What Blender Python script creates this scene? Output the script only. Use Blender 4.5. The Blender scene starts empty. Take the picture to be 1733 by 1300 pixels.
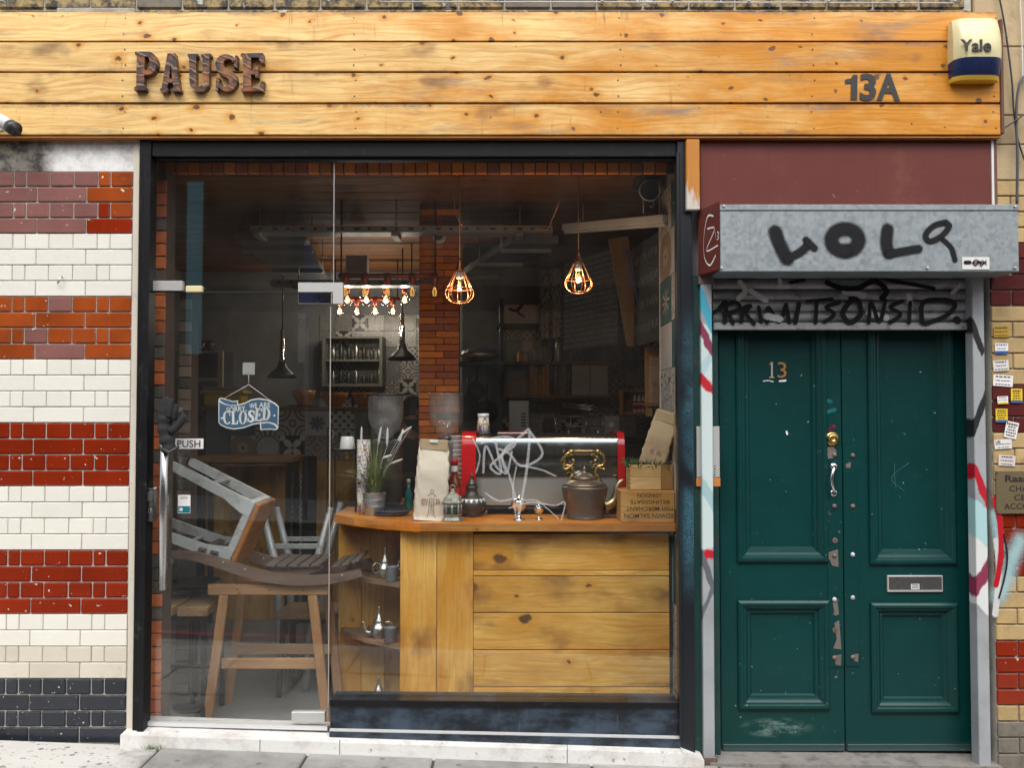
import bpy, bmesh, math, random
from mathutils import Vector, Matrix, Euler
R = math.radians
rng = random.Random(7)
SC = bpy.context.scene
C = SC.collection
# ------------------------------------------------------------------ camera
F, CX, CY = 1500.0, 866.5, 650.0
CD, CH, PITCH = 4.286, 1.58, R(1.7)
cam_d = bpy.data.cameras.new('camera'); cam = bpy.data.objects.new('camera', cam_d); C.objects.link(cam)
cam_d.sensor_width = 36.0; cam_d.lens = 36.0 * F / 1733.0; cam_d.clip_start = 0.05; cam_d.clip_end = 500
cam.location = (0, -CD, CH); cam.rotation_euler = (R(90) + PITCH, 0, 0)
SC.camera = cam
# ------------------------------------------------------------------ sky, sun, exposure
SUN_EL, SUN_AZ = 52.0, -28.0      # overcast brightness, from the street side, a little from the left
w = bpy.data.worlds.new('World'); SC.world = w; w.use_nodes = True
wn = w.node_tree; wn.nodes.clear()
wo = wn.nodes.new('ShaderNodeOutputWorld'); wb = wn.nodes.new('ShaderNodeBackground')
sk = wn.nodes.new('ShaderNodeTexSky'); sk.sky_type = 'NISHITA'; sk.sun_disc = False
sk.sun_elevation = R(SUN_EL); sk.sun_rotation = R(180 + SUN_AZ); sk.dust_density = 4.0; sk.air_density = 1.2
hs = wn.nodes.new('ShaderNodeHueSaturation'); hs.inputs['Saturation'].default_value = 0.35
wn.links.new(sk.outputs[0], hs.inputs['Color']); wn.links.new(hs.outputs[0], wb.inputs['Color'])
wb.inputs['Strength'].default_value = 0.15
wn.links.new(wb.outputs[0], wo.inputs['Surface'])
sd = bpy.data.lights.new('sun', 'SUN'); sd.energy = 1.5; sd.angle = R(25); sd.color = (1.0, 0.95, 0.88)
so = bpy.data.objects.new('sun', sd); C.objects.link(so)
sdir = Vector((math.sin(R(SUN_AZ)) * math.cos(R(SUN_EL)), -math.cos(R(SUN_AZ)) * math.cos(R(SUN_EL)), math.sin(R(SUN_EL))))
so.rotation_euler = sdir.to_track_quat('Z', 'Y').to_euler(); so.location = (-3, -6, 9)
vs = SC.view_settings; vs.view_transform = 'Standard'; vs.look = 'None'; vs.gamma = 1; vs.use_curve_mapping = False
vs.exposure = 0.62
SC.render.engine = 'CYCLES'
SC.cycles.max_bounces = 8; SC.cycles.transparent_max_bounces = 16; SC.cycles.caustics_reflective = False; SC.cycles.caustics_refractive = False

# ------------------------------------------------------------------ measuring
def W(px, py, y=0.0):
    """point of the place on the plane at depth y seen at this spot of the photograph"""
    u, v = (px - CX) / F, (CY - py) / F
    dy = math.cos(PITCH) - v * math.sin(PITCH); dz = math.sin(PITCH) + v * math.cos(PITCH)
    t = (y + CD) / dy
    return Vector((u * t, y, CH + dz * t))
def X(px, y=0.0, py=694): return W(px, py, y).x
def Z(py, y=0.0): return W(CX, py, y).z
def S(y=0.0): return (CD + y) / F

# ------------------------------------------------------------------ node helper
class E:
    def __init__(s, nt, sock): s.nt, s.k = nt, sock
    def _m(s, op, *a):
        n = s.nt.nodes.new('ShaderNodeMath'); n.operation = op
        for i, q in enumerate(a):
            if isinstance(q, E): s.nt.links.new(q.k, n.inputs[i])
            else: n.inputs[i].default_value = q
        return E(s.nt, n.outputs[0])
    def __add__(s, o): return s._m('ADD', s, o)
    __radd__ = __add__
    def __mul__(s, o): return s._m('MULTIPLY', s, o)
    __rmul__ = __mul__
    def __sub__(s, o): return s._m('SUBTRACT', s, o)
    def __rsub__(s, o): return s._m('SUBTRACT', o, s)
    def __truediv__(s, o): return s._m('DIVIDE', s, o)
    def pw(s, o): return s._m('POWER', s, o)
    def sin(s): return s._m('SINE', s)
    def cos(s): return s._m('COSINE', s)
    def abs(s): return s._m('ABSOLUTE', s)
    def sqrt(s): return s._m('SQRT', s)
    def fract(s): return s._m('FRACT', s)
    def lt(s, o): return s._m('LESS_THAN', s, o)
    def gt(s, o): return s._m('GREATER_THAN', s, o)
    def mn(s, o): return s._m('MINIMUM', s, o)
    def mx(s, o): return s._m('MAXIMUM', s, o)
    def atan2(s, o): return s._m('ARCTAN2', s, o)
    def step(s, a, b):
        n = s.nt.nodes.new('ShaderNodeMapRange'); n.interpolation_type = 'SMOOTHSTEP'
        s.nt.links.new(s.k, n.inputs[0]); n.inputs[1].default_value = a; n.inputs[2].default_value = b
        return E(s.nt, n.outputs[0])
class NB:
    def __init__(s, nt): s.nt = nt
    def new(s, t): return s.nt.nodes.new(t)
    def put(s, inp, q):
        if isinstance(q, E): s.nt.links.new(q.k, inp)
        elif isinstance(q, (tuple, list)): inp.default_value = (*q, 1.0) if len(q) == 3 and len(inp.default_value) == 4 else q
        else: inp.default_value = q
    def pos(s): return E(s.nt, s.new('ShaderNodeNewGeometry').outputs['Position'])
    def coord(s, which): return E(s.nt, s.new('ShaderNodeTexCoord').outputs[which])
    def rnd(s): return E(s.nt, s.new('ShaderNodeObjectInfo').outputs['Random'])
    def attr(s, name):
        n = s.new('ShaderNodeAttribute'); n.attribute_name = name; return E(s.nt, n.outputs['Fac'])
    def sep(s, v):
        n = s.new('ShaderNodeSeparateXYZ'); s.nt.links.new(v.k, n.inputs[0]); return [E(s.nt, o) for o in n.outputs]
    def com(s, x, y, z):
        n = s.new('ShaderNodeCombineXYZ')
        for i, q in enumerate((x, y, z)): s.put(n.inputs[i], q)
        return E(s.nt, n.outputs[0])
    def noise(s, v, scale=5, det=3, rough=.55, dist=0):
        n = s.new('ShaderNodeTexNoise'); s.nt.links.new(v.k, n.inputs['Vector'])
        n.inputs['Scale'].default_value = scale; n.inputs['Detail'].default_value = det
        n.inputs['Roughness'].default_value = rough; n.inputs['Distortion'].default_value = dist
        return E(s.nt, n.outputs['Fac'])
    def voro(s, v, scale=5, dim='2D', feat='F1'):
        n = s.new('ShaderNodeTexVoronoi'); n.voronoi_dimensions = dim; n.feature = feat
        s.nt.links.new(v.k, n.inputs['Vector']); n.inputs['Scale'].default_value = scale
        c = s.new('ShaderNodeSeparateColor'); s.nt.links.new(n.outputs['Color'], c.inputs[0])
        return E(s.nt, n.outputs['Distance']), E(s.nt, c.outputs[0]), E(s.nt, c.outputs[1])
    def mix(s, f, a, b):
        n = s.new('ShaderNodeMix'); n.data_type = 'RGBA'; n.clamp_factor = True
        s.put(n.inputs[0], f); s.put(n.inputs[6], a); s.put(n.inputs[7], b)
        return E(s.nt, n.outputs[2])
    def hsv(s, col, h=.5, sat=1, val=1):
        n = s.new('ShaderNodeHueSaturation'); s.put(n.inputs['Color'], col)
        s.put(n.inputs['Hue'], h); s.put(n.inputs['Saturation'], sat); s.put(n.inputs['Value'], val)
        return E(s.nt, n.outputs[0])
    def bump(s, h, strength=.3, dist=.01):
        n = s.new('ShaderNodeBump'); n.inputs['Strength'].default_value = strength; n.inputs['Distance'].default_value = dist
        s.put(n.inputs['Height'], h); return E(s.nt, n.outputs[0])
def mat(name, fn):
    m = bpy.data.materials.new(name); m.use_nodes = True; nt = m.node_tree; nt.nodes.clear()
    o = nt.nodes.new('ShaderNodeOutputMaterial'); p = nt.nodes.new('ShaderNodeBsdfPrincipled'); nb = NB(nt)
    d = fn(nb)
    for k, q in d.items():
        if k == 'normal': nt.links.new(q.k, p.inputs['Normal'])
        else: nb.put(p.inputs[k], q)
    nt.links.new(p.outputs[0], o.inputs['Surface'])
    return m
def pm(name, col, rough=.5, metal=0.0, var=.18, vs_=9, bump=.12, bs=70, dirt=0.0, dirtcol=(.05, .045, .04), chips=0.0, chipcol=(.7, .68, .64), coat=0.0, rndv=.12, spec=.5, cs=30):
    def fn(nb):
        p = nb.pos(); n = nb.noise(p, vs_, 4); n2 = nb.noise(p, bs, 3)
        c = nb.hsv(col, .5, 1.0, (n - .5) * (2 * var) + (nb.rnd() - .5) * (2 * rndv) + 1.0)
        r = (n2 - .5) * .18 + rough
        if dirt: c = nb.mix(nb.noise(p, vs_ * 1.7, 5, .65).step(.62 - dirt * .3, .80) * .8, c, dirtcol)
        if chips:
            ch = nb.noise(p, cs, 5, .6).step(.73 - chips, .75 - chips); c = nb.mix(ch, c, chipcol); r = r.mx(ch * .7)
        d = {'Base Color': c, 'Roughness': r, 'Metallic': metal, 'Specular IOR Level': spec, 'normal': nb.bump(n2, bump, .004)}
        if coat: d['Coat Weight'] = coat; d['Coat Roughness'] = .06
        return d
    return mat(name, fn)
def wood(name, pale, mid, dark, axis=0, knot=1.0, stain=.5, burn=0.0, rough=.5, gray=0.0, xgrad=0.0, kscale=4.2, spec=.4, drip=0.0):
    """planks with grain along the axis, knots, stain patches; the grain differs from plank to plank"""
    def fn(nb):
        xyz = nb.sep(nb.pos()); r = nb.rnd()
        a = xyz[axis]; b = xyz[2] if axis != 2 else xyz[0]; c3 = xyz[1] if axis != 1 else xyz[0]
        a2 = a + r * 41.0; b2 = b + r * 13.0
        wv = nb.noise(nb.com(a2 * 1.6, b2 * 7.0, c3 * 7.0), 1.0, 3)
        g = nb.noise(nb.com(a2 * 3.0, b2 * 70.0 + wv * 9.0, c3 * 70.0), 1.0, 5, .6)
        fine = nb.noise(nb.com(a2 * 9.0, b2 * 330.0 + wv * 30.0, c3 * 330.0), 1.0, 3, .6)
        ring = ((b2 * 210.0 + wv * 34.0).sin() * .5 + .5).pw(2.0)
        st = nb.noise(nb.com(a2 * 2.3, b2 * 6.0, c3 * 4.0), 1.0, 4, .6)
        stf = (st - .5) * 3.1 + stain
        if xgrad: stf = stf + a * xgrad
        col = nb.mix(stf, pale, mid)
        col = nb.mix(g.step(.42, .75) * .55, col, nb.mix(.5, mid, dark))
        col = nb.mix(ring * .26, col, mid)
        col = nb.mix(fine.step(.50, .72) * .38, col, nb.mix(.35, mid, dark))
        kn = nb.noise(nb.com(a2 * 16.0, b2 * 16.0, 0.0), 1.0, 2)
        d, cr, cg = nb.voro(nb.com(a2 + (kn - .5) * .05, b2 * 1.35 + (kn - .5) * .05, 0.0), kscale)
        rad = (cr - .35).mx(0.0) * .17 * knot + .001
        q = d / rad
        halo = (1.0 - q.step(.7, 3.2)) * (cr.gt(.35)) * .7
        core = (1.0 - q.step(.55, 1.05)) * (cr.gt(.35))
        col = nb.mix(halo * min(1, knot), col, mid); col = nb.mix(core * .9 * min(1, knot), col, nb.mix(cg, dark, (.035, .018, .012)))
        if burn:
            bn = nb.noise(nb.com(a2 * 3.2, b2 * 5.5, c3 * 3.0), 1.0, 3, .5)
            col = nb.mix(bn.step(.64 - burn * .12, .82 - burn * .06) * .85, col, dark)
        if gray:
            gn = nb.noise(nb.com(a2 * 1.8, b2 * 10.0, c3 * 2.0), 1.0, 5, .7)
            col = nb.mix(gn.step(.60 - gray * .1, .78) * gray, col, (.16, .145, .135))
        if drip:    # rain streaks and rusty runs below the fixings
            dn = nb.noise(nb.com(a * 34.0, b * 3.0, r * 7.0), 1.0, 3, .6); dm = nb.noise(nb.com(a * 2.2, b * 5.0, r * 5.0), 1.0, 2)
            col = nb.mix(dn.step(.60, .74) * dm.step(.45, .70) * drip, col, (.20, .10, .035))
            ge = (nb.sep(nb.coord('Generated'))[2] - .5).abs(); wn_ = nb.noise(nb.com(a2 * 1.3, b2 * 4.0, 3.0), 1.0, 4, .65); wf = nb.noise(nb.com(a2 * 26.0, b2 * 14.0, 1.0), 1.0, 4, .65)
            col = nb.mix((ge + (wf - .5) * .22).step(.36, .52) * wn_.step(.44, .66) * .85, col, nb.mix(wf.step(.35, .65), (.30, .115, .012), (.085, .065, .055)))
            sp = nb.noise(nb.com(a2 * 48.0, b2 * 60.0, 0.0), 1.0, 2); col = nb.mix(sp.step(.735, .76) * .8, col, (.06, .03, .02))
        col = nb.hsv(col, .5, 1.0, (r - .5) * .16 + 1.0)
        return {'Base Color': col, 'Roughness': g * .2 + rough, 'Specular IOR Level': spec, 'normal': nb.bump(g * .6 + ring * .25 + fine * .4 - core * .8, .35, .003)}
    return mat(name, fn)

# ------------------------------------------------------------------ mesh builder
class M:
    def __init__(s): s.v = []; s.f = []; s.sm = []; s.at = None
    def add(s, vs_, fs, smooth=False):
        n = len(s.v); s.v += [Vector(q) for q in vs_]; s.f += [[i + n for i in f] for f in fs]; s.sm += [smooth] * len(fs); return s
    def box(s, x0, x1, y0, y1, z0, z1):
        v = [(x, y, z) for x in (x0, x1) for y in (y0, y1) for z in (z0, z1)]
        return s.add(v, [(0, 1, 3, 2), (4, 6, 7, 5), (0, 4, 5, 1), (2, 3, 7, 6), (0, 2, 6, 4), (1, 5, 7, 3)])
    def cbox(s, x0, x1, y0, y1, z0, z1, b=.004):
        """box with chamfered edges"""
        bm = bmesh.new(); bmesh.ops.create_cube(bm, size=1.0)
        for q in bm.verts: q.co = Vector((x0 + (q.co.x + .5) * (x1 - x0), y0 + (q.co.y + .5) * (y1 - y0), z0 + (q.co.z + .5) * (z1 - z0)))
        b = min(b, .45 * min(abs(x1 - x0), abs(y1 - y0), abs(z1 - z0)))
        bmesh.ops.bevel(bm, geom=bm.edges[:], offset=b, segments=1, affect='EDGES', profile=.5)
        bm.verts.index_update(); s.add([q.co.copy() for q in bm.verts], [[q.index for q in f.verts] for f in bm.faces]); bm.free(); return s
    def obox(s, c, size, rot, b=.003):
        """chamfered box of that size, turned"""
        n = len(s.v); h = [q / 2 for q in size]; s.cbox(-h[0], h[0], -h[1], h[1], -h[2], h[2], b)
        mt = (rot if isinstance(rot, Matrix) else Euler(rot).to_matrix())
        for i in range(n, len(s.v)): s.v[i] = mt @ s.v[i] + Vector(c)
        return s
    def bar(s, p0, p1, wd, th, up=(0, 1, 0), b=.003):
        """square timber from p0 to p1; th measured along up"""
        p0, p1 = Vector(p0), Vector(p1); d = (p1 - p0); L = d.length; d.normalize()
        u = Vector(up); u = (u - d * u.dot(d)).normalized(); sd_ = d.cross(u)
        mt = Matrix((d, sd_, u)).transposed()
        return s.obox((p0 + p1) / 2, (L, wd, th), mt, b)
    def tube(s, path, r, n=8, cap=True, closed=False):
        path = [Vector(p) for p in path]; k = len(path)
        rs = r if isinstance(r, (list, tuple)) else [r] * k
        t0 = (path[1] - path[0]).normalized(); u = t0.orthogonal().normalized(); vs_ = []
        for i in range(k):
            if closed: t = path[(i + 1) % k] - path[i - 1]
            else: t = path[min(i + 1, k - 1)] - path[max(i - 1, 0)]
            if t.length < 1e-9: t = t0
            t.normalize(); u = (u - t * u.dot(t)); u = u.normalized() if u.length > 1e-6 else t.orthogonal().normalized()
            b = t.cross(u)
            for j in range(n):
                a = 2 * math.pi * j / n; vs_.append(path[i] + (u * math.cos(a) + b * math.sin(a)) * rs[i])
        fs = []
        for i in range(k if closed else k - 1):
            i2 = (i + 1) % k
            for j in range(n): fs.append((i * n + j, i * n + (j + 1) % n, i2 * n + (j + 1) % n, i2 * n + j))
        s.add(vs_, fs, True)
        if cap and not closed:
            m0 = len(s.v) - len(vs_)
            s.f += [[m0 + j for j in range(n)][::-1], [m0 + (k - 1) * n + j for j in range(n)]]; s.sm += [False, False]
        return s
    def cyl(s, p0, p1, r0, r1=None, n=20): return s.tube([p0, p1], [r0, r1 if r1 is not None else r0], n)
    def lathe(s, prof, c=(0, 0, 0), n=24, sx=1, sy=1, mt=None, cap=True, smooth=True):
        """profile of (radius, height) turned round the upright axis through c"""
        c = Vector(c); vs_ = []; k = len(prof)
        for r, z in prof:
            for j in range(n):
                a = 2 * math.pi * j / n; q = Vector((r * math.cos(a) * sx, r * math.sin(a) * sy, z))
                vs_.append((mt @ q if mt else q) + c)
        fs = [(i * n + j, i * n + (j + 1) % n, (i + 1) * n + (j + 1) % n, (i + 1) * n + j) for i in range(k - 1) for j in range(n)]
        m0 = len(s.v); s.add(vs_, fs, smooth)
        if cap: s.f += [[m0 + j for j in range(n)][::-1], [m0 + (k - 1) * n + j for j in range(n)]]; s.sm += [False, False]
        return s
    def prism(s, pts, y0, y1):
        """outline in (x, z) with thickness from y0 (towards the street) to y1"""
        k = len(pts); ar = sum(pts[i][0] * pts[(i + 1) % k][1] - pts[(i + 1) % k][0] * pts[i][1] for i in range(k))
        if ar < 0: pts = pts[::-1]
        v = [(x, y0, z) for x, z in pts] + [(x, y1, z) for x, z in pts]
        fs = [list(range(k)), list(range(k, 2 * k))[::-1]] + [(i + k, (i + 1) % k + k, (i + 1) % k, i) for i in range(k)]
        return s.add(v, fs)
    def slab(s, pts, z0, z1):
        """outline in (x, y) with thickness from z0 up to z1"""
        k = len(pts); ar = sum(pts[i][0] * pts[(i + 1) % k][1] - pts[(i + 1) % k][0] * pts[i][1] for i in range(k))
        if ar < 0: pts = pts[::-1]
        v = [(x, y, z0) for x, y in pts] + [(x, y, z1) for x, y in pts]
        return s.add(v, [list(range(k))[::-1], list(range(k, 2 * k))] + [(i, (i + 1) % k, (i + 1) % k + k, i + k) for i in range(k)])
    def grid(s, fn, nu, nv, smooth=True, closed_u=False):
        vs_ = [fn(i / (nu - (0 if closed_u else 1)), j / (nv - 1)) for i in range(nu) for j in range(nv)]
        fs = [(i * nv + j, ((i + 1) % nu) * nv + j, ((i + 1) % nu) * nv + j + 1, i * nv + j + 1) for i in range(nu if closed_u else nu - 1) for j in range(nv - 1)]
        return s.add(vs_, fs, smooth)
    def xf(s, mt):
        s.v = [mt @ q for q in s.v]; return s
    def build(s, name, m, parent=None, world=True, label=None):
        """one mesh object; top-level ones get their origin at the middle of their base"""
        if parent is not None: org = parent.location.copy() if world else Vector()
        else:
            lo = [min(q[i] for q in s.v) for i in range(3)]; hi = [max(q[i] for q in s.v) for i in range(3)]
            org = Vector(((lo[0] + hi[0]) / 2, (lo[1] + hi[1]) / 2, lo[2])) if world else Vector()
        if parent is not None and parent.parent is not None and world: org = org + parent.parent.location
        me = bpy.data.meshes.new(name); me.from_pydata([q - org for q in s.v], [], s.f); 
        me.polygons.foreach_set('use_smooth', s.sm); me.update()
        if s.at:
            for an, vals in s.at.items():
                a = me.attributes.new(an, 'FLOAT', 'POINT'); a.data.foreach_set('value', vals)
        me.materials.append(m); return link(name, me, parent, org if parent is None else (0, 0, 0), label)
def link(name, me, parent=None, loc=(0, 0, 0), label=None):
    o = bpy.data.objects.new(name, me); C.objects.link(o); o.location = loc
    if parent is not None: o.parent = parent
    if label: o['label'] = label
    return o
def thing(name, label, cat, loc=(0, 0, 0), rot=(0, 0, 0), group=None):
    o = bpy.data.objects.new(name, None); C.objects.link(o); o.location = loc; o.rotation_euler = rot; o.empty_display_size = .05
    o['label'] = label; o['category'] = cat
    if group: o['group'] = group
    return o
def tag(o, label, cat, group=None):
    o['label'] = label; o['category'] = cat
    if group: o['group'] = group
    return o
def struct(o, kind='structure'): o['kind'] = kind; return o
def copy_tree(o, parent=None):
    c = o.copy(); C.objects.link(c); c.parent = parent
    for ch in o.children: copy_tree(ch, c)
    return c
def arc(cx, cz, rx, rz, a0, a1, n=10):
    return [(cx + rx * math.cos(R(a0 + (a1 - a0) * i / n)), cz + rz * math.sin(R(a0 + (a1 - a0) * i / n))) for i in range(n + 1)]
def smooth_path(pts, n=8):
    """points of a curve that passes through pts"""
    P = [Vector(p) for p in pts]; out = []
    for i in range(len(P) - 1):
        p0, p1, p2, p3 = P[max(i - 1, 0)], P[i], P[i + 1], P[min(i + 2, len(P) - 1)]
        for k in range(n):
            t = k / n; out.append(.5 * ((2 * p1) + (p2 - p0) * t + (2 * p0 - 5 * p1 + 4 * p2 - p3) * t * t + (3 * p1 - p0 - 3 * p2 + p3) * t ** 3))
    return out + [P[-1]]

# ------------------------------------------------------------------ lettering
def flat(cu, mt, name, m, parent, world=True):
    """turn a 2D curve or text (drawn in x, y) into a mesh; mt maps it into the place"""
    o = bpy.data.objects.new('tmp', cu); C.objects.link(o); bpy.context.view_layer.update()
    me = bpy.data.meshes.new_from_object(o.evaluated_get(bpy.context.evaluated_depsgraph_get()))
    bpy.data.objects.remove(o); bpy.data.curves.remove(cu)
    q = M(); q.add([mt @ v.co for v in me.vertices], [list(p.vertices) for p in me.polygons]); bpy.data.meshes.remove(me)
    return q.build(name, m, parent, world)
def face_mt(c, sx=1.0, sz=None, turn=0.0, yaw=0.0):
    """x, y of the drawing -> x, z of a wall that faces the street"""
    sz = sx if sz is None else sz
    return Matrix.Translation(c) @ Matrix.Rotation(yaw, 4, 'Z') @ Matrix.Rotation(turn, 4, 'Y') @ Matrix(((sx, 0, 0, 0), (0, 0, -1, 0), (0, sz, 0, 0), (0, 0, 0, 1)))
def text(s, c, height, m, parent, width=None, bold=0.0, th=.0008, turn=0.0, yaw=0.0, name='lettering', world=True, spacing=1.0):
    """one line of lettering centred at c; capital height and whole width in metres"""
    cu = bpy.data.curves.new('t', 'FONT'); cu.body = s; cu.size = 1.0; cu.offset = bold; cu.space_character = spacing; cu.resolution_u = 3
    o = bpy.data.objects.new('t', cu); C.objects.link(o); bpy.context.view_layer.update()
    bb = o.bound_box; x0, x1 = bb[0][0], bb[6][0]; bpy.data.objects.remove(o)
    kz = height / .70; kx = width / (x1 - x0) if width else kz
    cu.extrude = th
    mt = face_mt(c, kx, kz, turn, yaw) @ Matrix.Translation((-(x0 + x1) / 2, -.35, 0))
    return flat(cu, mt, name, m, parent, world)
def polys(loops, mt, name, m, parent, ext=.01, bev=0.0, world=True):
    cu = bpy.data.curves.new('c', 'CURVE'); cu.dimensions = '2D'; cu.fill_mode = 'BOTH'; cu.extrude = ext; cu.bevel_depth = bev; cu.bevel_resolution = 1
    for lp in loops:
        sp = cu.splines.new('POLY'); sp.points.add(len(lp) - 1); sp.use_cyclic_u = True
        for i, (x, z) in enumerate(lp): sp.points[i].co = (x, z, 0, 1)
    return flat(cu, mt, name, m, parent, world)
def ribbon(pts, wd):
    """outline of a brush stroke with a width at each point"""
    P = [Vector((x, z)) for x, z in pts]; k = len(P); ws = wd if isinstance(wd, (list, tuple)) else [wd] * k; l, r = [], []
    for i in range(k):
        t = (P[min(i + 1, k - 1)] - P[max(i - 1, 0)]).normalized(); n = Vector((-t.y, t.x)) * ws[i] / 2
        l.append(tuple(P[i] + n)); r.append(tuple(P[i] - n))
    return l + r[::-1]
def glyph(ch):
    """slab-serif capitals, unit height: loops and width"""
    if ch == 'P': return [[(0, 0), (.30, 0), (.30, .07), (.25, .09), (.25, .40), (.34, .40)] + arc(.34, .70, .24, .30, -90, 90) + [(0, 1), (0, .93), (.05, .91), (.05, .09), (0, .07)],
                          [(.25, .52), (.31, .52)] + arc(.31, .70, .08, .18, -80, 80) + [(.31, .88), (.25, .88)]], .58
    if ch == 'A': return [[(0, 0), (.24, 0), (.24, .07), (.20, .09), (.22, .22), (.37, .22), (.39, .09), (.35, .07), (.35, 0), (.60, 0), (.60, .07), (.56, .09), (.41, 1), (.19, 1), (.04, .09), (0, .07)],
                          [(.245, .34), (.345, .34), (.295, .72)]], .60
    if ch == 'U': return [[(0, 1), (.26, 1), (.26, .93), (.22, .91), (.22, .26)] + arc(.31, .25, .085, .13, 180, 360) + [(.395, .91), (.355, .93), (.355, 1), (.61, 1), (.61, .93), (.57, .91), (.57, .26)] + arc(.31, .26, .26, .28, 0, -180) + [(.04, .91), (0, .93)]], .61
    if ch == 'S':
        pts = arc(.30, .73, .20, .19, 20, 180, 10) + [(.13, .62), (.22, .54), (.36, .47), (.45, .38)] + arc(.28, .27, .19, .19, 10, -160, 10)
        k = len(pts); ws = [.10 + .12 * math.sin(math.pi * min(1, max(0, (i / (k - 1) - .12) / .76))) for i in range(k)]
        return [ribbon(pts, ws), [(.47, .64), (.56, .64), (.56, .96), (.50, .96)][::-1], [(.02, .04), (.08, .04), (.11, .36), (.02, .36)]], .58
    if ch == 'E': return [[(0, 0), (.56, 0), (.58, .27), (.51, .27), (.45, .11), (.25, .11), (.25, .44), (.35, .44), (.37, .35), (.43, .35), (.43, .65), (.37, .65), (.35, .55), (.25, .55), (.25, .89), (.44, .89), (.50, .74), (.57, .74), (.55, 1), (0, 1), (0, .93), (.05, .91), (.05, .09), (0, .07)]], .58
    if ch == 'L': return [[(0, 0), (.55, 0), (.58, .30), (.51, .30), (.44, .09), (.27, .09), (.27, .91), (.33, .93), (.33, 1), (0, 1), (0, .93), (.07, .91), (.07, .09), (0, .07)]], .58
    if ch == 'O': return [arc(.34, .5, .34, .52, 0, 350, 28), arc(.34, .5, .15, .45, 0, 350, 28)], .68
    if ch == 'C': return [arc(.34, .5, .34, .52, 48, 318, 24) + arc(.35, .5, .17, .44, 315, 50, 20), [(.54, .62), (.61, .62), (.61, 1.0), (.55, .98)]], .62
    if ch == 'D': return [[(0, 0), (.30, 0)] + arc(.30, .5, .38, .5, -90, 90, 18) + [(0, 1), (0, .93), (.07, .91), (.07, .09), (0, .07)], [(.27, .08)] + arc(.28, .5, .19, .42, -90, 90, 16) + [(.27, .92)]], .68
# spray paint and marker strokes: ribbons with a soft, speckled edge
SPRAYN = [0]
def spray_mat(name, col, soft=.45, alpha=1.0, rough=.6):
    def fn(nb):
        e = nb.attr('edge'); n = nb.noise(nb.pos(), 260, 2); n2 = nb.noise(nb.pos(), 26, 3)
        a = 1.0 - (e + (n - .5) * soft * 1.3).step(1.0 - soft, 1.0)
        return {'Base Color': nb.hsv(col, .5, 1, n2 * .4 + .8), 'Roughness': rough, 'Specular IOR Level': .15, 'Alpha': a * alpha * (n2 * .3 + .88).mn(1.0)}
    return mat(name, fn)
def spray(strokes, y, m, name, parent=None, plane=None, world=True):
    """strokes: list of (points in x, z, width); plane(x, z, off) places a point"""
    q = M(); ed = []
    for pts, wd in strokes:
        P = [Vector((a, b)) for a, b in pts]
        if len(P) > 2: P = [Vector((t.x, t.y)) for t in smooth_path([(p.x, p.y, 0) for p in P], 6)]
        SPRAYN[0] = (SPRAYN[0] + 1) % 12; off = -.0004 - .00025 * SPRAYN[0]
        t0 = (P[1] - P[0]).normalized(); t1 = (P[-1] - P[-2]).normalized()
        caps = (1.0, .92, .72, .40)
        prs = [(P[0] - t0 * wd * .5 * t, t) for t in caps] + [(p, 0.0) for p in P] + [(P[-1] + t1 * wd * .5 * t, t) for t in caps[::-1]]
        k = len(prs); vs_, fs = [], []
        for i, (c0_, tt) in enumerate(prs):
            t = (prs[min(i + 1, k - 1)][0] - prs[max(i - 1, 0)][0]).normalized(); n = Vector((-t.y, t.x)); cr_ = max(.02, math.sqrt(1 - tt * tt))
            for e in (-1, -.5, 0, .5, 1):
                c = c0_ + n * e * cr_ * wd * .5
                vs_.append(plane(c.x, c.y, off - .000015 * i) if plane else (c.x, y + off - .000015 * i, c.y)); ed.append(math.sqrt(tt * tt + (e * cr_) ** 2))
        for i in range(k - 1):
            for j in range(4): fs.append((i * 5 + j, i * 5 + j + 1, (i + 1) * 5 + j + 1, (i + 1) * 5 + j))
        q.add(vs_, fs)
    q.at = {'edge': ed}
    return q.build(name, m, parent, world)

def spray_each(strokes, y, m, name, parent=None, plane=None):
    for s_ in strokes: spray([s_], y, m, name, parent, plane)
# ================================================================== materials
def glazed(name, col, rough=.13, chips=.03, var=.12, dirt=.25, dirtcol=(.09, .075, .06), cs=30, rv=.30):
    def fn(nb):
        p = nb.pos(); n = nb.noise(p, 5, 3); n2 = nb.noise(p, 28, 3); fine = nb.noise(p, 120, 2)
        c = nb.hsv(col, .5, 1.0, (n - .5) * (2 * var) + (nb.rnd() - .5) * rv + 1.0)
        c = nb.mix(nb.noise(p, 11, 5, .7).step(.60 - dirt * .1, .85) * dirt, c, dirtcol)
        ch = nb.noise(p, cs, 5, .62).step(.745 - chips, .755 - chips)
        if chips > .03: ch = ch.mx(nb.noise(p, 75, 3, .6).step(.715, .73) * nb.noise(p, 6, 2).step(.46, .60))
        c = nb.mix(ch, c, (.62, .60, .55))
        return {'Base Color': c, 'Roughness': (fine - .5) * .12 + rough + ch * .6, 'Specular IOR Level': .36, 'normal': nb.bump(n2 * .8 + n * .9 - ch * .35, .34, .005)}
    return mat(name, fn)
M_cream = glazed('glazed_cream', (.70, .69, .63), .22, .0, .05, .35, (.40, .34, .25), 30, .07)
M_cream_d = glazed('glazed_cream_dirty', (.56, .52, .44), .3, .02, .10, .6, (.16, .13, .10), 30, .12)
M_ox = glazed('glazed_oxblood', (.20, .018, .004), .10, .075, .3, .15, (.05, .01, .008))
M_or = glazed('glazed_orange', (.27, .055, .012), .09, .075, .5, .1)
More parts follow.
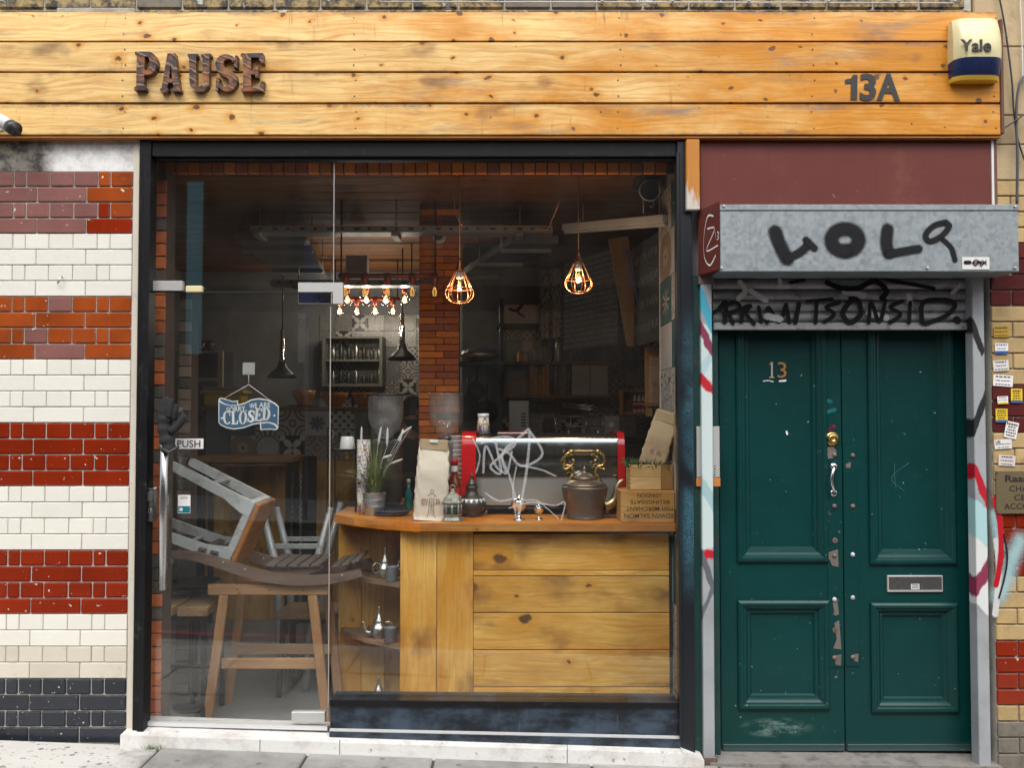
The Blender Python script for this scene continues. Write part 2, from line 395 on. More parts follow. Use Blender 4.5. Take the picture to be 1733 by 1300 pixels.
M_mv = glazed('glazed_mauve', (.21, .095, .085), .16, .08, .3, .3, (.16, .12, .12))  # mauve glaze of the top band, strewn through the orange one
M_bk = glazed('glazed_black', (.022, .026, .034), .20, .07, .3, .35, (.12, .11, .10), 42)
M_mortar = pm('mortar', (.42, .40, .36), .9, bump=.4, dirt=.5, dirtcol=(.16, .14, .12))
M_tan = pm('tan_brick', (.40, .285, .13), .75, var=.3, bump=.5, bs=110, dirt=.4, dirtcol=(.20, .13, .07))
M_maroon = glazed('maroon_brick', (.085, .018, .017), .25, .03, .3, .3)
M_greyb = pm('grey_dirty_brick', (.17, .15, .12), .8, var=.35, bump=.5, bs=110, dirt=.6)
M_stone = pm('tan_stone', (.42, .32, .19), .85, var=.25, vs_=4, bump=.5, bs=45, dirt=.35, dirtcol=(.24, .17, .10))
def stock_fn(nb):
    p = nb.pos(); n = nb.noise(p, 14, 6, .7); n2 = nb.noise(p, 60, 4)
    c = nb.mix(n.step(.40, .60), (.36, .27, .13), (.045, .042, .042)); c = nb.mix(nb.noise(p, 7, 5, .7).step(.58, .64), c, (.50, .48, .44))
    return {'Base Color': c, 'Roughness': .85, 'normal': nb.bump(n * .6 + n2 * .4, .8, .012)}
M_stock = mat('old_stock_brick', stock_fn)
def plaster_fn(nb):
    p = nb.pos(); x, y, z = nb.sep(p); n = nb.noise(p, 12, 6, .7); big = nb.noise(p, 4, 4)
    g = (x + 2.24 + (big - .5) * .25).step(-.06, .05)       # grimy bare patch beside flaking white paint
    grime = nb.mix(n.step(.42, .60), (.23, .21, .18), (.045, .042, .038)); grime = nb.mix(nb.noise(p, 16, 3).step(.62, .70) * .7, grime, (.30, .22, .10))
    white = nb.mix((n + (z - 2.70) * 1.4).step(.52, .90) * .75, (.72, .72, .72), (.28, .26, .23))
    return {'Base Color': nb.mix(g, grime, white), 'Roughness': .8, 'normal': nb.bump(n, .5, .008)}
M_plaster = mat('flaking_plaster', plaster_fn)
def render_fn(nb):
    p = nb.pos(); n = nb.noise(p, 9, 6, .7)
    return {'Base Color': nb.mix(n.step(.35, .7), (.38, .36, .32), (.24, .22, .19)), 'Roughness': .9, 'normal': nb.bump(nb.noise(p, 40, 4), .5, .01)}
M_render = mat('grey_render', render_fn)
M_board = wood('fascia_pine', (.76, .53, .215), (.57, .225, .008), (.14, .05, .015), 0, 1.15, .40, .35, .42, .8, .30, 6.0, .4, .75)
M_trim = wood('fascia_trim', (.40, .17, .03), (.30, .10, .012), (.10, .03, .01), 0, .3, .5, 0, .45)
M_endcap = wood('end_cap_wood', (.16, .075, .05), (.12, .05, .035), (.04, .02, .015), 2, .3, .5, .3, .6)
M_counter_h = wood('counter_pine', (.76, .46, .115), (.56, .245, .018), (.17, .062, .012), 0, 1.25, .42, 1.2, .36, .0, 0, 2.6)
M_counter_v = wood('counter_pine_upright', (.76, .46, .12), (.56, .25, .022), (.20, .075, .012), 2, .7, .45, 1.2, .36, .0, 0, 3.0)
M_top = wood('countertop', (.70, .27, .022), (.55, .15, .007), (.10, .022, .006), 0, .3, .5, .3, .26)
M_shelfw = wood('grey_shelf_wood', (.26, .17, .10), (.17, .10, .05), (.05, .03, .02), 0, .4, .5, .3, .6)
M_trestle = wood('trestle_wood', (.42, .24, .115), (.31, .155, .06), (.10, .045, .02), 2, .4, .5, .15, .55)
M_trestle_h = wood('trestle_wood_long', (.42, .24, .115), (.31, .155, .06), (.10, .045, .02), 0, .4, .5, .15, .55)
M_bench = wood('worn_bench_wood', (.21, .145, .11), (.13, .080, .058), (.05, .032, .025), 0, .3, .5, .3, .55, .5)
M_slat = wood('worn_slat_wood', (.13, .105, .09), (.085, .062, .05), (.04, .03, .025), 1, .2, .5, .2, .6, .5)
M_seat = wood('stool_plank', (.42, .27, .14), (.28, .155, .065), (.10, .05, .025), 1, .5, .4, .2, .5, .4)
M_black = pm('black_frame_paint', (.008, .0085, .010), .42, var=.4, bump=.06, spec=.22, dirt=.15, dirtcol=(.05, .055, .06))
def riser_fn(nb):
    p = nb.pos(); x, y, z = nb.sep(p); n = nb.noise(nb.com(x * 5.0, y, z * 9.0), 1, 5, .65); n2 = nb.noise(p, 40, 4); st = nb.noise(nb.com(x * 45.0, y, z * 4.0), 1, 3)
    c = nb.mix(n.step(.38, .66), (.006, .009, .014), (.040, .062, .092)); c = nb.mix(st.step(.62, .8) * .3, c, (.12, .14, .16)); c = nb.mix(n2.step(.71, .75) * .6, c, (.3, .32, .34))
    return {'Base Color': c, 'Roughness': n * .35 + .18, 'normal': nb.bump(n2, .1, .003)}
M_riser = mat('navy_black_riser', riser_fn)
def jamb_fn(nb):
    p = nb.pos(); x, y, z = nb.sep(p); n = nb.noise(nb.com(x * 30.0, y * 30.0, z * 6.0), 1, 5, .7)
    band = z.step(.5, 1.1) * (1.0 - z.step(1.7, 2.15)) * (nb.noise(p, 2.6, 3).step(.40, .60)) * (x - .79).step(0.0, .06)
    c = nb.mix(nb.noise(p, 220, 2).step(.30, .62) * band * .7, (.008, .010, .014), (.06, .19, .26))
    c = nb.mix(n.step(.66, .80) * .5, c, (.16, .18, .21))
    return {'Base Color': c, 'Roughness': .34, 'normal': nb.bump(n, .1, .003)}
M_jamb = mat('sprayed_black_jamb', jamb_fn)
M_alu = pm('brushed_aluminium', (.50, .50, .49), .38, .35, .06, bump=.05)
M_steel = pm('brushed_steel', (.48, .48, .48), .24, 1.0, .08, bump=.03)
M_galv_old = pm('galvanised_frame', (.46, .49, .51), .42, .25, .25, 14, .1, dirt=.35, dirtcol=(.10, .10, .10))
def galv_fn(nb):
    p = nb.pos(); x, y, z = nb.sep(p); d, a, b = nb.voro(p, 55, '3D'); n = nb.noise(p, 9, 5, .65); st = nb.noise(nb.com(x * 40.0, y, z * 3.0), 1, 4)
    c = nb.mix(a, (.225, .262, .285), (.30, .335, .35)); c = nb.mix(n.step(.60, .82) * .5, c, (.10, .105, .105)); c = nb.mix(st.step(.60, .75) * .35, c, (.40, .43, .44))
    return {'Base Color': c, 'Roughness': a * .15 + .38, 'Metallic': .35, 'normal': nb.bump(n, .06, .004)}
M_galv = mat('galvanised_hood', galv_fn)
M_slatm = pm('shutter_slat_metal', (.40, .41, .41), .45, .2, .25, 12, .1, dirt=.5, dirtcol=(.06, .06, .06))
M_rail = pm('shutter_rail_grey', (.30, .32, .34), .45, .3, .15, 6, .08, dirt=.3)
def red_fn(nb):
    p = nb.pos(); n = nb.noise(p, 3, 4); n2 = nb.noise(p, 30, 4)
    c = nb.mix(n, (.10, .021, .017), (.145, .038, .030)); c = nb.mix(n2.step(.70, .76) * .4, c, (.30, .22, .2)); X3 = nb.sep(p); c = nb.mix(nb.noise(nb.com(X3[0] * 22.0, 0.0, X3[2] * 1.6), 1, 4, .65).step(.50, .75) * .35, c, (.09, .022, .018)); c = nb.mix(nb.noise(p, 2.2, 5, .7).step(.52, .75) * .35, c, (.26, .10, .085))
    return {'Base Color': c, 'Roughness': n2 * .2 + .42, 'Specular IOR Level': .25, 'normal': nb.bump(n2, .06, .003)}
M_red = mat('oxblood_panel_paint', red_fn)
def green_fn(nb):
    p = nb.pos(); x, y, z = nb.sep(p); n = nb.noise(p, 3.5, 5, .6); n2 = nb.noise(p, 26, 5, .65); f = nb.noise(nb.com(x * 120.0, y * 120.0, z * 8.0), 1, 3)
    c = nb.mix(n, (.0006, .026, .025), (.0012, .046, .044)); c = nb.mix(f.step(.5, .8) * .25, c, (.006, .048, .042))
    low = 1.0 - (z + .10).step(-.01, .06)
    c = nb.mix(nb.noise(p, 8, 6, .75).step(.56, .80) * .30, c, (.030, .075, .070))
    edge = n2.step(.64, .67) * ((low * .9) + (1.0 - ((x - 1.575).abs()).step(.03, .07)) * (1.0 - z.step(1.25, 1.45)) * .9).mn(1.0)
    scuff = (1.0 - (((x - 1.30).abs() / .20).pw(2.0) + ((z - .015).abs() / .055).pw(2.0)).step(.2, 1.0)) * nb.noise(nb.com(x * 9.0, 0.0, z * 26.0), 1, 5, .7).step(.42, .62) * n2.step(.25, .6) * .55
    c = nb.mix(scuff, c, (.18, .27, .25)); c = nb.mix(low * .5, c, (.11, .13, .13)); c = nb.mix(edge, c, (.17, .145, .13))
    c = nb.mix(nb.noise(p, 55, 3).step(.735, .745), c, (.42, .46, .44))
    return {'Base Color': c, 'Roughness': n2 * .20 + .26 + edge * .4, 'Specular IOR Level': .34, 'normal': nb.bump(f * .5 + n2 * .3 - edge * .6, .18, .003)}
M_green = mat('bottle_green_gloss', green_fn)
M_green_frame = pm('green_frame_paint', (.008, .045, .042), .42, var=.4, bump=.1, chips=.03, chipcol=(.35, .33, .30), dirt=.4)
M_brass = pm('brass', (.60, .40, .13), .26, 1.0, .15, bump=.05)
M_chrome = pm('chrome', (.72, .72, .73), .10, 1.0, .05, bump=.02)
M_rust = pm('rusty_bolt', (.17, .125, .11), .6, .4, .4, bump=.3)
M_step = None
def step_fn(nb):
    p = nb.pos(); n = nb.noise(p, 7, 6, .7); n2 = nb.noise(p, 45, 4); sp = nb.noise(p, 26, 4, .6)
    c = nb.mix(n.step(.45, .70) * .7, (.66, .66, .645), (.42, .40, .37)); c = nb.mix(sp.step(.63, .70) * .7, c, (.20, .19, .18))
    return {'Base Color': c, 'Roughness': .8, 'normal': nb.bump(n * .6 + n2 * .4, .5, .008)}
M_step = mat('painted_stone_step', step_fn)
def pave_fn(nb):
    p = nb.pos(); x, y, z = nb.sep(p); n = nb.noise(p, 6, 6, .7); n2 = nb.noise(p, 130, 3); sp = nb.noise(p, 34, 4, .6); r = nb.rnd()
    c = nb.mix(n.step(.35, .7), (.33, .325, .31), (.215, .21, .205)); c = nb.hsv(c, .5, 1, r * .35 + .82)
    worn = 1.0 - (x + 1.80 + (n - .5) * .4).step(-.05, .15)
    c = nb.mix(worn * .75, c, (.60, .59, .56)); c = nb.mix(sp.step(.60, .64) * worn * .8, c, (.13, .125, .12)); c = nb.mix(sp.step(.70, .74) * .8, c, (.10, .095, .09)); gd_, gr_, gg_ = nb.voro(p, 5.5); c = nb.mix((1.0 - gd_.step(.055, .085)) * gr_.gt(.45) * .7, c, (.10, .10, .098)); c = nb.mix(nb.noise(p, 2.6, 4).step(.50, .72) * .4, c, (.12, .115, .105))
    return {'Base Color': c, 'Roughness': .82, 'normal': nb.bump(n2 * .5 + n * .5, .35, .006)}
M_pave = mat('paving_stone', pave_fn)
M_joint = pm('pavement_joint', (.045, .045, .038), .95, bump=.5, dirt=.5, dirtcol=(.05, .07, .02))
M_asph = pm('asphalt', (.055, .055, .057), .85, var=.3, bump=.5, bs=220)
M_redline = pm('red_road_line', (.30, .035, .045), .7, var=.2)
M_kerb = pm('kerb_granite', (.30, .30, .30), .75, var=.25, bump=.4)
M_white = pm('white_plastic', (.70, .70, .69), .32, var=.05, bump=.03)
M_dark = pm('dark_plastic', (.028, .029, .032), .35, var=.2)
M_ink = pm('black_print', (.016, .016, .018), .5, var=.3)
M_ivory = pm('alarm_ivory', (.74, .66, .38), .30, var=.08, bump=.03, dirt=.2, dirtcol=(.45, .33, .10))
M_navy = pm('alarm_navy', (.012, .020, .075), .30, var=.2)
M_yel = pm('alarm_yellow', (.62, .40, .05), .35, var=.15)
def burnt_fn(nb):
    p = nb.pos(); x, y, z = nb.sep(p); r = nb.rnd(); n = nb.noise(nb.com(x * 9.0, r * 20.0, z * 9.0), 1, 3)
    bands = ((z * 130.0 + x * 50.0 + n * 13.0 + r * 9.0).sin() * .5 + .5); blot = nb.noise(nb.com(x * 14.0, r * 9.0, z * 14.0), 1, 4, .6)
    k = ((blot - .5) * 3.2 + (bands - .5) * .45 + .98)
    c = nb.mix(k, (.38, .12, .022), (.028, .018, .022)); c = nb.mix(bands.step(.90, .98) * .5, c, (.50, .28, .12))
    return {'Base Color': c, 'Roughness': .42, 'normal': nb.bump(bands, .25, .002)}
M_burnt = mat('burnt_wood_letter', burnt_fn)
M_flake = mat('peeling_bracket', lambda nb: (lambda x, y, z, n: {'Base Color': nb.mix((z - 2.60 + (n - .5) * .30 + (x - .88) * 1.2).step(-.03, .03), nb.mix(n, (.42, .38, .33), (.60, .58, .54)), nb.mix(n, (.52, .22, .02), (.38, .13, .012))), 'Roughness': .55, 'normal': nb.bump(n, .3, .004)})(*nb.sep(nb.pos()), nb.noise(nb.com(nb.sep(nb.pos())[0] * 60.0, 0.0, nb.sep(nb.pos())[2] * 9.0), 1, 4, .6)))
def glass_fn(name, tint=(.975, .985, .98), haze=.007, hs_=3.0):
    m = bpy.data.materials.new(name); m.use_nodes = True; nt = m.node_tree; nt.nodes.clear(); nb = NB(nt)
    o = nb.new('ShaderNodeOutputMaterial'); tr = nb.new('ShaderNodeBsdfTransparent'); tr.inputs[0].default_value = (*tint, 1)
    gl = nb.new('ShaderNodeBsdfGlossy'); gl.inputs['Roughness'].default_value = .0; gl.inputs[0].default_value = (1, 1, 1, 1)
    df = nb.new('ShaderNodeBsdfDiffuse'); df.inputs[0].default_value = (.62, .62, .60, 1)
    fr = nb.new('ShaderNodeLayerWeight'); fr.inputs[0].default_value = .5; sch = E(nt, fr.outputs['Facing']).pw(5.0) * .9 + .052
    m1 = nb.new('ShaderNodeMixShader'); nt.links.new(sch.k, m1.inputs[0]); nt.links.new(tr.outputs[0], m1.inputs[1]); nt.links.new(gl.outputs[0], m1.inputs[2])
    if haze:   # dust and smears on the pane
        p = nb.pos(); x, y, z = nb.sep(p); n = nb.noise(p, hs_, 5, .6); st = nb.noise(nb.com(x * 26.0, y, z * 2.0), 1, 3); sp = nb.noise(p, 120, 2)
        f = (n.step(.35, .75) * .9 + st.step(.5, .8) * .35 + .15) * haze + sp.step(.78, .82) * .06
        m2 = nb.new('ShaderNodeMixShader'); nt.links.new(f.k, m2.inputs[0]); nt.links.new(m1.outputs[0], m2.inputs[1]); nt.links.new(df.outputs[0], m2.inputs[2])
        nt.links.new(m2.outputs[0], o.inputs[0])
    else: nt.links.new(m1.outputs[0], o.inputs[0])
    return m
M_glass = glass_fn('window_glass')
M_doorglass = glass_fn('door_glass', (.96, .975, .97), .012, 2.2)
M_clear = glass_fn('clear_glass', (.93, .93, .93), 0)
M_hopper = glass_fn('clear_hopper_plastic', (.88, .89, .90), .30, 6.0)
M_hopper_f = glass_fn('frosted_hopper_plastic', (.80, .82, .85), .42, 4.0)
M_spk = spray_mat('black_spray', (.012, .012, .014), .34)
M_spk_soft = spray_mat('soft_black_spray', (.012, .012, .014), .50)
M_spk_thin = spray_mat('black_marker', (.014, .014, .016), .16, 1.0)
M_spw = spray_mat('white_marker', (.75, .75, .74), .12)
M_spc_soft = spray_mat('soft_cyan_spray', (.38, .58, .62), .95, .75)
M_spw_soft = spray_mat('white_spray', (.62, .64, .64), .4, .8)
M_spb = spray_mat('sky_blue_spray', (.10, .42, .55), .5, .9)
M_spc = spray_mat('pale_cyan_spray', (.42, .62, .64), .5, .9)
M_spr = spray_mat('red_spray', (.42, .008, .020), .22)
M_spp = spray_mat('plum_spray', (.20, .02, .06), .5, .85)
M_etch = spray_mat('etched_scribble', (.62, .64, .66), .35, .34)

# ================================================================== ground
SL = -.036
def zp(x): return SL * (x + 1.85)
def sheet(name, x0, x1, y0, y1, m, dz, label=None, parent=None):
    q = M(); q.add([(x0, y0, zp(x0) + dz), (x1, y0, zp(x1) + dz), (x1, y1, zp(x1) + dz), (x0, y1, zp(x0) + dz)], [(0, 1, 2, 3)])
    return q.build(name, m, parent)
struct(sheet('ground', -60, 60, -60, 60, M_joint, -.30))
struct(sheet('road', -40, 40, -8.0, -1.75, M_asph, -.125))
for y in (-2.05, -2.32): struct(sheet('road_line', -40, 40, y - .09, y, M_redline, -.120))
pv = struct(sheet('pavement', -40, 40, -1.62, -.02, M_joint, -.012))
def slab(x0, x1, y0, y1, z=.0, tilt=0.0):
    q = M(); g = .006; x0 += g; x1 -= g; y0 += g; y1 -= g; b = .006
    v = []
    for (xa, xb, ya, yb, h) in ((x0, x1, y0, y1, -.03), (x0, x1, y0, y1, -b), (x0 + b, x1 - b, y0 + b, y1 - b, 0)):
        for (x, y) in ((xa, ya), (xb, ya), (xb, yb), (xa, yb)): v.append((x, y, zp(x) + h + z + tilt * (y - y0)))
    f = [(8, 9, 10, 11)] + [(i + k, (i + 1) % 4 + k, (i + 1) % 4 + k + 4, i + k + 4) for k in (0, 4) for i in range(4)]
    q.add(v, f).build('paving_slab', M_pave, pv)
xs_front = [-4.2, -3.55, -2.85, X(-60, -.2, 1280), X(252, -.2, 1280), X(510, -.2, 1280), X(730, -.2, 1285), X(1005, -.2, 1290), X(1230, -.2, 1290), 1.75, 2.35, 3.1, 3.9]
for i in range(len(xs_front) - 1): slab(xs_front[i], xs_front[i + 1], -.62, -.035, rng.uniform(-.003, .003))
for row in range(2):
    x = -4.2 + row * .33
    while x < 3.8:
        wd = rng.uniform(.6, .9); slab(x, x + wd, -1.12 - row * .5, -.62 - row * .5, rng.uniform(-.003, .003)); x += wd
kb = M(); kb.add([(-40, -1.76, zp(-40) - .14), (40, -1.76, zp(40) - .14), (40, -1.62, zp(40) - .14), (-40, -1.62, zp(-40) - .14), (-40, -1.75, zp(-40) - .005), (40, -1.75, zp(40) - .005), (40, -1.62, zp(40) - .002), (-40, -1.62, zp(-40) - .002)],
    [(4, 5, 6, 7), (0, 1, 5, 4), (2, 3, 7, 6), (3, 2, 1, 0)]); struct(kb.build('kerb', M_kerb))
struct(sheet('opposite_pavement', -40, 40, -11.0, -8.0, M_pave, -.02))
# weeds in the joint at the foot of the glazed pier
wq = M(); c0 = W(262, 1256, -.06)
for i in range(70):
    a = rng.uniform(0, 6.28); r = rng.uniform(0, .035); h = rng.uniform(.012, .04); p = Vector((c0.x + r * 1.6 * math.cos(a), -.085 + r * .5 * math.sin(a), zp(c0.x) - .008)); d = Vector((rng.uniform(-.03, .03), rng.uniform(-.02, .0), h))
    wq.add([p + Vector((-.0016, 0, 0)), p + Vector((.0016, 0, 0)), p + d], [(0, 1, 2)])
M_weed = pm('weed_green', (.16, .20, .05), .6, var=.4)
tag(wq.build('weed', M_weed), 'small tuft of grass at the foot of the glazed brick pier', 'weed')
for k, (px, px2, py) in enumerate(((505, 512, 1290), (250, 258, 1290))):
    q = M()
    for i in range(60):
        t = rng.random(); p = Vector((X(px + (px2 - px) * rng.random(), -.3, 1290), -.06 - t * .45, 0)); p.z = zp(p.x) - .010; h = rng.uniform(.006, .014)
        q.add([p + Vector((-.002, 0, 0)), p + Vector((.002, 0, 0)), p + Vector((rng.uniform(-.006, .006), 0, h))], [(0, 1, 2)])
    o = q.build('joint_moss', M_weed); struct(o, 'stuff')

# ================================================================== walls
CH_M = {}
def brick_mesh(w_, h_, d_=.05, b=.005, key=None):
    k = (round(w_, 4), round(h_, 4), d_, b)
    if k not in CH_M:
        q = M(); q.cbox(-w_ / 2, w_ / 2, 0, d_, -h_ / 2, h_ / 2, b)
        if b >= .004:                        # pillowed face
            pass
        me = bpy.data.meshes.new('brick'); me.from_pydata(q.v, [], q.f); me.update(); CH_M[k] = me
    return CH_M[k]
def brick(parent, x0, x1, z0, z1, m, y=0.0, gap=.0055, d=.05, b=.005, name='brick', jit=.0012, tilt=.004):
    me0 = brick_mesh(round((x1 - x0) - gap, 3), round((z1 - z0) - gap, 3), d, b)
    key = (me0.name, m.name)
    if key not in CH_M: me = me0.copy(); me.materials.append(m); CH_M[key] = me
    o = link(name, CH_M[key], parent)
    o.location = Vector(((x0 + x1) / 2, y + rng.uniform(-jit, jit), (z0 + z1) / 2)) - parent.location
    o.rotation_euler = (rng.uniform(-tilt, tilt), 0, rng.uniform(-tilt, tilt))
    return o
def Xw(px): return X(px, 0, 694)
# left pier of glazed bricks
XL1 = X(226, 0, 300)
pier = thing('glazed_pier', 'pier of glazed bricks banded cream, oxblood red and black beside shop window', 'wall', (XL1 - .6, .0, 0))
M().box(XL1 - 1.6, XL1, .0, .43, 2.745, 3.02).build('plaster_band', M_plaster, pier)
z0 = -.012; ROW = (2.745 - z0) / 36.0
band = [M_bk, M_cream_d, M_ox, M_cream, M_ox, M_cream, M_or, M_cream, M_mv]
k_ = S(0)
M_grout = pm('grey_grout', (.42, .40, .35), .9, var=.3, bump=.4, dirt=.9, dirtcol=(.10, .09, .075))
for b_ in range(9):
    M().box(XL1 - 1.6, XL1 - .002, .004 if b_ not in (1, 3, 5, 7) else .003, .42, z0 + b_ * 4 * ROW if b_ else -.12, z0 + (b_ + 1) * 4 * ROW, ).build('mortar_bed', M_grout if b_ in (1, 3, 5, 7) else M_mortar, pier)
for r in range(36):
    m = band[r // 4]
    if r in (6, 7): m = M_cream
    za, zb = z0 + r * ROW, z0 + (r + 1) * ROW
    if r % 2 == 1:      # headers with a closer next to the corner
        cuts = [0, 38.5, 60.5, 101.5, 142.5, 182.5, 204, 243, 284, 324, 365]
    else: cuts = [0, 79.5, 164, 248, 332, 416]
    for a, b in zip(cuts[:-1], cuts[1:]):
        mm = m
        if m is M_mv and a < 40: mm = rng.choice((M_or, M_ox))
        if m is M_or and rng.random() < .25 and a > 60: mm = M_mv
        if m is M_ox and r // 4 == 4 and rng.random() < .06: mm = M_or
        br = brick(pier, XL1 - b * k_, XL1 - a * k_ - (0 if a else .002), za, zb, mm, -.004 if m is not M_cream and m is not M_cream_d else -.003, .0055 if m not in (M_cream, M_cream_d) else .0034, tilt=.010 if m not in (M_cream, M_cream_d) else .004, b=.005 if m not in (M_cream, M_cream_d) else .0028)
M().cbox(XL1 + .0005, X(232.5, 0), -.003, .06, z0, 2.90, .002).build('return_strip', M_cream_d, pier)
# little wall hook and cup screw on the pier
hk = M(); p = W(104, 474, -.012); hk.tube([p + Vector(q) for q in ((0, .02, .018), (0, 0, .018), (0, -.012, .010), (-.006, -.014, -.012), (-.013, -.010, -.018), (-.016, -.006, -.008))], .003, 6)
tag(hk.build('wall_hook', M_steel), 'tiny metal hook screwed into cream bricks of the pier', 'hook')
# wall above the sign
aw = thing('upper_wall', 'strip of old stock brick and flaking plaster above the timber fascia', 'wall', (0, .0, 3.0))
M().box(-3.4, X(1645, 0, 10), .012, .40, 3.02, 4.6).build('mortar_bed', M_mortar, aw)
for r in range(8):
    x = -3.2 + (r % 2) * .11; za = 3.395 + r * .0766 - .0766 * 2
    while x < X(1640, 0, 10) - .12:
        brick(aw, x, min(x + .226, X(1645, 0, 10)), za, za + .0766, M_stock if rng.random() < .8 else M_greyb, 0, .009, .05, .006); x += .226
M().cbox(X(95, -.015, 8), X(228, -.015, 8), -.012, .0, 3.30, 3.55, .004).build('render_patch', M_render, aw)
tq = M(); tq.cyl((X(640, -.03), -.03, Z(2, -.03)), (X(1625, -.03), -.03, Z(4, -.03)), .003, None, 8)
cb = thing('cable', 'thin pale cable clipped along the bricks above the fascia', 'cable', (0, -.03, 3.4)); tq.build('wire', M_white, cb)
for px in (1020, 1140, 1270, 1405, 1525, 1620):
    M().cbox(X(px) - .006, X(px) + .006, -.04, .0, Z(3) - .012, Z(3) + .008, .002).build('clip', M_white, cb)
# right wall
XR = X(1683, 0, 900)
rw = thing('right_brick_wall', 'wall of tan, maroon and red bricks with stickers right of green doors', 'wall', (XR + .4, 0, -.2))
M().box(XR + .002, XR + 1.6, .012, .42, -.35, 2.72).build('mortar_bed', M_mortar, rw)
rb = []
ztop = Z(305); rh = .0768
for r in range(39):
    za = ztop - (r + 1) * rh; py = 305 + r * 26.9
    mm = M_tan if py < 410 else M_maroon if py < 518 else M_tan if py < 628 else M_maroon if py < 735 else M_tan if py < 845 else M_ox if py < 953 else M_tan if py < 1064 else M_ox if py < 1172 else M_tan if py < 1200 else M_greyb
    off = .105 if r % 2 else .226
    brick(rw, XR, XR + off, za, za + rh, mm, 0, .006, .05, .004)
    brick(rw, XR + off, XR + off + .226, za, za + rh, mm, 0, .006, .05, .004)
    brick(rw, XR + off + .226, XR + off + .452, za, za + rh, mm, 0, .006, .05, .004)
# stone band wall at the top right
XS = X(1690, 0, 100)
sw = thing('stone_blocks', 'tan weathered stone blocks behind black cables at top right corner', 'wall', (XS + .5, 0, 2.72))
for k, (za, zb) in enumerate(((ztop + .001, ztop + .175), (ztop + .177, 3.02), (3.022, 3.36), (3.362, 4.6))):
    M().cbox(X(1648, 0, 10) if zb > 3.1 else XS - .05, XS + 1.4, .0, .42, za, zb, .006).build('stone_block', M_stone, sw)
for k, (pts, r, lab) in enumerate((([(1688, -20), (1700, 40), (1712, 130), (1716, 190), (1724, 240), (1745, 300)], .0042, 'thin black cable sagging diagonally across the stone blocks'),
        ([(1760, 115), (1732, 130), (1722, 160), (1720, 210), (1722, 260), (1721, 345)], .0065, 'thick grey cable hanging straight down past the hood end'),
        ([(1698, 217), (1712, 208), (1745, 185)], .0042, 'short black cable running up from the fascia end'))):
    q = M(); q.tube(smooth_path([W(a, b, -.02 - .012 * k) for a, b in pts], 8), r, 8)
    tag(q.build('cable', M_dark if k != 1 else pm('grey_cable', (.06, .065, .07), .4)), lab, 'cable', 'cables at the right')
q = M(); q.tube(smooth_path([W(a, b, -.012) for a, b in ((1726, -10), (1729, 60), (1731, 140))], 6), .003, 6)
tag(q.build('cable', M_white), 'thin white wire on the stone at the top right edge', 'cable')

# ================================================================== timber fascia and what is fixed to it
YF = -.05
fx1 = X(1692, YF, 150)
fa = thing('timber_fascia', 'long pine board fascia with knots across the top of the shopfront', 'fascia', (0, YF, Z(230, YF)))
rows = ((18, 67.8), (71, 120), (123.2, 173), (176.3, 228))
for i, (a, b) in enumerate(rows):
    za, zb = Z(b, YF), Z(a, YF)
    q = M()
    if i == 0:      # the top board leans back a little
        q.prism([(-3.3, za), (fx1 - .004, za), (fx1 - .004, zb), (-3.3, zb)], YF, YF + .022)
        for v in q.v:
            if v.z > (za + zb) / 2: v.y += .012
    else: q.cbox(-3.3, fx1 - (.0 if i else .004), YF - .001 * i, YF + .022, za, zb, .003)
    q.build('board', M_board, fa)
M().box(-3.3, fx1 - .01, YF + .024, -.001, Z(226, YF), Z(24, YF)).build('backing', pm('black_backing', (.02, .018, .016), .8), fa)
M().cbox(-3.3, fx1, YF + .004, .018, Z(233, YF), Z(229.4, YF), .002).build('bottom_trim', M_trim, fa)
M().cbox(fx1 + .001, fx1 + .018, YF - .006, -.0005, Z(226, YF), Z(32, YF), .003).build('end_cap', M_endcap, fa)
nail = M()
for px in (210, 600, 1048, 1376, 1683):
    for a, b in rows:
        for t in (.24, .78):
            c = W(px + rng.uniform(-3, 3), a + (b - a) * t, YF - .003); nail.lathe([(.0035, 0), (.0035, .0015), (.001, .002)], (0, 0, 0), 6, mt=Matrix.Translation(c) @ Matrix.Rotation(R(90), 4, 'X') if False else None, cap=True)
            n0 = len(nail.v) - 18
            for j in range(n0, len(nail.v)): v = nail.v[j]; nail.v[j] = Vector((c.x + v.x, c.y - v.z + .0, c.z + v.y))
o = nail.build('nail', M_dark, fa); o['kind'] = 'stuff'
# carved letters
sg = thing('shop_sign', 'burnt wooden letters spelling PAUSE fixed on the pine fascia', 'sign', (X(334, YF), YF, Z(157, YF)))
for ch, a, b, za, zb in (('P', 223, 261, 88, 154), ('A', 267, 302, 91, 156), ('U', 314, 353, 92, 156), ('S', 360, 398, 91, 157), ('E', 405, 444, 91, 156)):
    lp, wd = glyph(ch); kx = (b - a) * S(YF) / wd; kz = (zb - za) * S(YF)
    mt = face_mt((X(a, YF - .018), YF - .018, Z(zb, YF - .018)), kx, kz, R(rng.uniform(-1, 1)))
    polys(lp if ch != 'S' else lp[:1], mt, 'letter', M_burnt, sg, .016, .0025)
    for q_ in (lp[1:] if ch == 'S' else ()): polys([q_], mt @ Matrix.Translation((0, 0, -.002)), 'letter_serif', M_burnt, sg, .016, .002)
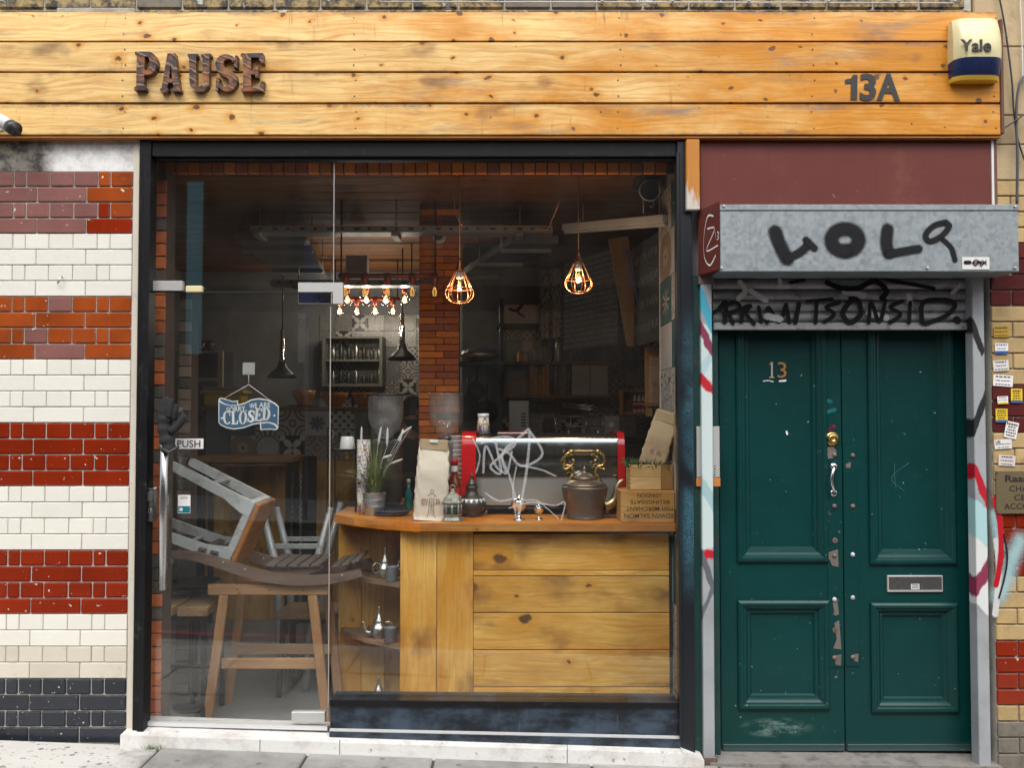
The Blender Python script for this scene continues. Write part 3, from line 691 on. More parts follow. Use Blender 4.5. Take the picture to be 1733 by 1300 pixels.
# house number 13A
hn = thing('house_number', 'black peeling vinyl number 13A on the pine fascia', 'number', (X(1483, YF), YF, Z(172, YF)))
for s_, a, b in (('1', 1440, 1455), ('3', 1461, 1489), ('A', 1490, 1530)):
    if s_ == '1': polys([[(.30, 0), (.62, 0), (.62, 1), (.40, 1), (.30, .86), (0, .80), (0, .64), (.30, .66)]], face_mt((X(1435, YF), YF - .0052, Z(168.5, YF)), 21 * S(YF) / .62, 43 * S(YF), R(1.5)), 'numeral', M_ink, hn, .0006); continue
    text(s_, (X((a + b) / 2, YF), YF - .0052, Z(147, YF)), 43 * S(YF), M_ink, hn, (b - a) * S(YF), .035 if s_ != '1' else .012, .0006, R(1.5), name='numeral')
# alarm box
ab = thing('alarm_box', 'ivory and navy burglar alarm box at right end of the fascia', 'alarm box', (X(1652, YF), YF, Z(142, YF)))
def bell(u, v, z_lo, z_hi, out=0.0):
    ax = .5 * (1 - math.cos(math.pi * u)); t = v
    zz = Z(z_lo, YF) + (Z(z_hi, YF) - Z(z_lo, YF)) * t
    full = (zz - Z(142, YF)) / (Z(40, YF) - Z(142, YF))
    dep = .035 + .055 * math.sin(math.pi * min(1, max(0, .12 + full * .80))) * (1 - .55 * abs(2 * u - 1) ** 3)
    return ax, zz, dep
def bell_part(z_lo, z_hi, name, m, out):
    q = M(); nu, nv = 15, 9; xa, xb = X(1612, YF), X(1694, YF)
    pts = {}
    def f(u, v):
        zz = Z(z_lo, YF) + (Z(z_hi, YF) - Z(z_lo, YF)) * v
        full = (zz - Z(142, YF)) / (Z(40, YF) - Z(142, YF))
        w_ = 1.0 - .05 * (2 * abs(full - .5)) ** 2
        dep = .030 + .075 * max(.0, math.sin(math.pi * (.10 + full * .78))) ** .8
        xx = xa + (xb - xa) * (.5 + (u - .5) * w_)
        side = 1 - abs(2 * u - 1) ** 5 * .45
        return Vector((xx, YF - dep * side - out, zz))
    q.grid(f, nu, nv)
    # close to the board
    rim = [f(i / (nu - 1), 0) for i in range(nu)]; rim2 = [f(i / (nu - 1), 1) for i in range(nu)]
    for rm, rev in ((rim, 0), (rim2, 1)):
        k = len(rm); vs_ = rm + [Vector((p.x, YF - .001, p.z)) for p in rm]; fs = [(i, i + k, i + 1 + k, i + 1) if not rev else (i, i + 1, i + 1 + k, i + k) for i in range(k - 1)]; q.add(vs_, fs)
    for uu, rev in ((0, 0), (1, 1)):
        rm = [f(uu, j / (nv - 1)) for j in range(nv)]; k = nv; vs_ = rm + [Vector((p.x, YF - .001, p.z)) for p in rm]
        q.add(vs_, [(i, i + 1, i + 1 + k, i + k) if not rev else (i, i + k, i + 1 + k, i + 1) for i in range(k - 1)])
    return q.build(name, m, ab)
bell_part(109, 40, 'cover', M_ivory, .0); bell_part(135, 109.2, 'blue_lens', M_navy, .001); bell_part(142, 135.2, 'yellow_base', M_yel, .0)
text('Yale', (X(1660, YF - .1), YF - .1075, Z(76, YF - .105)), 19 * S(YF), M_ink, ab, 51 * S(YF), .02, .002)
# security camera, cut by the left edge of the photograph
cc = W(8, 208, YF - .11); cv = thing('security_camera', 'white bullet camera with dark hood under left end of fascia', 'camera', (cc.x, YF, cc.z))
d = Vector((.80, -.35, -.46)).normalized()
q = M(); q.tube([cc - d * .09, cc - d * .085, cc + d * .045], [.020, .030, .031], 20); q.build('housing', M_white, cv)
q = M(); q.tube([cc + d * .0455, cc + d * .085, cc + d * .087, cc + d * .075], [.0335, .0335, .027, .026], 20); q.build('hood', M_dark, cv)
q = M(); q.cyl(cc + d * .05, cc + d * .077, .024, .024); q.build('lens', pm('lens_glass', (.01, .01, .012), .08), cv)
q = M(); q.tube([cc - d * .03, cc - d * .04 + Vector((-.03, .05, .02)), (cc.x - .08, YF - .005, cc.z + .03)], .011, 10); q.build('bracket', M_white, cv)
q = M(); q.cyl((cc.x - .08, YF - .012, cc.z + .03), (cc.x - .08, YF - .0005, cc.z + .03), .032); q.build('mounting_plate', M_white, cv)
M_silver = pm('silver_painted_rail', (.62, .63, .64), .35, .15, .06, bump=.03)
# ================================================================== shopfront frame and glass
YG = .035                                  # pane
gx0, gx1 = X(250, -.02, 700), X(1148, -.02, 700)
fr = thing('shopfront_frame', 'black painted shopfront frame with navy riser around the cafe window', 'window frame', (0, .05, 0))
zt = Z(269, -.012)
M().cbox(X(233, 0), gx0, -.02, .06, zp(XL1) + .02, Z(236, 0), .004).build('jamb', M_black, fr)
M().cbox(gx0 - .030, gx0 + .002, -.032, -.0205, zp(XL1) + .02, zt + .03, .003).build('jamb_bead', M_black, fr)
M().cbox(gx1, X(1172, 0), -.02, .06, zp(.9) + .045, Z(236, 0), .004).build('jamb', M_jamb, fr)
M().cbox(gx1 - .004, gx1 + .012, -.030, -.0205, zp(.9) + .11, zt + .03, .003).build('jamb_bead', M_jamb, fr)
M().cbox(gx0 + .001, gx1 - .001, -.012, .06, zt + .012, Z(236, 0), .004).build('head', M_black, fr)
M().cbox(gx0 + .001, gx1 - .001, .006, .055, zt, zt + .0115, .003).build('head_bead', M_black, fr)
xm = X(559, .0, 1200)                     # door closing edge, start of the fixed pane
q = M(); q.prism([(xm, Z(1243, .0) + .012), (gx1 - .001, Z(1256, .0) + .012), (gx1 - .001, Z(1186, .05)), (xm, Z(1181, .05))], .0, .15); q.build('riser', M_riser, fr)
q = M(); q.prism([(xm, Z(1237, .0)), (gx1, Z(1250, .0)), (gx1, Z(1246, .0)), (xm, Z(1233, .0))], -.012, -.001); q.build('riser_bead', M_silver, fr)
q = M(); q.prism([(xm, Z(1250, .0)), (gx1 + .01, Z(1268, .0)), (gx1 + .01, Z(1250.5, .0)), (xm, Z(1237.5, .0))], -.018, -.0005); q.build('riser_foot', M_riser, fr)
q = M(); q.prism([(xm, Z(1190, .03)), (gx1 - .001, Z(1194, .03)), (gx1 - .001, Z(1186.3, .03)), (xm, Z(1181.4, .03))], -.012, -.0004); q.build('riser_cap', M_black, fr)
# panes
x563 = X(563, YG)
ft = thing('fixed_window', 'large fixed glass pane in front of the cafe counter', 'window', ((x563 + gx1) / 2, YG, Z(1185, YG)))
M().box(x563 + .002, gx1 - .001, YG, YG + .010, Z(1183, YG), zt - .001).build('pane', M_glass, ft)
M().box(gx0 + .002, x563 - .0015, YG, YG + .010, Z(491, YG), zt - .001).build('pane', M_glass, ft, label='overlight pane above the glass door')
M().box(x563 - .0014, x563 + .0019, YG - .001, YG + .011, Z(491, YG), zt - .001).build('joint', M_alu, ft)
def patch(px0, px1, py0, py1, parent, m=M_alu, name='patch_fitting', th=.012):
    return M().cbox(X(px0, YG - th), X(px1, YG - th), YG - th, YG + .010 + th, Z(py1, YG - th), Z(py0, YG - th), .002).build(name, m, parent)
q = M(); y = YG - .012
q.prism([(X(503, y), Z(478, y)), (X(579, y), Z(478, y)), (X(579, y), Z(514, y)), (X(562, y), Z(514, y)), (X(562, y), Z(494, y)), (X(503, y), Z(494, y))], y, YG + .022); q.build('patch_fitting', M_alu, ft)
patch(250, 306, 475, 492, ft)
# the glass door
dx0, dx1 = X(250, YG), X(558, YG)
gd = thing('glass_door', 'frameless glass shop door with long steel pull handle', 'door', ((dx0 + dx1) / 2, YG, Z(1226, YG)))
M().box(dx0 + .006, dx1, YG + .001, YG + .011, Z(1221, YG), Z(495, YG)).build('pane', M_doorglass, gd)
M().box(dx1 - .0001, dx1 + .003, YG - .0005, YG + .012, Z(1221, YG), Z(495, YG)).build('edge_strip', M_alu, gd)
M().box(dx0 + .006, dx1, YG - .0005, YG + .012, Z(494.9, YG), Z(493.2, YG)).build('top_edge', M_dark, gd)
patch(503, 560, 495.5, 514, gd, M_chrome)
patch(497, 553, 1206, 1224, gd)
q = M(); q.prism([(dx0 + .002, Z(1228, YG)), (dx1, Z(1236, YG)), (dx1, Z(1229.5, YG)), (dx0 + .002, Z(1221.4, YG))], YG - .012, YG + .02); q.build('bottom_rail', M_silver, gd)
hx = X(279, -.045)
hd = M(); hd.cyl((hx, -.045, Z(998, -.045)), (hx, -.045, Z(690, -.045)), .0215, None, 24); ho = hd.build('pull_handle', M_steel, gd)
for py in (960, 730):
    q = M(); q.cyl((hx, -.045, Z(py, -.045)), (hx, YG, Z(py, -.045)), .009); q.build('standoff', M_steel, gd)
lk = M(); lk.cbox(X(249, .0), X(263, .0), -.012, .034, Z(883, .0), Z(826, .0), .003); lo = lk.build('lock', M_steel, gd)
M().cbox(X(251.5, -.01), X(260.5, -.01), -.0155, -.0118, Z(848, -.01), Z(832, -.01), .001).build('letter_slot', pm('lock_slots', (.2, .2, .2), .4, .8), lo)
q = M(); q.cyl((X(256, -.01), -.0165, Z(865, -.01)), (X(256, -.01), -.0118, Z(865, -.01)), .012, None, 16); q.build('key_cylinder', M_chrome, lo)
M().cbox(X(255.2, -.01), X(256.8, -.01), -.0175, -.0166, Z(869, -.01), Z(860, -.01), .0003).build('keyway', M_dark, lo)
# contact sensor above the door
q = M(); q.cbox(X(313, .02), X(341, .02), .008, .0345, Z(495, .02), Z(484, .02), .004); tag(q.build('door_sensor', M_ivory), 'small cream door contact sensor on the overlight edge', 'sensor')
# push plate, cctv notice
y = YG - .0012
ps = thing('push_plate', 'white PUSH plate stuck on the glass door by the handle', 'sign', (X(320, y), y, Z(760, y)))
M().cbox(X(297, y), X(345, y), y - .002, y + .001, Z(760, y), Z(742.5, y), .0006).build('plate', M_white, ps)
text('PUSH', (X(320.5, y), y - .0026, Z(751.2, y)), 12 * S(y), M_ink, ps, 39 * S(y), .004, .0006)
cs = thing('cctv_notice', 'white and teal CCTV sticker on the glass door', 'sticker', (X(314, y), y, Z(869, y)))
M().cbox(X(303, y), X(324, y), y - .001, y + .001, Z(869, y), Z(838, y), .0003).build('card', M_white, cs)
M().cbox(X(303.6, y), X(323.4, y), y - .0018, y - .0011, Z(868, y), Z(857, y), .0002).build('teal_panel', pm('teal_print', (.0, .16, .20), .4), cs)
text('CCTV', (X(313.5, y), y - .0016, Z(843, y)), 3.4 * S(y), M_ink, cs, 12 * S(y), .01, .0003)
q = M(); q.cyl((X(308.5, y), y - .0022, Z(862.5, y)), (X(308.5, y), y - .0019, Z(862.5, y)), 3.2 * S(y)); q.build('badge', M_white, cs)
# black glove pulled over the top of the handle
gv = M(); gy = -.055
def G(px, py, dy=0.0): return W(px, py, gy + dy)
gv.tube(smooth_path([G(286, 764), G(285, 752), G(281, 738), G(279, 722), G(281, 708), G(283, 698)], 4), [.034 + .004 * math.sin(i * 1.3) for i in range(21)], 12)
for base, tip, r, dy in (((272, 712), (276, 680), .016, .010), ((279, 706), (282, 674), .018, -.012), ((286, 706), (289, 677), .018, -.016), ((293, 710), (297, 685), .016, -.006)):
    a, b = G(*base, dy), G(*tip, dy); md = a.lerp(b, .55) + Vector((.002, -.004, 0))
    gv.tube(smooth_path([a, md, b, b + (b - md) * .10], 4), [r * 1.05] * 4 + [r] * 4 + [r * .98, r * .9, r * .75, r * .5, r * .2], 10)
a, b = G(289, 730, -.01), G(311, 706, -.015); gv.tube(smooth_path([a, G(300, 722, -.014), b, b + Vector((.006, 0, .008))], 4), [.020] * 4 + [.018] * 4 + [.016, .015, .012, .008, .003], 10)
gl = tag(gv.build('glove', pm('black_glove_knit', (.016, .016, .017), .85, var=.3, bump=.5, bs=300)), 'black knitted glove pulled over top of steel door handle', 'glove')
q = M(); q.tube([G(269, 757, -.036), G(286, 766, -.040), G(303, 756, -.030)], .007, 8); q.build('cuff_trim', M_dark, gl)
# hanging closed sign
y = YG + .016
cl = thing('closed_sign', 'blue ribbon-shaped sign reading SORRY WE ARE CLOSED hung inside the door', 'sign', (X(421, y), y, Z(731, y)))
def C2(px, py): p = W(px, py, y); return (p.x, p.z)
def wave(px, up): # centre wave of the ribbon
    return 0
top = [(370, 676), (373, 673), (380, 673), (392, 679), (402, 679)]
outl = [(370, 676), (374, 673), (384, 676), (394, 679), (403, 678), (403, 685), (414, 682), (426, 676), (438, 674), (452, 676), (464, 681), (472, 688), (471, 724), (468, 728), (456, 727), (441, 728), (440, 717), (428, 719), (412, 725), (396, 727), (384, 725), (374, 720), (370, 716)]
polys([[C2(*p) for p in outl]], face_mt((0, y, 0)), 'edge_board', M_white, cl, .002)
cxx = sum(p[0] for p in outl) / len(outl); 
M_cblue = pm('sign_blue', (.045, .105, .19), .45, var=.12, bump=.05)
body = [(371.5, 681), (380, 685), (391, 687.5), (404, 686.5), (414, 684), (426, 678), (438, 676), (452, 678), (463, 683), (470.5, 689), (470, 722), (466, 717), (455, 714), (441, 715), (428, 717), (412, 723), (396, 725), (384, 723), (375, 718.5), (371.5, 715.5)]
fold1 = [(372, 677.5), (374.5, 674.8), (384, 677.5), (394, 680.3), (401.5, 680), (401.5, 685.2), (391, 686), (381, 683.2)]
fold2 = [(442, 717), (454, 716), (464, 719), (468.8, 724), (467, 726.3), (456, 725.3), (442.6, 726.3)]
for i, lp in enumerate((body, fold1, fold2)): polys([[C2(*p) for p in lp]], face_mt((0, y - .0024, 0)), 'blue_face', M_cblue, cl, .0004)
xx = 378.0
for i, (ch, wd, zb) in enumerate((('C', 13.5, 718), ('L', 12, 718.2), ('O', 14.5, 717), ('S', 12, 714.5), ('E', 13, 712), ('D', 14.5, 711))):
    lp, gw = glyph(ch); kx = wd * S(y) / gw * .96; kz = 22 * S(y)
    p = W(xx, zb + .5, y - .0034); mt = face_mt(p, kx, kz, R(-(4, 2, -3, -7, -6, -3)[i]) * -1 * -1)
    polys(lp if ch not in 'SC' else lp[:1], mt, 'letter', M_white, cl, .0004)
    if ch in 'SC': [polys([q_], mt @ Matrix.Translation((0, 0, .0009)), 'letter_serif', M_white, cl, .0003) for q_ in lp[1:]]
    xx += wd
for s_, px, py, wd, tr in (('SORRY,', 400, 692.5, 34, -5), ('WE', 428.5, 687, 13, -4), ('ARE', 448, 685.5, 19, 0)):
    text(s_, W(px, py, y - .0034), 8.5 * S(y), M_white, cl, wd * S(y), .012, .0004, R(tr))
for px, py in ((375.5, 708), (464.5, 703.5)):
    p = W(px, py, y - .003); q = M(); q.cyl(p, p + Vector((0, -.0012, 0)), .0052); q.build('dot', M_white, cl)
q = M(); kp = W(421, 651, y); q.tube([W(379, 675, y), kp], .0014, 6); q.tube([kp, W(463, 682, y)], .0014, 6); q.tube([kp, W(421, 626, y)], .0018, 6); q.build('string', M_white, cl)
pp = W(421, 624, YG + .0125); q = M(); q.cbox(pp.x - .030, pp.x + .030, YG + .0115, YG + .0135, pp.z - .030, pp.z + .030, .0008); 
q.build('adhesive_pad', pm('clear_pad', (.30, .31, .28), .3), cl)
q = M(); q.cyl((pp.x, YG + .0136, pp.z), (pp.x, YG + .022, pp.z), .012, .010); q.build('hook', M_steel, cl)
# etched scribble on the fixed pane
y = YG - .0006
def L(*pts): return [(W(a, b, y).x, W(a, b, y).z) for a, b in pts]
sc_ = [(L((815, 750), (835, 742), (862, 740), (872, 752), (850, 770), (830, 790), (848, 800), (838, 745)), .013), (L((818, 800), (822, 755), (840, 790), (856, 802)), .012),
       (L((850, 768), (885, 735), (896, 731), (892, 790), (884, 840), (878, 872)), .014), (L((898, 732), (918, 765), (905, 782), (880, 788), (862, 768), (845, 760)), .013),
       (L((846, 770), (860, 800), (872, 840)), .011), (L((866, 765), (858, 800), (850, 770), (868, 745)), .011), (L((880, 788), (915, 795), (940, 806)), .009),
       (L((822, 835), (845, 848), (875, 842)), .010), (L((862, 860), (900, 850), (938, 856), (956, 850), (950, 880)), .008), (L((874, 790), (868, 830), (874, 880)), .007), (L((806, 800), (812, 770), (800, 742)), .008), (L((880, 850), (905, 846), (925, 860), (945, 878)), .006)]
sc_ = [(a, b * 1.15) for a, b in sc_]
eo = spray(sc_, y, M_etch, 'window_scribble'); tag(eo, 'white scribbled tag on the window glass before the coffee machine', 'graffiti')

# ================================================================== steps
st = M(); xa, xb = XL1 + .003, X(1190, -.05, 1280)
q = M(); q.prism([(xa, zp(xa) - .06), (xb, zp(xb) - .06), (xb, zp(xb) + .045), (X(1150, 0, 1250), zp(gx1) + .080), (gx1, Z(1262, .0)), (xm, Z(1243, 0)), (xa, Z(1231, 0))], -.075, .16)
for v in q.v:
    if v.y < 0 and v.z > zp(v.x) + .01: v.z -= .012
so_ = q.build('stone_step', M_step); struct(so_)
for px in (440, 575, 960):
    p = W(px, 1250, -.076); q = M(); q.box(p.x - .0012, p.x + .0012, -.0765, -.07, zp(p.x) - .02, Z(1243, 0)); q.build('step_joint', M_joint, so_)
YD_ = .13; q = M(); xa, xb = X(1196, .05, 1280), X(1682, .05, 1290); q.prism([(xa, zp(xa) - .1), (xb, zp(xb) - .1), (xb, Z(1277, YD_)), (xa, Z(1271, YD_))], -.03, .45); struct(q.build('door_step', pm('grey_step_stone', (.20, .19, .175), .85, var=.3, bump=.4, dirt=.6)))

# ================================================================== side doorway
YD = .13
pn = thing('red_panel', 'plain oxblood painted panel between fascia and shutter hood', 'panel', (X(1435), .02, Z(345)))
M().cbox(X(1187, -.01), X(1684, -.01), -.01, .02, Z(372), Z(228), .003).build('board', M_red, pn)
M().cbox(X(1684, -.01), X(1688, -.01), -.016, .02, Z(372), Z(228), .001).build('white_bead', M_white, pn)
M().cbox(X(1688.3, -.01), X(1694, -.01), -.012, .02, Z(372), Z(228), .001).build('brown_bead', M_endcap, pn)
bk = M(); bk.cbox(X(1164, -.055), X(1187, -.055), -.055, -.0205, Z(355, -.055), Z(235, -.055), .004); tag(bk.build('bracket', M_flake), 'orange and white peeling timber bracket beneath the fascia', 'bracket')
# hood of the roller shutter
hd_ = thing('roller_shutter', 'galvanised roller shutter hood and rails over green doors, sprayed with black tags', 'shutter', (X(1435), -.1, Z(462)))
HY = -.20
hx0, hx1 = X(1219, HY, 400), X(1724, HY, 400)
hz0, hz1 = Z(459.5, HY), Z(346, HY)
M().cbox(hx0, hx1, HY, -.012, hz0, hz1 - .028, .003).build('hood', M_galv, hd_)
M().cbox(hx0 - .001, hx1 + .001, HY - .004, -.012, hz1 - .0275, hz1, .002).build('hood_flange', M_galv, hd_)
for px, py in ((1225, 349), (1718, 349), (1221, 453), (1570, 453), (1718, 453)):
    p = W(px, py, HY - .005); q = M(); q.lathe([(.006, 0), (.006, .003), (.003, .005)], (0, 0, 0), 10, mt=Matrix.Rotation(R(90), 3, 'X')); q.xf(Matrix.Translation(p)); q.build('bolt', M_galv_old, hd_)
ck = M(); xA, xB = X(1183, -.03, 400), hx0 - .0015
ck.slab([(xA, -.010), (xB, HY + .004), (xB, -.010)], Z(463, -.06), Z(352, -.06)); ck.build('side_cheek', M_red, hd_)
def cheek(s, t, off):   # marker tag on the slanting cheek
    a = Vector((xA, -.010, 0)); b = Vector((xB, HY + .004, 0)); p = a.lerp(b, s); n = Vector((-(HY + .014), (xB - xA) * -1, 0)).normalized() * -1
    n = Vector((-abs(HY), -(xB - xA), 0)).normalized()
    return (p.x + n.x * -off, p.y + n.y * -off, t)
zc0, zc1 = Z(463, -.06), Z(352, -.06); zz = lambda f: zc0 + (zc1 - zc0) * f
spray([([(.72, zz(.82)), (.45, zz(.84)), (.28, zz(.55)), (.30, zz(.25)), (.55, zz(.10)), (.82, zz(.22))], .010), ([(.45, zz(.66)), (.78, zz(.62)), (.40, zz(.34)), (.92, zz(.36))], .008), ([(.80, zz(.58)), (.84, zz(.46))], .006), ([(.90, zz(.56)), (.97, zz(.54)), (.92, zz(.50)), (.97, zz(.47)), (.90, zz(.44))], .006)], 0, M_spw, 'white_tag', hd_, cheek)
# black spray letters on the hood
y = HY - .001
def H(*pts): return [(W(a, b, y).x, W(a, b, y).z) for a, b in pts]
px_m = S(y)
spray([(H((1312, 392), (1320, 415), (1332, 438)), 30 * px_m), (H((1332, 437), (1352, 428), (1368, 414)), 19 * px_m), (H((1364, 406), (1378, 420)), 16 * px_m),
       (H(*[(1430 + 23 * math.cos(R(a)), 406 - 19 * math.sin(R(a))) for a in range(-90, 275, 30)]), 31 * px_m),
       (H((1502, 388), (1500, 410), (1504, 428)), 27 * px_m), (H((1504, 430), (1530, 425), (1554, 421)), 19 * px_m),
       (H((1600, 376), (1580, 382), (1566, 398), (1574, 408), (1592, 400), (1606, 384), (1602, 378)), 13 * px_m), (H((1594, 404), (1610, 420), (1616, 440)), 12 * px_m)], y, M_spk_soft, 'black_spray_letters', hd_)
q = M(); p0, p1 = W(1628, 456, y), W(1674, 435, y); q.cbox(p0.x, p1.x, y - .0022, y - .0012, p0.z, p1.z, .0003); stk = q.build('sticker', M_white, hd_, label='white sticker with black drawing on the hood')
y2 = y - .0035
def H2(*pts): return [(W(a, b, y2).x, W(a, b, y2).z) for a, b in pts]
spray([(H2((1634, 444), (1641, 444)), .019)] + [(H2((1645, 445), (1652, 439 + k * 2.4), (1662, 448 - k * 1.8), (1669, 440 + k * 2)), .0032) for k in range(5)] + [(H2((1647, 442), (1650, 450), (1656, 441), (1660, 451), (1665, 443)), .004)], y2, M_spk_thin, 'sticker_print', hd_)
# curtain slats
sx0, sx1 = X(1206, .06, 520), X(1651, .06, 520)
for i, (a, b) in enumerate(((458, 471), (471.5, 490), (490.5, 508), (508.5, 527), (527.5, 545))):
    q = M(); prof = [(.075, 0), (.060, .12), (.052, .5), (.060, .85), (.072, 1.0)]; za, zb = Z(b, .05), Z(a, .05)
    vs_ = [(x, .05 + (yy - .052), za + (zb - za) * t) for x in (sx0, sx1) for yy, t in prof]
    q.add(vs_, [(j, j + 5, j + 6, j + 1)[::-1] for j in range(4)], True); q.build('slat', M_slatm, hd_)
M().box(sx0, sx1, .075, .085, Z(560, .08), Z(455, .08)).build('slat_backing', M_dark, hd_)
M().cbox(sx0, sx1, .040, .074, Z(558, .04), Z(545.5, .04), .003).build('bottom_bar', M_slatm, hd_)
y = .036
def K(*pts): return [(W(a, b, y).x, W(a, b, y).z) for a, b in pts]
tags = [(K((1218, 522), (1228, 512), (1226, 545)), 7), (K((1206, 530), (1240, 512), (1252, 522), (1225, 532)), 6), (K((1232, 530), (1240, 547)), 6), (K((1254, 545), (1258, 522), (1270, 518), (1262, 530), (1276, 548)), 6), (K((1284, 520), (1288, 545)), 6),
        (K((1298, 546), (1300, 520), (1318, 545), (1330, 516)), 6), (K((1330, 516), (1336, 546)), 6), (K((1352, 515), (1346, 546)), 7), (K((1366, 510), (1408, 506)), 5), (K((1382, 510), (1380, 546)), 6), (K((1420, 512), (1398, 520), (1412, 532), (1395, 545)), 6),
        (K((1440, 508), (1426, 530), (1438, 546), (1456, 532), (1452, 510), (1440, 506)), 8), (K((1470, 546), (1474, 512), (1488, 545), (1498, 508)), 6), (K((1526, 510), (1506, 520), (1524, 532), (1506, 546)), 6), (K((1540, 512), (1538, 546)), 6),
        (K((1560, 546), (1562, 512), (1600, 508), (1616, 516), (1600, 535), (1565, 548)), 7), (K((1619, 540), (1621, 543)), 10), (K((1400, 478), (1418, 486), (1450, 488), (1480, 476), (1500, 492), (1492, 505)), 8), (K((1502, 474), (1548, 482), (1580, 488)), 6), (K((1338, 478), (1360, 474)), 5)]
spray([(a, b * 1.4 * S(y)) for a, b in tags], y, M_spk, 'black_tag_writing', hd_)
spray_each([(a, b * S(y)) for a, b in ((K((1252, 478), (1262, 492), (1250, 505)), 12), (K((1270, 492), (1296, 508)), 12), (K((1320, 474), (1322, 486)), 9), (K((1430, 494), (1462, 500)), 14), (K((1538, 500), (1540, 512)), 12), (K((1612, 496), (1625, 482)), 9), (K((1298, 535), (1320, 540)), 14), (K((1470, 530), (1500, 538)), 13))], y + .002, M_spw_soft, 'white_spray_patches', hd_)
# guide rails
gl_ = M(); gl_.cbox(X(1187, -.01, 700), X(1208, -.01, 1000), -.012, .060, zp(1.0) + .02, Z(466, 0), .003); r1 = gl_.build('guide_rail', M_rail, hd_)
gr_ = M(); gr_.cbox(X(1651, -.01, 900), X(1671, -.01, 900), -.012, .060, zp(2.2) - .02, Z(466, 0), .003); r2 = gr_.build('guide_rail', M_rail, hd_)
M().cbox(X(1184, -.015), X(1210, -.015), -.015, .05, Z(482, 0), Z(464, 0), .003).build('rail_bracket', M_rust, hd_)
M().cbox(X(1190, -.02, 1270), X(1214, -.02, 1270), -.02, .05, zp(1.0) - .02, zp(1.0) + .03, .003).build('rail_shoe', M_rust, hd_)
y = -.0135
def A(*pts): return [(W(a, b, y).x, W(a, b, y).z) for a, b in pts]
k_ = S(y)
def rail_paint(bands):
    def fn(nb):
        p = nb.pos(); x, yy, z = nb.sep(p); n = nb.noise(p, 7, 4, .6); f = nb.noise(p, 180, 2); g = nb.noise(p, 40, 5, .6)
        c = nb.mix(nb.noise(p, 6, 5).step(.4, .75) * .6, (.32, .34, .36), (.22, .23, .245)); c = nb.mix(g.step(.66, .74) * .7, c, (.10, .10, .10))
        for top, bot, col, tl, xm_ in bands:
            zt__, zb__ = Z(top), Z(bot); h = zz__ = z + (n - .5) * .10 + (x - xm_) * tl + (f - .5) * .012
            c = nb.mix(h.step(zb__ - .008, zb__ + .008) * (1.0 - h.step(zt__ - .008, zt__ + .008)), c, col)
        return {'Base Color': c, 'Roughness': g * .25 + .35, 'normal': nb.bump(g, .08, .003)}
    return fn
xl_, xr_ = X(1197), X(1661)
r1.data.materials[0] = mat('sprayed_rail_left', rail_paint(((552, 940, (.50, .60, .60), .4, xl_), (600, 626, (.36, .52, .56), -1.5, xl_), (820, 850, (.30, .46, .48), 1.5, xl_), (512, 552, (.06, .36, .50), 2.5, xl_), (565, 590, (.20, .03, .07), 2.0, xl_), (643, 662, (.42, .008, .02), .9, xl_), (935, 951, (.42, .008, .02), -.3, xl_), (962, 990, (.10, .11, .13), 2.5, xl_), (1004, 1022, (.11, .12, .14), -2.5, xl_))))
r2.data.materials[0] = mat('sprayed_rail_right', rail_paint(((575, 604, (.012, .012, .014), 2.4, xr_), (604, 680, (.30, .32, .34), -2.0, xr_), (672, 704, (.014, .014, .016), -2.6, xr_), (855, 925, (.36, .56, .58), .8, xr_), (820, 850, (.40, .008, .02), 2.2, xr_), (925, 1040, (.62, .64, .64), 1.0, xr_), (950, 985, (.22, .03, .07), -1.6, xr_))))
# graffiti running over onto the brick wall
y = -.0035; k_ = S(y)
gp = thing('wall_graffiti', 'red, white and blue spray paint sweeping across the right brick wall', 'graffiti', (X(1700), y, Z(1060)))
spray([(A((1690, 1010), (1702, 985), (1712, 950), (1726, 915)), 44 * k_)], y, M_spc_soft, 'blue_haze', gp)
spray([(A((1684, 870), (1688, 905), (1694, 925)), 26 * k_)], y - .0006, M_spc_soft, 'blue_haze', gp)
spray([(A((1686, 915), (1690, 960), (1687, 1010), (1684, 1040)), 13 * k_)], y - .001, M_spw_soft, 'white_sweep', gp)
spray([(A((1683, 845), (1691, 880), (1694, 925), (1690, 965), (1685, 990)), 10 * k_)], y - .002, M_spr, 'red_sweep', gp)
spray([(A((1698, 905), (1704, 940), (1700, 975), (1690, 1012)), 4 * k_)], y - .002, M_spk_soft, 'dark_line', gp)
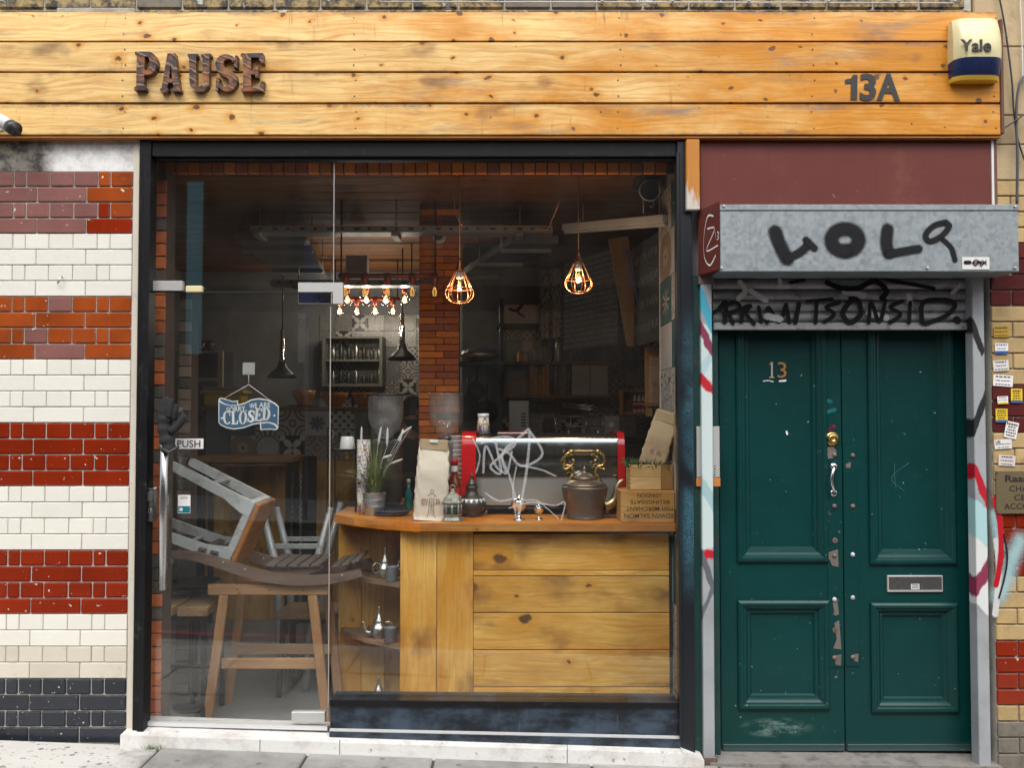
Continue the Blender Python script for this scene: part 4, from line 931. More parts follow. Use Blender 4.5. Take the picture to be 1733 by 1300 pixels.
# frame and doors
fd = thing('double_door', 'worn bottle green double doors with moulded panels and number 13', 'door', (X(1433, YD), YD, Z(1272, YD)))
M().cbox(X(1172, .02, 900), X(1190, .02, 900), .02, .16, zp(1.0) + .03, Z(466, .02), .003).build('frame', M_green_frame, fd)
M().cbox(X(1206, .075, 900), X(1217.5, .075, 900), .075, .20, zp(1.0), Z(470, .075), .003).build('frame', M_green_frame, fd)
M().cbox(X(1648, .075, 900), X(1658, .075, 900), .075, .20, zp(2.3), Z(470, .075), .003).build('frame', M_green_frame, fd)
M().box(X(1206, .2), X(1658, .2), .205, .215, Z(1285, .2), Z(466, .2)).build('dark_backing', M_dark, fd)
def leaf(xa, xb, panels, pxs):
    zb, zt_ = Z(1271, YD), Z(500, YD)
    ys = YD
    # stiles and rails around the panel openings
    lf = M(); xs = sorted(pxs)
    pa, pb = X(xs[0], YD), X(xs[1], YD)
    lf.cbox(xa, pa, ys, ys + .045, zb, zt_, .002); lf.cbox(pb, xb, ys, ys + .045, zb, zt_, .002)
    zs = [zb] + [q for pnl in panels[::-1] for q in (Z(pnl[1], YD), Z(pnl[0], YD))] + [zt_]
    for i in range(0, len(zs), 2): lf.box(pa - .001, pb + .001, ys + .0004, ys + .045, zs[i], zs[i + 1])
    lo_ = lf.build('leaf', M_green, fd)
    for a, b in panels:
        z_lo, z_hi = Z(b, YD), Z(a, YD)
        q = M(); q.box(pa, pb, ys + .022, ys + .030, z_lo, z_hi); q.build('panel', M_green, lo_)
        # bolection moulding: a profile run round the opening
        prof = [(-.006, 0), (-.004, -.012), (.006, -.019), (.018, -.018), (.024, -.011), (.032, -.009), (.042, .000), (.048, .008), (.060, .011), (.068, .021)]
        q = M(); n = len(prof); vs_ = []
        for (cx_, cz_, sx_, sz_) in ((pa, z_lo, 1, 1), (pb, z_lo, -1, 1), (pb, z_hi, -1, -1), (pa, z_hi, 1, -1)):
            for o_, dy in prof: vs_.append((cx_ + sx_ * o_, ys + dy, cz_ + sz_ * o_))
        fs = [(i * n + j, ((i + 1) % 4) * n + j, ((i + 1) % 4) * n + j + 1, i * n + j + 1) for i in range(4) for j in range(n - 1)]
        q.add(vs_, fs); q.build('moulding', M_green, lo_)
    M().cbox(xa + .004, xb - .004, ys - .012, ys - .0005, zb, zb + .034, .003).build('kick_rail', M_green, lo_)
    return lo_
xmid = X(1424.5, YD)
l1 = leaf(X(1217, YD), xmid - .0025, ((520, 950), (1018, 1200)), (1247, 1397))
l2 = leaf(xmid + .0025, X(1651, YD), ((520, 954), (1022, 1205)), (1470, 1613))
y = YD - .001
M().cbox(X(1398, y), xmid - .003, y - .003, y, Z(1130, y), Z(755, y), .001).build('security_strip', M_green, fd)
M().cbox(xmid + .003, X(1449, y), y - .004, y, Z(1128, y), Z(755, y), .001).build('security_strip', M_green, fd)
M().box(xmid - .0025, xmid + .0025, YD + .02, YD + .04, Z(1271, YD), Z(500, YD)).build('meeting_gap', M_dark, fd)
for px, pys in ((1412, (770, 857, 941, 1015, 1114)), (1443, (771, 857, 939, 1012, 1113))):
    for py in pys:
        p = W(px, py, y - .004); q = M(); q.lathe([(.012, 0), (.0115, .004), (.007, .008), (.001, .009)], (0, 0, 0), 12, mt=Matrix.Rotation(R(90), 3, 'X')); q.xf(Matrix.Translation(p)); q.build('bolt_head', M_rust if rng.random() < .6 else M_galv_old, fd)
for loop in ([(1398, 757), (1410, 756), (1416, 764), (1413, 775), (1402, 777), (1397, 770)], [(1400, 936), (1418, 930), (1419, 960), (1408, 958), (1404, 948), (1399, 944)], [(1409, 1020), (1417, 1018), (1420, 1040), (1413, 1043)], [(1412, 1055), (1420, 1050), (1424, 1100), (1410, 1098), (1416, 1082)], [(1412, 1110), (1424, 1108), (1423, 1127), (1414, 1126)], [(1431, 786), (1440, 782), (1439, 792), (1432, 792)], [(1444, 1108), (1453, 1107), (1452, 1121), (1445, 1119)]):
    polys([[(W(a, b, y - .004).x, W(a, b, y - .004).z) for a, b in loop]], face_mt((0, y - .0046, 0)), 'bare_metal_patch', pm('bare_metal', (.17, .145, .13), .55, .3, .3, bump=.2) if 'bare_metal' not in bpy.data.materials else bpy.data.materials['bare_metal'], fd, .0005)
p = W(1408, 743, y); q = M(); q.lathe([(.036, 0), (.036, .004), (.030, .008), (.026, .010), (.024, .024), (.017, .027), (.006, .024), (.004, .020)], (0, 0, 0), 24, mt=Matrix.Rotation(R(90), 3, 'X')); q.xf(Matrix.Translation(p)); q.build('lock', M_brass, fd)
q = M(); q.tube(smooth_path([W(1411, 789, y - .004), W(1411, 793, y - .03), W(1408, 805, y - .042), W(1408, 818, y - .042), W(1411, 830, y - .03), W(1411, 836, y - .004)], 6), [.012] + [.0085] * 29 + [.012], 10); hh = q.build('pull_handle', M_chrome, fd)
for py in (790, 835):
    p = W(1411, py, y - .003); q = M(); q.lathe([(.019, 0), (.018, .004), (.010, .007)], (0, 0, 0), 14, mt=Matrix.Rotation(R(90), 3, 'X')); q.xf(Matrix.Translation(p)); q.build('rose', M_chrome, hh)
for py in (915, 1067):
    p = W(1413, py, y - .004); q = M(); q.cyl(p, p + Vector((0, -.003, 0)), .014, .013); esc = q.build('escutcheon', M_rust, fd)
    M().cbox(p.x - .002, p.x + .002, p.y - .0042, p.y - .0031, p.z - .008, p.z + .006, .0004).build('keyhole', M_dark, esc)
for s_, px, m in (('1', 1307, pm('worn_numeral', (.40, .36, .30), .5)), ('3', 1324, pm('copper_numeral', (.45, .22, .07), .45, .4))):
    if s_ == '1': polys([[(0, 0), (.42, 0), (.42, .05), (.29, .07), (.29, 1), (.20, 1), (.02, .88), (.02, .83), (.15, .88), (.15, .07), (0, .05)]], face_mt((X(1304, YD), YD + .0215, Z(639.5, YD)), 9 * S(YD) / .42, 27 * S(YD)), 'numeral', m, fd, .004); continue
    text(s_, (X(px, y + .02), YD + .0215, Z(626, y + .02)), 27 * S(YD), m, fd, (5.5 if s_ == '1' else 15) * S(YD), .0, .004, name='numeral')
q = M(); lx0, lx1, lz0, lz1 = X(1497, y), X(1590, y), Z(1002, y), Z(974, y)
q.cbox(lx0, lx1, y - .010, y + .002, lz0, lz1, .002); lb = q.build('letterbox', M_alu, fd)
M().cbox(lx0 + .006, lx1 - .006, y - .0115, y - .0101, lz0 + .012, lz1 - .005, .001).build('flap', M_steel, lb)
M().cbox(X(1536, y), X(1550, y), y - .0128, y - .0117, Z(997, y), Z(988, y), .0003).build('paper_label', M_white, lb)
for k in range(3): M().box(X(1537.5, y), X(1548.5, y), y - .0133, y - .0129, Z(990 + k * 2.4, y), Z(989 + k * 2.4, y)).build('print', M_ink, lb)
# chips, scratches on the doors: white nicks
spray([([(X(1294, YD), Z(645, YD)), (X(1303, YD), Z(644, YD)), (X(1311, YD), Z(646, YD))], .005), ([(X(1322, YD), Z(645, YD)), (X(1332, YD), Z(644, YD))], .010), ([(X(1333, YD), Z(731, YD)), (X(1334, YD), Z(735, YD))], .010)], YD + .0215, M_spw, 'paint_nicks', fd)
spray([([(X(1540, YD), Z(784, YD)), (X(1510, YD), Z(810, YD)), (X(1532, YD), Z(832, YD))], .0035), ([(X(1515, YD), Z(785, YD)), (X(1516, YD), Z(828, YD))], .003)], YD + .0215, spray_mat('scratch', (.07, .17, .15), .2, .6), 'scratch', fd)
spray([([(X(1404, YD), Z(728, YD)), (X(1410, YD), Z(722, YD))], .035)], YD - .001, spray_mat('magenta_spray', (.16, .02, .05), .9, .6), 'spray_mark', fd)
spray([([(X(1398, YD), Z(698, YD)), (X(1412, YD), Z(694, YD))], .03), ([(X(1400, YD), Z(678, YD)), (X(1406, YD), Z(680, YD))], .028)], YD - .001, spray_mat('teal_spray', (.02, .22, .24), .9, .6), 'spray_mark', fd)
# intercom between rail and frame
ic = thing('intercom', 'grey intercom panel half hidden behind the shutter rail', 'intercom', (X(1198), .07, Z(805)))
M().cbox(X(1178, .015), X(1217, .015), .008, .0195, Z(808, .01), Z(722, .01), .002).build('panel', M_alu, ic)
M().cbox(X(1177, .015), X(1218, .015), .0085, .0195, Z(824, .01), Z(809, .01), .002).build('rust_strip', pm('rust_orange', (.42, .15, .03), .7, var=.3), ic)
for k in range(4): 
    p = W(1210, 789 + k * 5, .006); q = M(); q.cyl(p, p + Vector((0, .004, 0)), .003); q.build('button', M_dark, ic)
# stickers and plaque on the right wall
y = -.0048
stick = ((1682, 1707, 552, 571, 'y', 'small mustard yellow sticker, topmost of the column'), (1684, 1706, 581, 599, 'b', 'white sticker with blue lower strip on tan brick'), (1681, 1707, 610, 628, 'w', 'curling white printed sticker on tan brick above the maroon band'),
         (1681, 1714, 635, 654, 'w', 'wide white phone-number sticker on maroon brick'), (1711, 1730, 658, 682, 'Y', 'bright yellow square sticker at the right edge'), (1688, 1706, 671, 684, 'wy', 'torn white sticker with yellow foot on maroon brick'),
         (1685, 1705, 692, 715, 'Y', 'yellow flyer sticker above the slanted one'), (1701, 1722, 714, 742, 't', 'slanted narrow white sticker pasted at an angle'), (1683, 1712, 744, 760, 'u', 'white sticker printed UK on tan brick'), (1690, 1718, 771, 789, 'p', 'pale pinkish sticker just above the brass plaque'))
M_sy = pm('mustard_sticker', (.45, .27, .02), .5); M_sY = pm('yellow_sticker', (.66, .46, .02), .5); M_sb = pm('blue_print', (.04, .10, .32), .5); M_sp = pm('pale_paper', (.62, .56, .55), .6)
for xa, xb, ya, yb, kd, lab in stick:
    p0, p1 = W(xa, yb, y), W(xb, ya, y); c = (p0 + p1) / 2; hw, hh_ = (p1.x - p0.x) / 2, (p1.z - p0.z) / 2
    sO = thing('wall_sticker', lab, 'sticker', (c.x, y, c.z), (0, R({'t': 12}.get(kd, rng.uniform(-4, 4))), 0), 'stickers on the right wall')
    M().cbox(-hw, hw, -.0012, 0, -hh_, hh_, .0003).build('paper', {'y': M_sy, 'Y': M_sY, 'p': M_sp}.get(kd, M_white), sO, False)
    nl = 3 if hh_ < .03 else 5
    for k in range(nl):
        zz_ = hh_ * (.68 - 1.36 * k / (nl - 1)); ww = hw * rng.uniform(.6, .88)
        col = M_ink if kd not in ('b',) else M_sb
        th_ = hh_ * (.16 if k else .24)
        if kd == 'u' and k == 0: text('UK', (-hw * .55, -.0016, hh_ * .5), hh_ * .62, M_ink, sO, hw * .6, .02, .0003, world=False); continue
        x_ = -ww
        while x_ < ww:      # lines of small print, broken into words
            l_ = min(rng.uniform(.15, .42) * hw, ww - x_); M().box(x_, x_ + l_ * .82, -.0017, -.0013, zz_ - th_ / 2, zz_ + th_ / 2).build('print', col, sO, False); x_ += l_ + .001
    if kd in 'b': M().box(-hw, hw, -.0019, -.0013, -hh_, -hh_ * .45).build('blue_strip', M_sb, sO, False)
    if kd == 'wy': M().box(-hw, hw, -.0019, -.0013, -hh_, -hh_ * .55).build('yellow_strip', M_sY, sO, False)
    if kd == 'Y': M().box(-hw, hw, -.0019, -.0013, -hh_, -hh_ * .70).build('blue_strip', M_sb, sO, False)
pq = thing('brass_plaque', 'dull brass plaque engraved with black lettering on the right wall', 'plaque', (X(1740), -.01, Z(871)))
M().cbox(X(1684, -.014), X(1684, -.014) + .34, -.014, -.0045, Z(870, -.014), Z(797, -.014), .002).build('plate', pm('dull_brass', (.22, .175, .10), .42, .55, .12, bump=.06), pq)
for s_, px0, px1, py, h in (('Rass', 1699, 1737, 810, 11), ('CHA', 1706, 1737, 827, 9.5), ('CE', 1714, 1733, 842, 9.5), ('ACCO', 1697, 1738, 857, 9.5)):
    text(s_, (X((px0 + px1) / 2, -.014), -.0148, Z(py, -.014)), h * S(), M_ink, pq, (px1 - px0) * S(), .022 if s_ == 'Rass' else .0, .0005)
for px, py in ((1687, 801), (1687, 866)):
    p = W(px, py, -.0145); q = M(); q.cyl(p, p + Vector((0, -.002, 0)), .003); q.build('screw', M_brass, pq)
# ================================================================== interior shell
M_floor = pm('dark_concrete_floor', (.20, .20, .195), .45, var=.3, vs_=4, bump=.1, bs=30)
M_wall = pm('charcoal_wall', (.20, .205, .21), .7, var=.3, bump=.2, bs=40)
M_ceil = wood('stained_ceiling_board', (.30, .12, .022), (.20, .070, .010), (.03, .014, .008), 0, .4, .5, .7, .55)
M_slip = pm('red_brick_slip', (.58, .15, .045), .75, var=.3, vs_=25, bump=.5, bs=120, rndv=.18)
M_slip_o = pm('orange_brick_slip', (.85, .25, .030), .75, var=.3, vs_=25, bump=.5, bs=120, rndv=.25)
M_slip_g = pm('grey_brick_slip', (.12, .10, .085), .8, var=.3, bump=.5)
M_slip_mort = pm('dark_mortar', (.10, .065, .05), .9, bump=.4)
M_copper = pm('copper', (.78, .30, .12), .24, 1.0, .12, bump=.03)
M_wire = pm('copper_wire', (.80, .36, .18), .30, .9, .08, bump=.02)
M_blackm = pm('black_metal', (.016, .017, .019), .38, .4, .25, bump=.08)
M_greym = pm('grey_tray_metal', (.36, .37, .37), .45, .5, .1, bump=.05)
M_whitem = pm('white_enamel', (.62, .63, .62), .4, .0, .1, bump=.04)
M_darkrib = pm('black_cloth', (.02, .02, .024), .85, var=.3, bump=.4, bs=160)
FL = -.075
IX0, IX1, IY1 = -3.3, 1.40, 4.5
def S_(o): return struct(o)
S_(M().box(IX0, IX1, .16, IY1, -.35, FL - .001).build('floor', M_floor))
S_(M().box(IX0 - .1, IX1 + .1, IY1, IY1 + .1, -.2, 3.1).build('back_wall', M_wall))
S_(M().box(IX0 - .1, IX0, .17, IY1, -.2, 3.1).build('left_wall', M_wall))
S_(M().box(IX1, IX1 + .1, .45, IY1, -.2, 3.1).build('right_wall', M_wall))
S_(M().box(IX0, IX1, 3.05, 3.12, 0, 2.97).build('kitchen_wall', M_wall)) if False else None
kw = S_(M().box(X(782, 3.0), IX1, 3.02, 3.10, 0, 2.94).build('kitchen_wall', M_wall))
ce = S_(M().box(IX0 - .1, IX1 + .1, .17, IY1 + .1, 2.98, 3.12).build('ceiling', M_wall))
for i in range(22):
    y0 = .335 + i * .19
    M().cbox(IX0, IX1, y0 + .003, y0 + .177, 2.955 + rng.uniform(0, .004), 2.98, .003).build('ceiling_board', M_ceil, ce)
# brick lintel across the head of the window
lt = thing('brick_lintel', 'row of upright orange bricks running along inside top of the window', 'lintel', (0, .3, 2.8))
M().box(IX0, IX1, .305, .333, 2.818, 3.1).build('mortar_bed', M_slip_mort, lt)
x = X(252, .3)
while x < X(1122, .3):
    brick(lt, x, x + .062, 2.812, 2.915, rng.choice((M_slip_o, M_slip_o, M_slip)), .295, .007, .03, .003, jit=.002); x += .0625
M().box(IX0, IX1, .062, .304, 2.935, 3.1).build('soffit', M_slip_mort, lt)
# brick nibs at the left
def nib(xa, xb, y, z1, lab, ms, side=None, rh=.066, z0=FL):
    t = thing('brick_pier', lab, 'pillar', ((xa + xb) / 2, y, z0))
    M().box(xa + .004, xb - .004, y + .008, y + .14, z0, z1).build('mortar_core', M_slip_mort, t)
    n = int((z1 - z0) / rh)
    for r in range(n):
        za = z0 + r * rh
        cut = [xa, xa + (xb - xa) * (.42 if r % 2 else .62), xb] if xb - xa > .12 else [xa, xb]
        for a, b in zip(cut[:-1], cut[1:]): brick(t, a, b, za, za + rh, rng.choice(ms), y, .006, .02, .002, jit=.002)
    return t
XN = X(252, .2)
nib(XN - .12, X(277, .22), .22, 2.812, 'narrow salmon brick nib just inside the door frame', [M_slip, M_slip, M_slip_g])
nib(X(300, .9), X(322, .9), .9, 2.3, 'short pale brick nib behind the glove in the gloom', [M_slip_g, pm('pale_brick', (.26, .19, .15), .8, var=.3, bump=.4)])
nib(X(708, 1.6), X(777, 1.6), 1.6, 2.95, 'tall red brick pillar, solid stand-in for a brick pier mirrored in the glass', [M_slip_o] * 7 + [M_slip] * 6 + [M_slip_g], rh=.0455)  # added as solid brickwork where the glass mirrors a pier
# tiled return at the right of the window
def tilemat(name, kind, bg, c1, c2=(.1, .1, .1), ax=(0, 2)):
    def fn(nb):
        g = nb.sep(nb.coord('Generated')); u = g[ax[0]] * 2.0 - 1.0; v = g[ax[1]] * 2.0 - 1.0
        r = (u * u + v * v).sqrt(); an = v.atan2(u); ua, va = u.abs(), v.abs(); cr = ((1.0 - ua) * (1.0 - ua) + (1.0 - va) * (1.0 - va)).sqrt()
        if kind == 'star': m1 = (r - ((an * 4.0).cos().abs() * .36 + .30)).lt(0.0); m2 = ((an * 8.0).sin()).gt(0.0) * m1; mm = nb.mix(m1, bg, c1); mm = nb.mix(m2, mm, c2)
        elif kind == 'flower': m1 = (r - ((an * 6.0).cos().abs() * .30 + .22)).lt(0.0); mm = nb.mix(m1, bg, c1); mm = nb.mix(r.lt(.12), mm, c2); mm = nb.mix(cr.lt(.35), mm, c1)
        elif kind == 'octagon': m1 = (ua.mx(va)).mx((ua + va) * .70).gt(.88); mm = nb.mix(m1, bg, c1); mm = nb.mix(((ua + va) * .7 - 1.10).abs().lt(.06), mm, bg)
        elif kind == 'arcs': m1 = (cr - .80).abs().lt(.09); m2 = (cr - .45).abs().lt(.07); m3 = (r - .25).abs().lt(.09); mm = nb.mix(m1.mx(m2).mx(m3), bg, c1)
        elif kind == 'leaf': m1 = ((r - ((an * 2.0).sin().abs() * .85 + .08)).lt(0.0)); m2 = (cr - ((an * 4.0).cos().abs() * .25 + .25)).lt(0.0); mm = nb.mix(m1.mx(m2), bg, c1); mm = nb.mix((r - .16).lt(0.0), mm, c2)
        elif kind == 'lattice': d1 = ((u + v) * 3.2).fract(); d2 = ((u - v) * 3.2).fract(); mm = nb.mix((d1 - .5).abs().lt(.16).mx((d2 - .5).abs().lt(.16)), bg, c1)
        elif kind == 'scroll': w_ = nb.noise(nb.com(u * 1.2, v * 1.2, nb.rnd() * 9.0), 1.3, 1); mm = nb.mix(((w_ * 24.0).sin() - .25).abs().lt(.33), bg, c1)
        elif kind == 'dots': mm = nb.mix((((u * 9.0).sin() * (v * 9.0).sin())).gt(.25), bg, c1)
        else: mm = nb.mix(nb.noise(nb.pos(), 9, 4).step(.3, .8), bg, c1)
        n = nb.noise(nb.pos(), 25, 4); mm = nb.hsv(mm, .5, 1.0, n * .3 + .85)
        return {'Base Color': mm, 'Roughness': .28, 'normal': nb.bump(n, .05, .002)}
    return mat(name, fn)
white_ = (.52, .52, .50); grey_ = (.20, .21, .22); dk = (.045, .042, .04); blue_ = (.09, .16, .20); beige = (.36, .30, .23); teal_ = (.03, .11, .13)
TK = [('star', white_, blue_, grey_), ('flower', (.30, .25, .21), (.46, .45, .43), dk), ('octagon', (.40, .44, .46), grey_, dk), ('leaf', dk, white_, grey_), ('arcs', beige, grey_, (.12, .03, .02)), ('arcs', (.42, .42, .40), (.16, .15, .14), dk), ('scroll', white_, grey_, dk), ('plain', (.12, .19, .22), (.09, .14, .17), dk), ('dots', white_, (.15, .12, .11), dk), ('lattice', (.50, .50, .48), dk, dk)]
TF = [tilemat('patterned_tile_%d' % i, k, a, b, c) for i, (k, a, b, c) in enumerate(TK)]
TS = [tilemat('return_tile_%d' % i, k, a, b, c, (1, 2)) for i, (k, a, b, c) in enumerate((('scroll', (.50, .49, .45), (.20, .13, .08), dk), ('flower', (.34, .24, .15), (.52, .50, .46), dk), ('star', teal_, (.55, .55, .52), dk), ('plain', (.55, .56, .57), (.50, .50, .50), dk), ('scroll', white_, (.09, .08, .07), dk), ('plain', teal_, (.05, .14, .16), dk)))]
tr = thing('tiled_return', 'column of patterned tiles with white edge trim right of the window', 'tiled wall', (X(1143, .2), .2, 0))
xr = .849
M().box(xr + .012, xr + .10, .062, .78, -.2, 2.95).build('wall_core', M_wall, tr)
M().box(xr + .1005, IX1, .74, .80, -.2, 2.95).build('wall_core', M_wall, tr)
for i in range(14):
    zb = 2.80 - i * .2485
    for c_, (ya, yb_) in enumerate(((.062, .418), (.420, .776))): M().cbox(xr, xr + .011, ya, yb_, zb - .246, zb, .0015).build('tile', TS[((0, 1, 2, 3, 4, 5, 1, 0, 3, 2, 4, 1, 0, 3)[i] + 2 * (1 - c_)) % 6], tr)
M().cbox(xr - .004, xr + .012, .777, .79, -.1, 2.81, .002).build('edge_trim', M_whitem, tr)

# ================================================================== counter
CT = .995
cn = thing('cafe_counter', 'pine plank cafe counter with thick orange top and corner shelves', 'counter', (0, .4, 0))
yc = .40
topo = [(X(702, .33, 890), .325), (xr - .002, .325), (xr - .002, 1.10), (X(566, .70, 870), 1.10), (X(566, .70, 870), .705), (X(600, .56, 876), .545), (X(650, .42, 885), .405)]
q = M(); q.slab(topo, CT - .044, CT); q.build('countertop', M_top, cn)
q = M(); q.cbox(X(712, .33), xr - .003, .3215, .3248, CT - .042, CT - .002, .0006); q.build('edge_band', wood('edge_pine', (.52, .27, .06), (.36, .12, .015), (.10, .03, .01), 0, .8, .45, .2, .35), cn)
xv0, xv1, xh1 = X(677, yc), X(801, yc), X(1131, yc)
ztp = Z(903, yc)
for a, b in ((677, 738.5), (739.5, 800.5)): M().cbox(X(a, yc, 1040), X(b, yc, 1040), yc + rng.uniform(0, .003), yc + .025, FL, CT - .045, .002).build('plank', M_counter_v, cn)
for a, b in ((904, 965.5), (966.5, 975), (976.5, 1037), (1038.5, 1100), (1101.5, 1163), (1164.5, 1225)):
    M().cbox(xv1 + .002, xh1, yc - .004 + rng.uniform(0, .004), yc + .02, Z(b, yc), Z(a, yc), .0025).build('plank', M_counter_h, cn)
M().box(xv1, xr - .002, yc + .028, yc + .04, FL, CT - .046).build('dark_lining', pm('dark_lining', (.014, .013, .012), .8), cn)
M().box(xv0 + .002, xv0 + .022, yc + .026, .80, FL, CT - .046).build('side_panel', M_counter_v, cn)
xs0 = X(574, .80)
k3 = 3
for k in range(k3): M().cbox(xs0 + (xv0 - xs0) * k / k3 + .001, xs0 + (xv0 - xs0) * (k + 1) / k3 - .001, .80, .82, FL, CT - .045, .002).build('back_plank', M_counter_v, cn)
M().box(xs0, xs0 + .02, .822, 1.09, FL, CT - .046).build('end_panel', M_counter_v, cn)
shelf_out = [(xv0 + .001, .41), (xv0 + .001, .799), (xs0 + .02, .799), (xs0 + .03, .74), (X(620, .55), .55)]
SZ = [.667, .343, FL + .024]
for z in SZ: q = M(); q.slab(shelf_out, z - .022, z); q.build('shelf', M_shelfw, cn)
# teapots and cups on the corner shelves
M_tin = pm('engraved_tin', (.42, .41, .39), .30, .95, .3, 30, .5, 120)
M_enam = pm('grey_enamel_cup', (.17, .19, .22), .35, .1, .1, bump=.05)
def teapot(loc, rz, lab, s=1.0):
    t = thing('teapot', lab, 'teapot', loc, (0, 0, rz), 'tin teapots on the corner shelves')
    t.scale = (s, s, s)
    M().lathe([(.030, 0), (.034, .004), (.030, .010), (.046, .028), (.052, .048), (.047, .068), (.034, .084), (.028, .090), (.030, .094)], (0, 0, 0), 24).build('body', M_tin, t, False)
    M().lathe([(.031, .094), (.030, .100), (.020, .118), (.013, .136), (.008, .146), (.011, .152), (.006, .160), (.009, .166), (.003, .178), (.001, .182)], (0, 0, 0), 20).build('lid', M_tin, t, False)
    M().tube(smooth_path([(-.045, 0, .030), (-.070, 0, .036), (-.082, 0, .060), (-.088, 0, .088), (-.098, 0, .094)], 5), [.013] * 6 + [.010] * 6 + [.007] * 6 + [.006] * 3, 10).build('spout', M_tin, t, False)
    M().tube(smooth_path([(.034, 0, .086), (.060, 0, .092), (.078, 0, .070), (.070, 0, .042), (.050, 0, .034)], 5), .0045, 8).build('handle', M_tin, t, False)
    return t
def mug(loc, rz, lab):
    t = thing('mug', lab, 'mug', loc, (0, 0, rz), 'enamel mugs on the corner shelves')
    M().lathe([(.029, 0), (.032, .003), (.032, .076), (.0335, .078), (.030, .078), (.029, .006)], (0, 0, 0), 22).build('body', M_enam, t, False)
    M().tube(smooth_path([(.031, 0, .064), (.050, 0, .062), (.054, 0, .040), (.046, 0, .020), (.031, 0, .018)], 5), .004, 8).build('handle', M_enam, t, False)
teapot((X(653, .56), .56, SZ[0]), R(-150), 'tin teapot with finial lid on the upper corner shelf', .92)
teapot((X(643, .56), .56, SZ[1]), R(0), 'tin teapot with curved spout on the middle corner shelf', .95)
teapot((X(643, .58), .58, SZ[2]), R(10), 'tin teapot on the lowest shelf, only lid showing above riser')
mug((X(664, .47), .475, SZ[0]), R(0), 'grey mug beside teapot on the upper corner shelf')
mug((X(662, .47), .475, SZ[1]), R(60), 'grey mug beside teapot on the middle corner shelf')

# ================================================================== things on the counter
def ON(px, py): # a spot of the counter seen there
    y = (CH - CT) * F / (py - 694.5) - CD
    return Vector((X(px, y, py), y, CT + .0005))
M_kraft = pm('kraft_paper', (.48, .35, .21), .6, var=.1, bump=.3, bs=45)
M_kraftp = pm('pale_paper_bag', (.62, .55, .45), .55, var=.08, bump=.3, bs=40)
def bag(t, w_, h_, d_, m, m2, top=.26):
    """side-gusseted paper bag, creased and folded over at the top, standing at the origin of t"""
    def ring(z):
        f = z / h_; k = 1.0 if f < .66 else 1 - (f - .66) / .34 * .16; dd = d_ * (1 if f < .62 else max(.10, 1 - (f - .62) / .38 * 1.1)) * (.92 + .12 * math.sin(f * 3.1))
        return w_ / 2 * k, dd / 2
    n = 15
    def P(u, v):
        z = h_ * v; a, b = ring(z); c = math.cos(2 * math.pi * u); s_ = math.sin(2 * math.pi * u); e = .28
        x = math.copysign(abs(c) ** e, c) * a; y = math.copysign(abs(s_) ** e, s_) * b
        j = .0035 * math.sin(u * 40 + v * 23) + .003 * math.sin(v * 47 + u * 13)
        g = -.22 * b * (1 - abs(y) / (b + 1e-6)) if abs(x) > a * .9 and v > .45 else 0
        return Vector((x + j + g * math.copysign(1, x), y + j + (.02 * (v - .7) if v > .7 else 0), z))
    q = M(); q.grid(P, 44, n, True, True); q.f.append([j * n for j in range(44)]); q.sm.append(False); q.build('bag_body', m, t, False)
    a, b = ring(h_); q = M(); q.cbox(-a * .99, a * .99, -b - .010, b + .028, h_ - .055, h_ + .004, .004); q.build('folded_top', m2, t, False)
    return t
p = ON(727, 881); b1 = thing('coffee_bag', 'pale paper coffee bag with printed figure standing on the counter', 'bag', p + Vector((0, .035, 0)), (R(-2), R(3), R(8)), 'coffee bags')
bag(b1, .178, .425, .085, M_kraftp, M_kraft)
fg = [([(-.006, .160), (-.008, .150), (0, .142), (.008, .150), (.006, .160), (0, .164), (-.006, .160)], .0028), ([(-.004, .140), (-.020, .132), (-.024, .108), (-.026, .082)], .003), ([(.004, .140), (.020, .132), (.024, .108), (.027, .084)], .003), ([(-.013, .130), (-.011, .105), (-.013, .080), (-.013, .050), (-.017, .024)], .003), ([(.013, .130), (.011, .105), (.013, .080), (.012, .050), (.017, .024)], .003), ([(0, .085), (-.003, .055), (-.006, .026)], .0022), ([(.002, .085), (.004, .055), (.007, .026)], .0022), ([(-.012, .120), (0, .114), (.012, .121)], .0018), ([(-.012, .098), (.012, .097)], .0018), ([(-.013, .082), (.013, .081)], .0025), ([(-.006, .128), (.001, .100), (-.005, .086)], .0016), ([(.007, .128), (.004, .104)], .0016), ([(-.017, .024), (-.024, .020)], .004), ([(.017, .024), (.024, .020)], .004)]
spray(fg, -.0455, spray_mat('pen_print', (.06, .055, .055), .25, .85), 'printed_figure', b1, None, False)
text('E   R', (0, -.0478, .10), .030, pm('faded_red_print', (.42, .20, .19), .6), b1, .105, 0, .0004, world=False)
M().box(-.026, .018, -.0245, -.0238, .412, .427).build('label', M_white, b1, False)
# lantern
M_lant = pm('aged_silver', (.34, .35, .32), .40, .7, .5, 60, .6, 140)
p = ON(766, 881); t = thing('lantern', 'small ornate silver lantern with green glass at the counter edge', 'lantern', p)
M().lathe([(.056, 0), (.058, .006), (.052, .014), (.046, .022), (.050, .030), (.050, .036)], p, 8, smooth=False).build('base', M_lant, t)
for k in range(8):
    a = 2 * math.pi * k / 8; M().cyl(p + Vector((.045 * math.cos(a), .045 * math.sin(a), .036)), p + Vector((.045 * math.cos(a), .045 * math.sin(a), .094)), .0055, None, 6).build('post', M_lant, t)
    a += math.pi / 8; c = p + Vector((.0405 * math.cos(a), .0405 * math.sin(a), .084)); M().obox(c, (.004, .034, .020), (0, 0, a)).build('arch', M_lant, t)
M().lathe([(.036, .036), (.036, .092)], p, 8).build('green_glass', pm('green_lantern_glass', (.015, .075, .055), .15, var=.4), t)
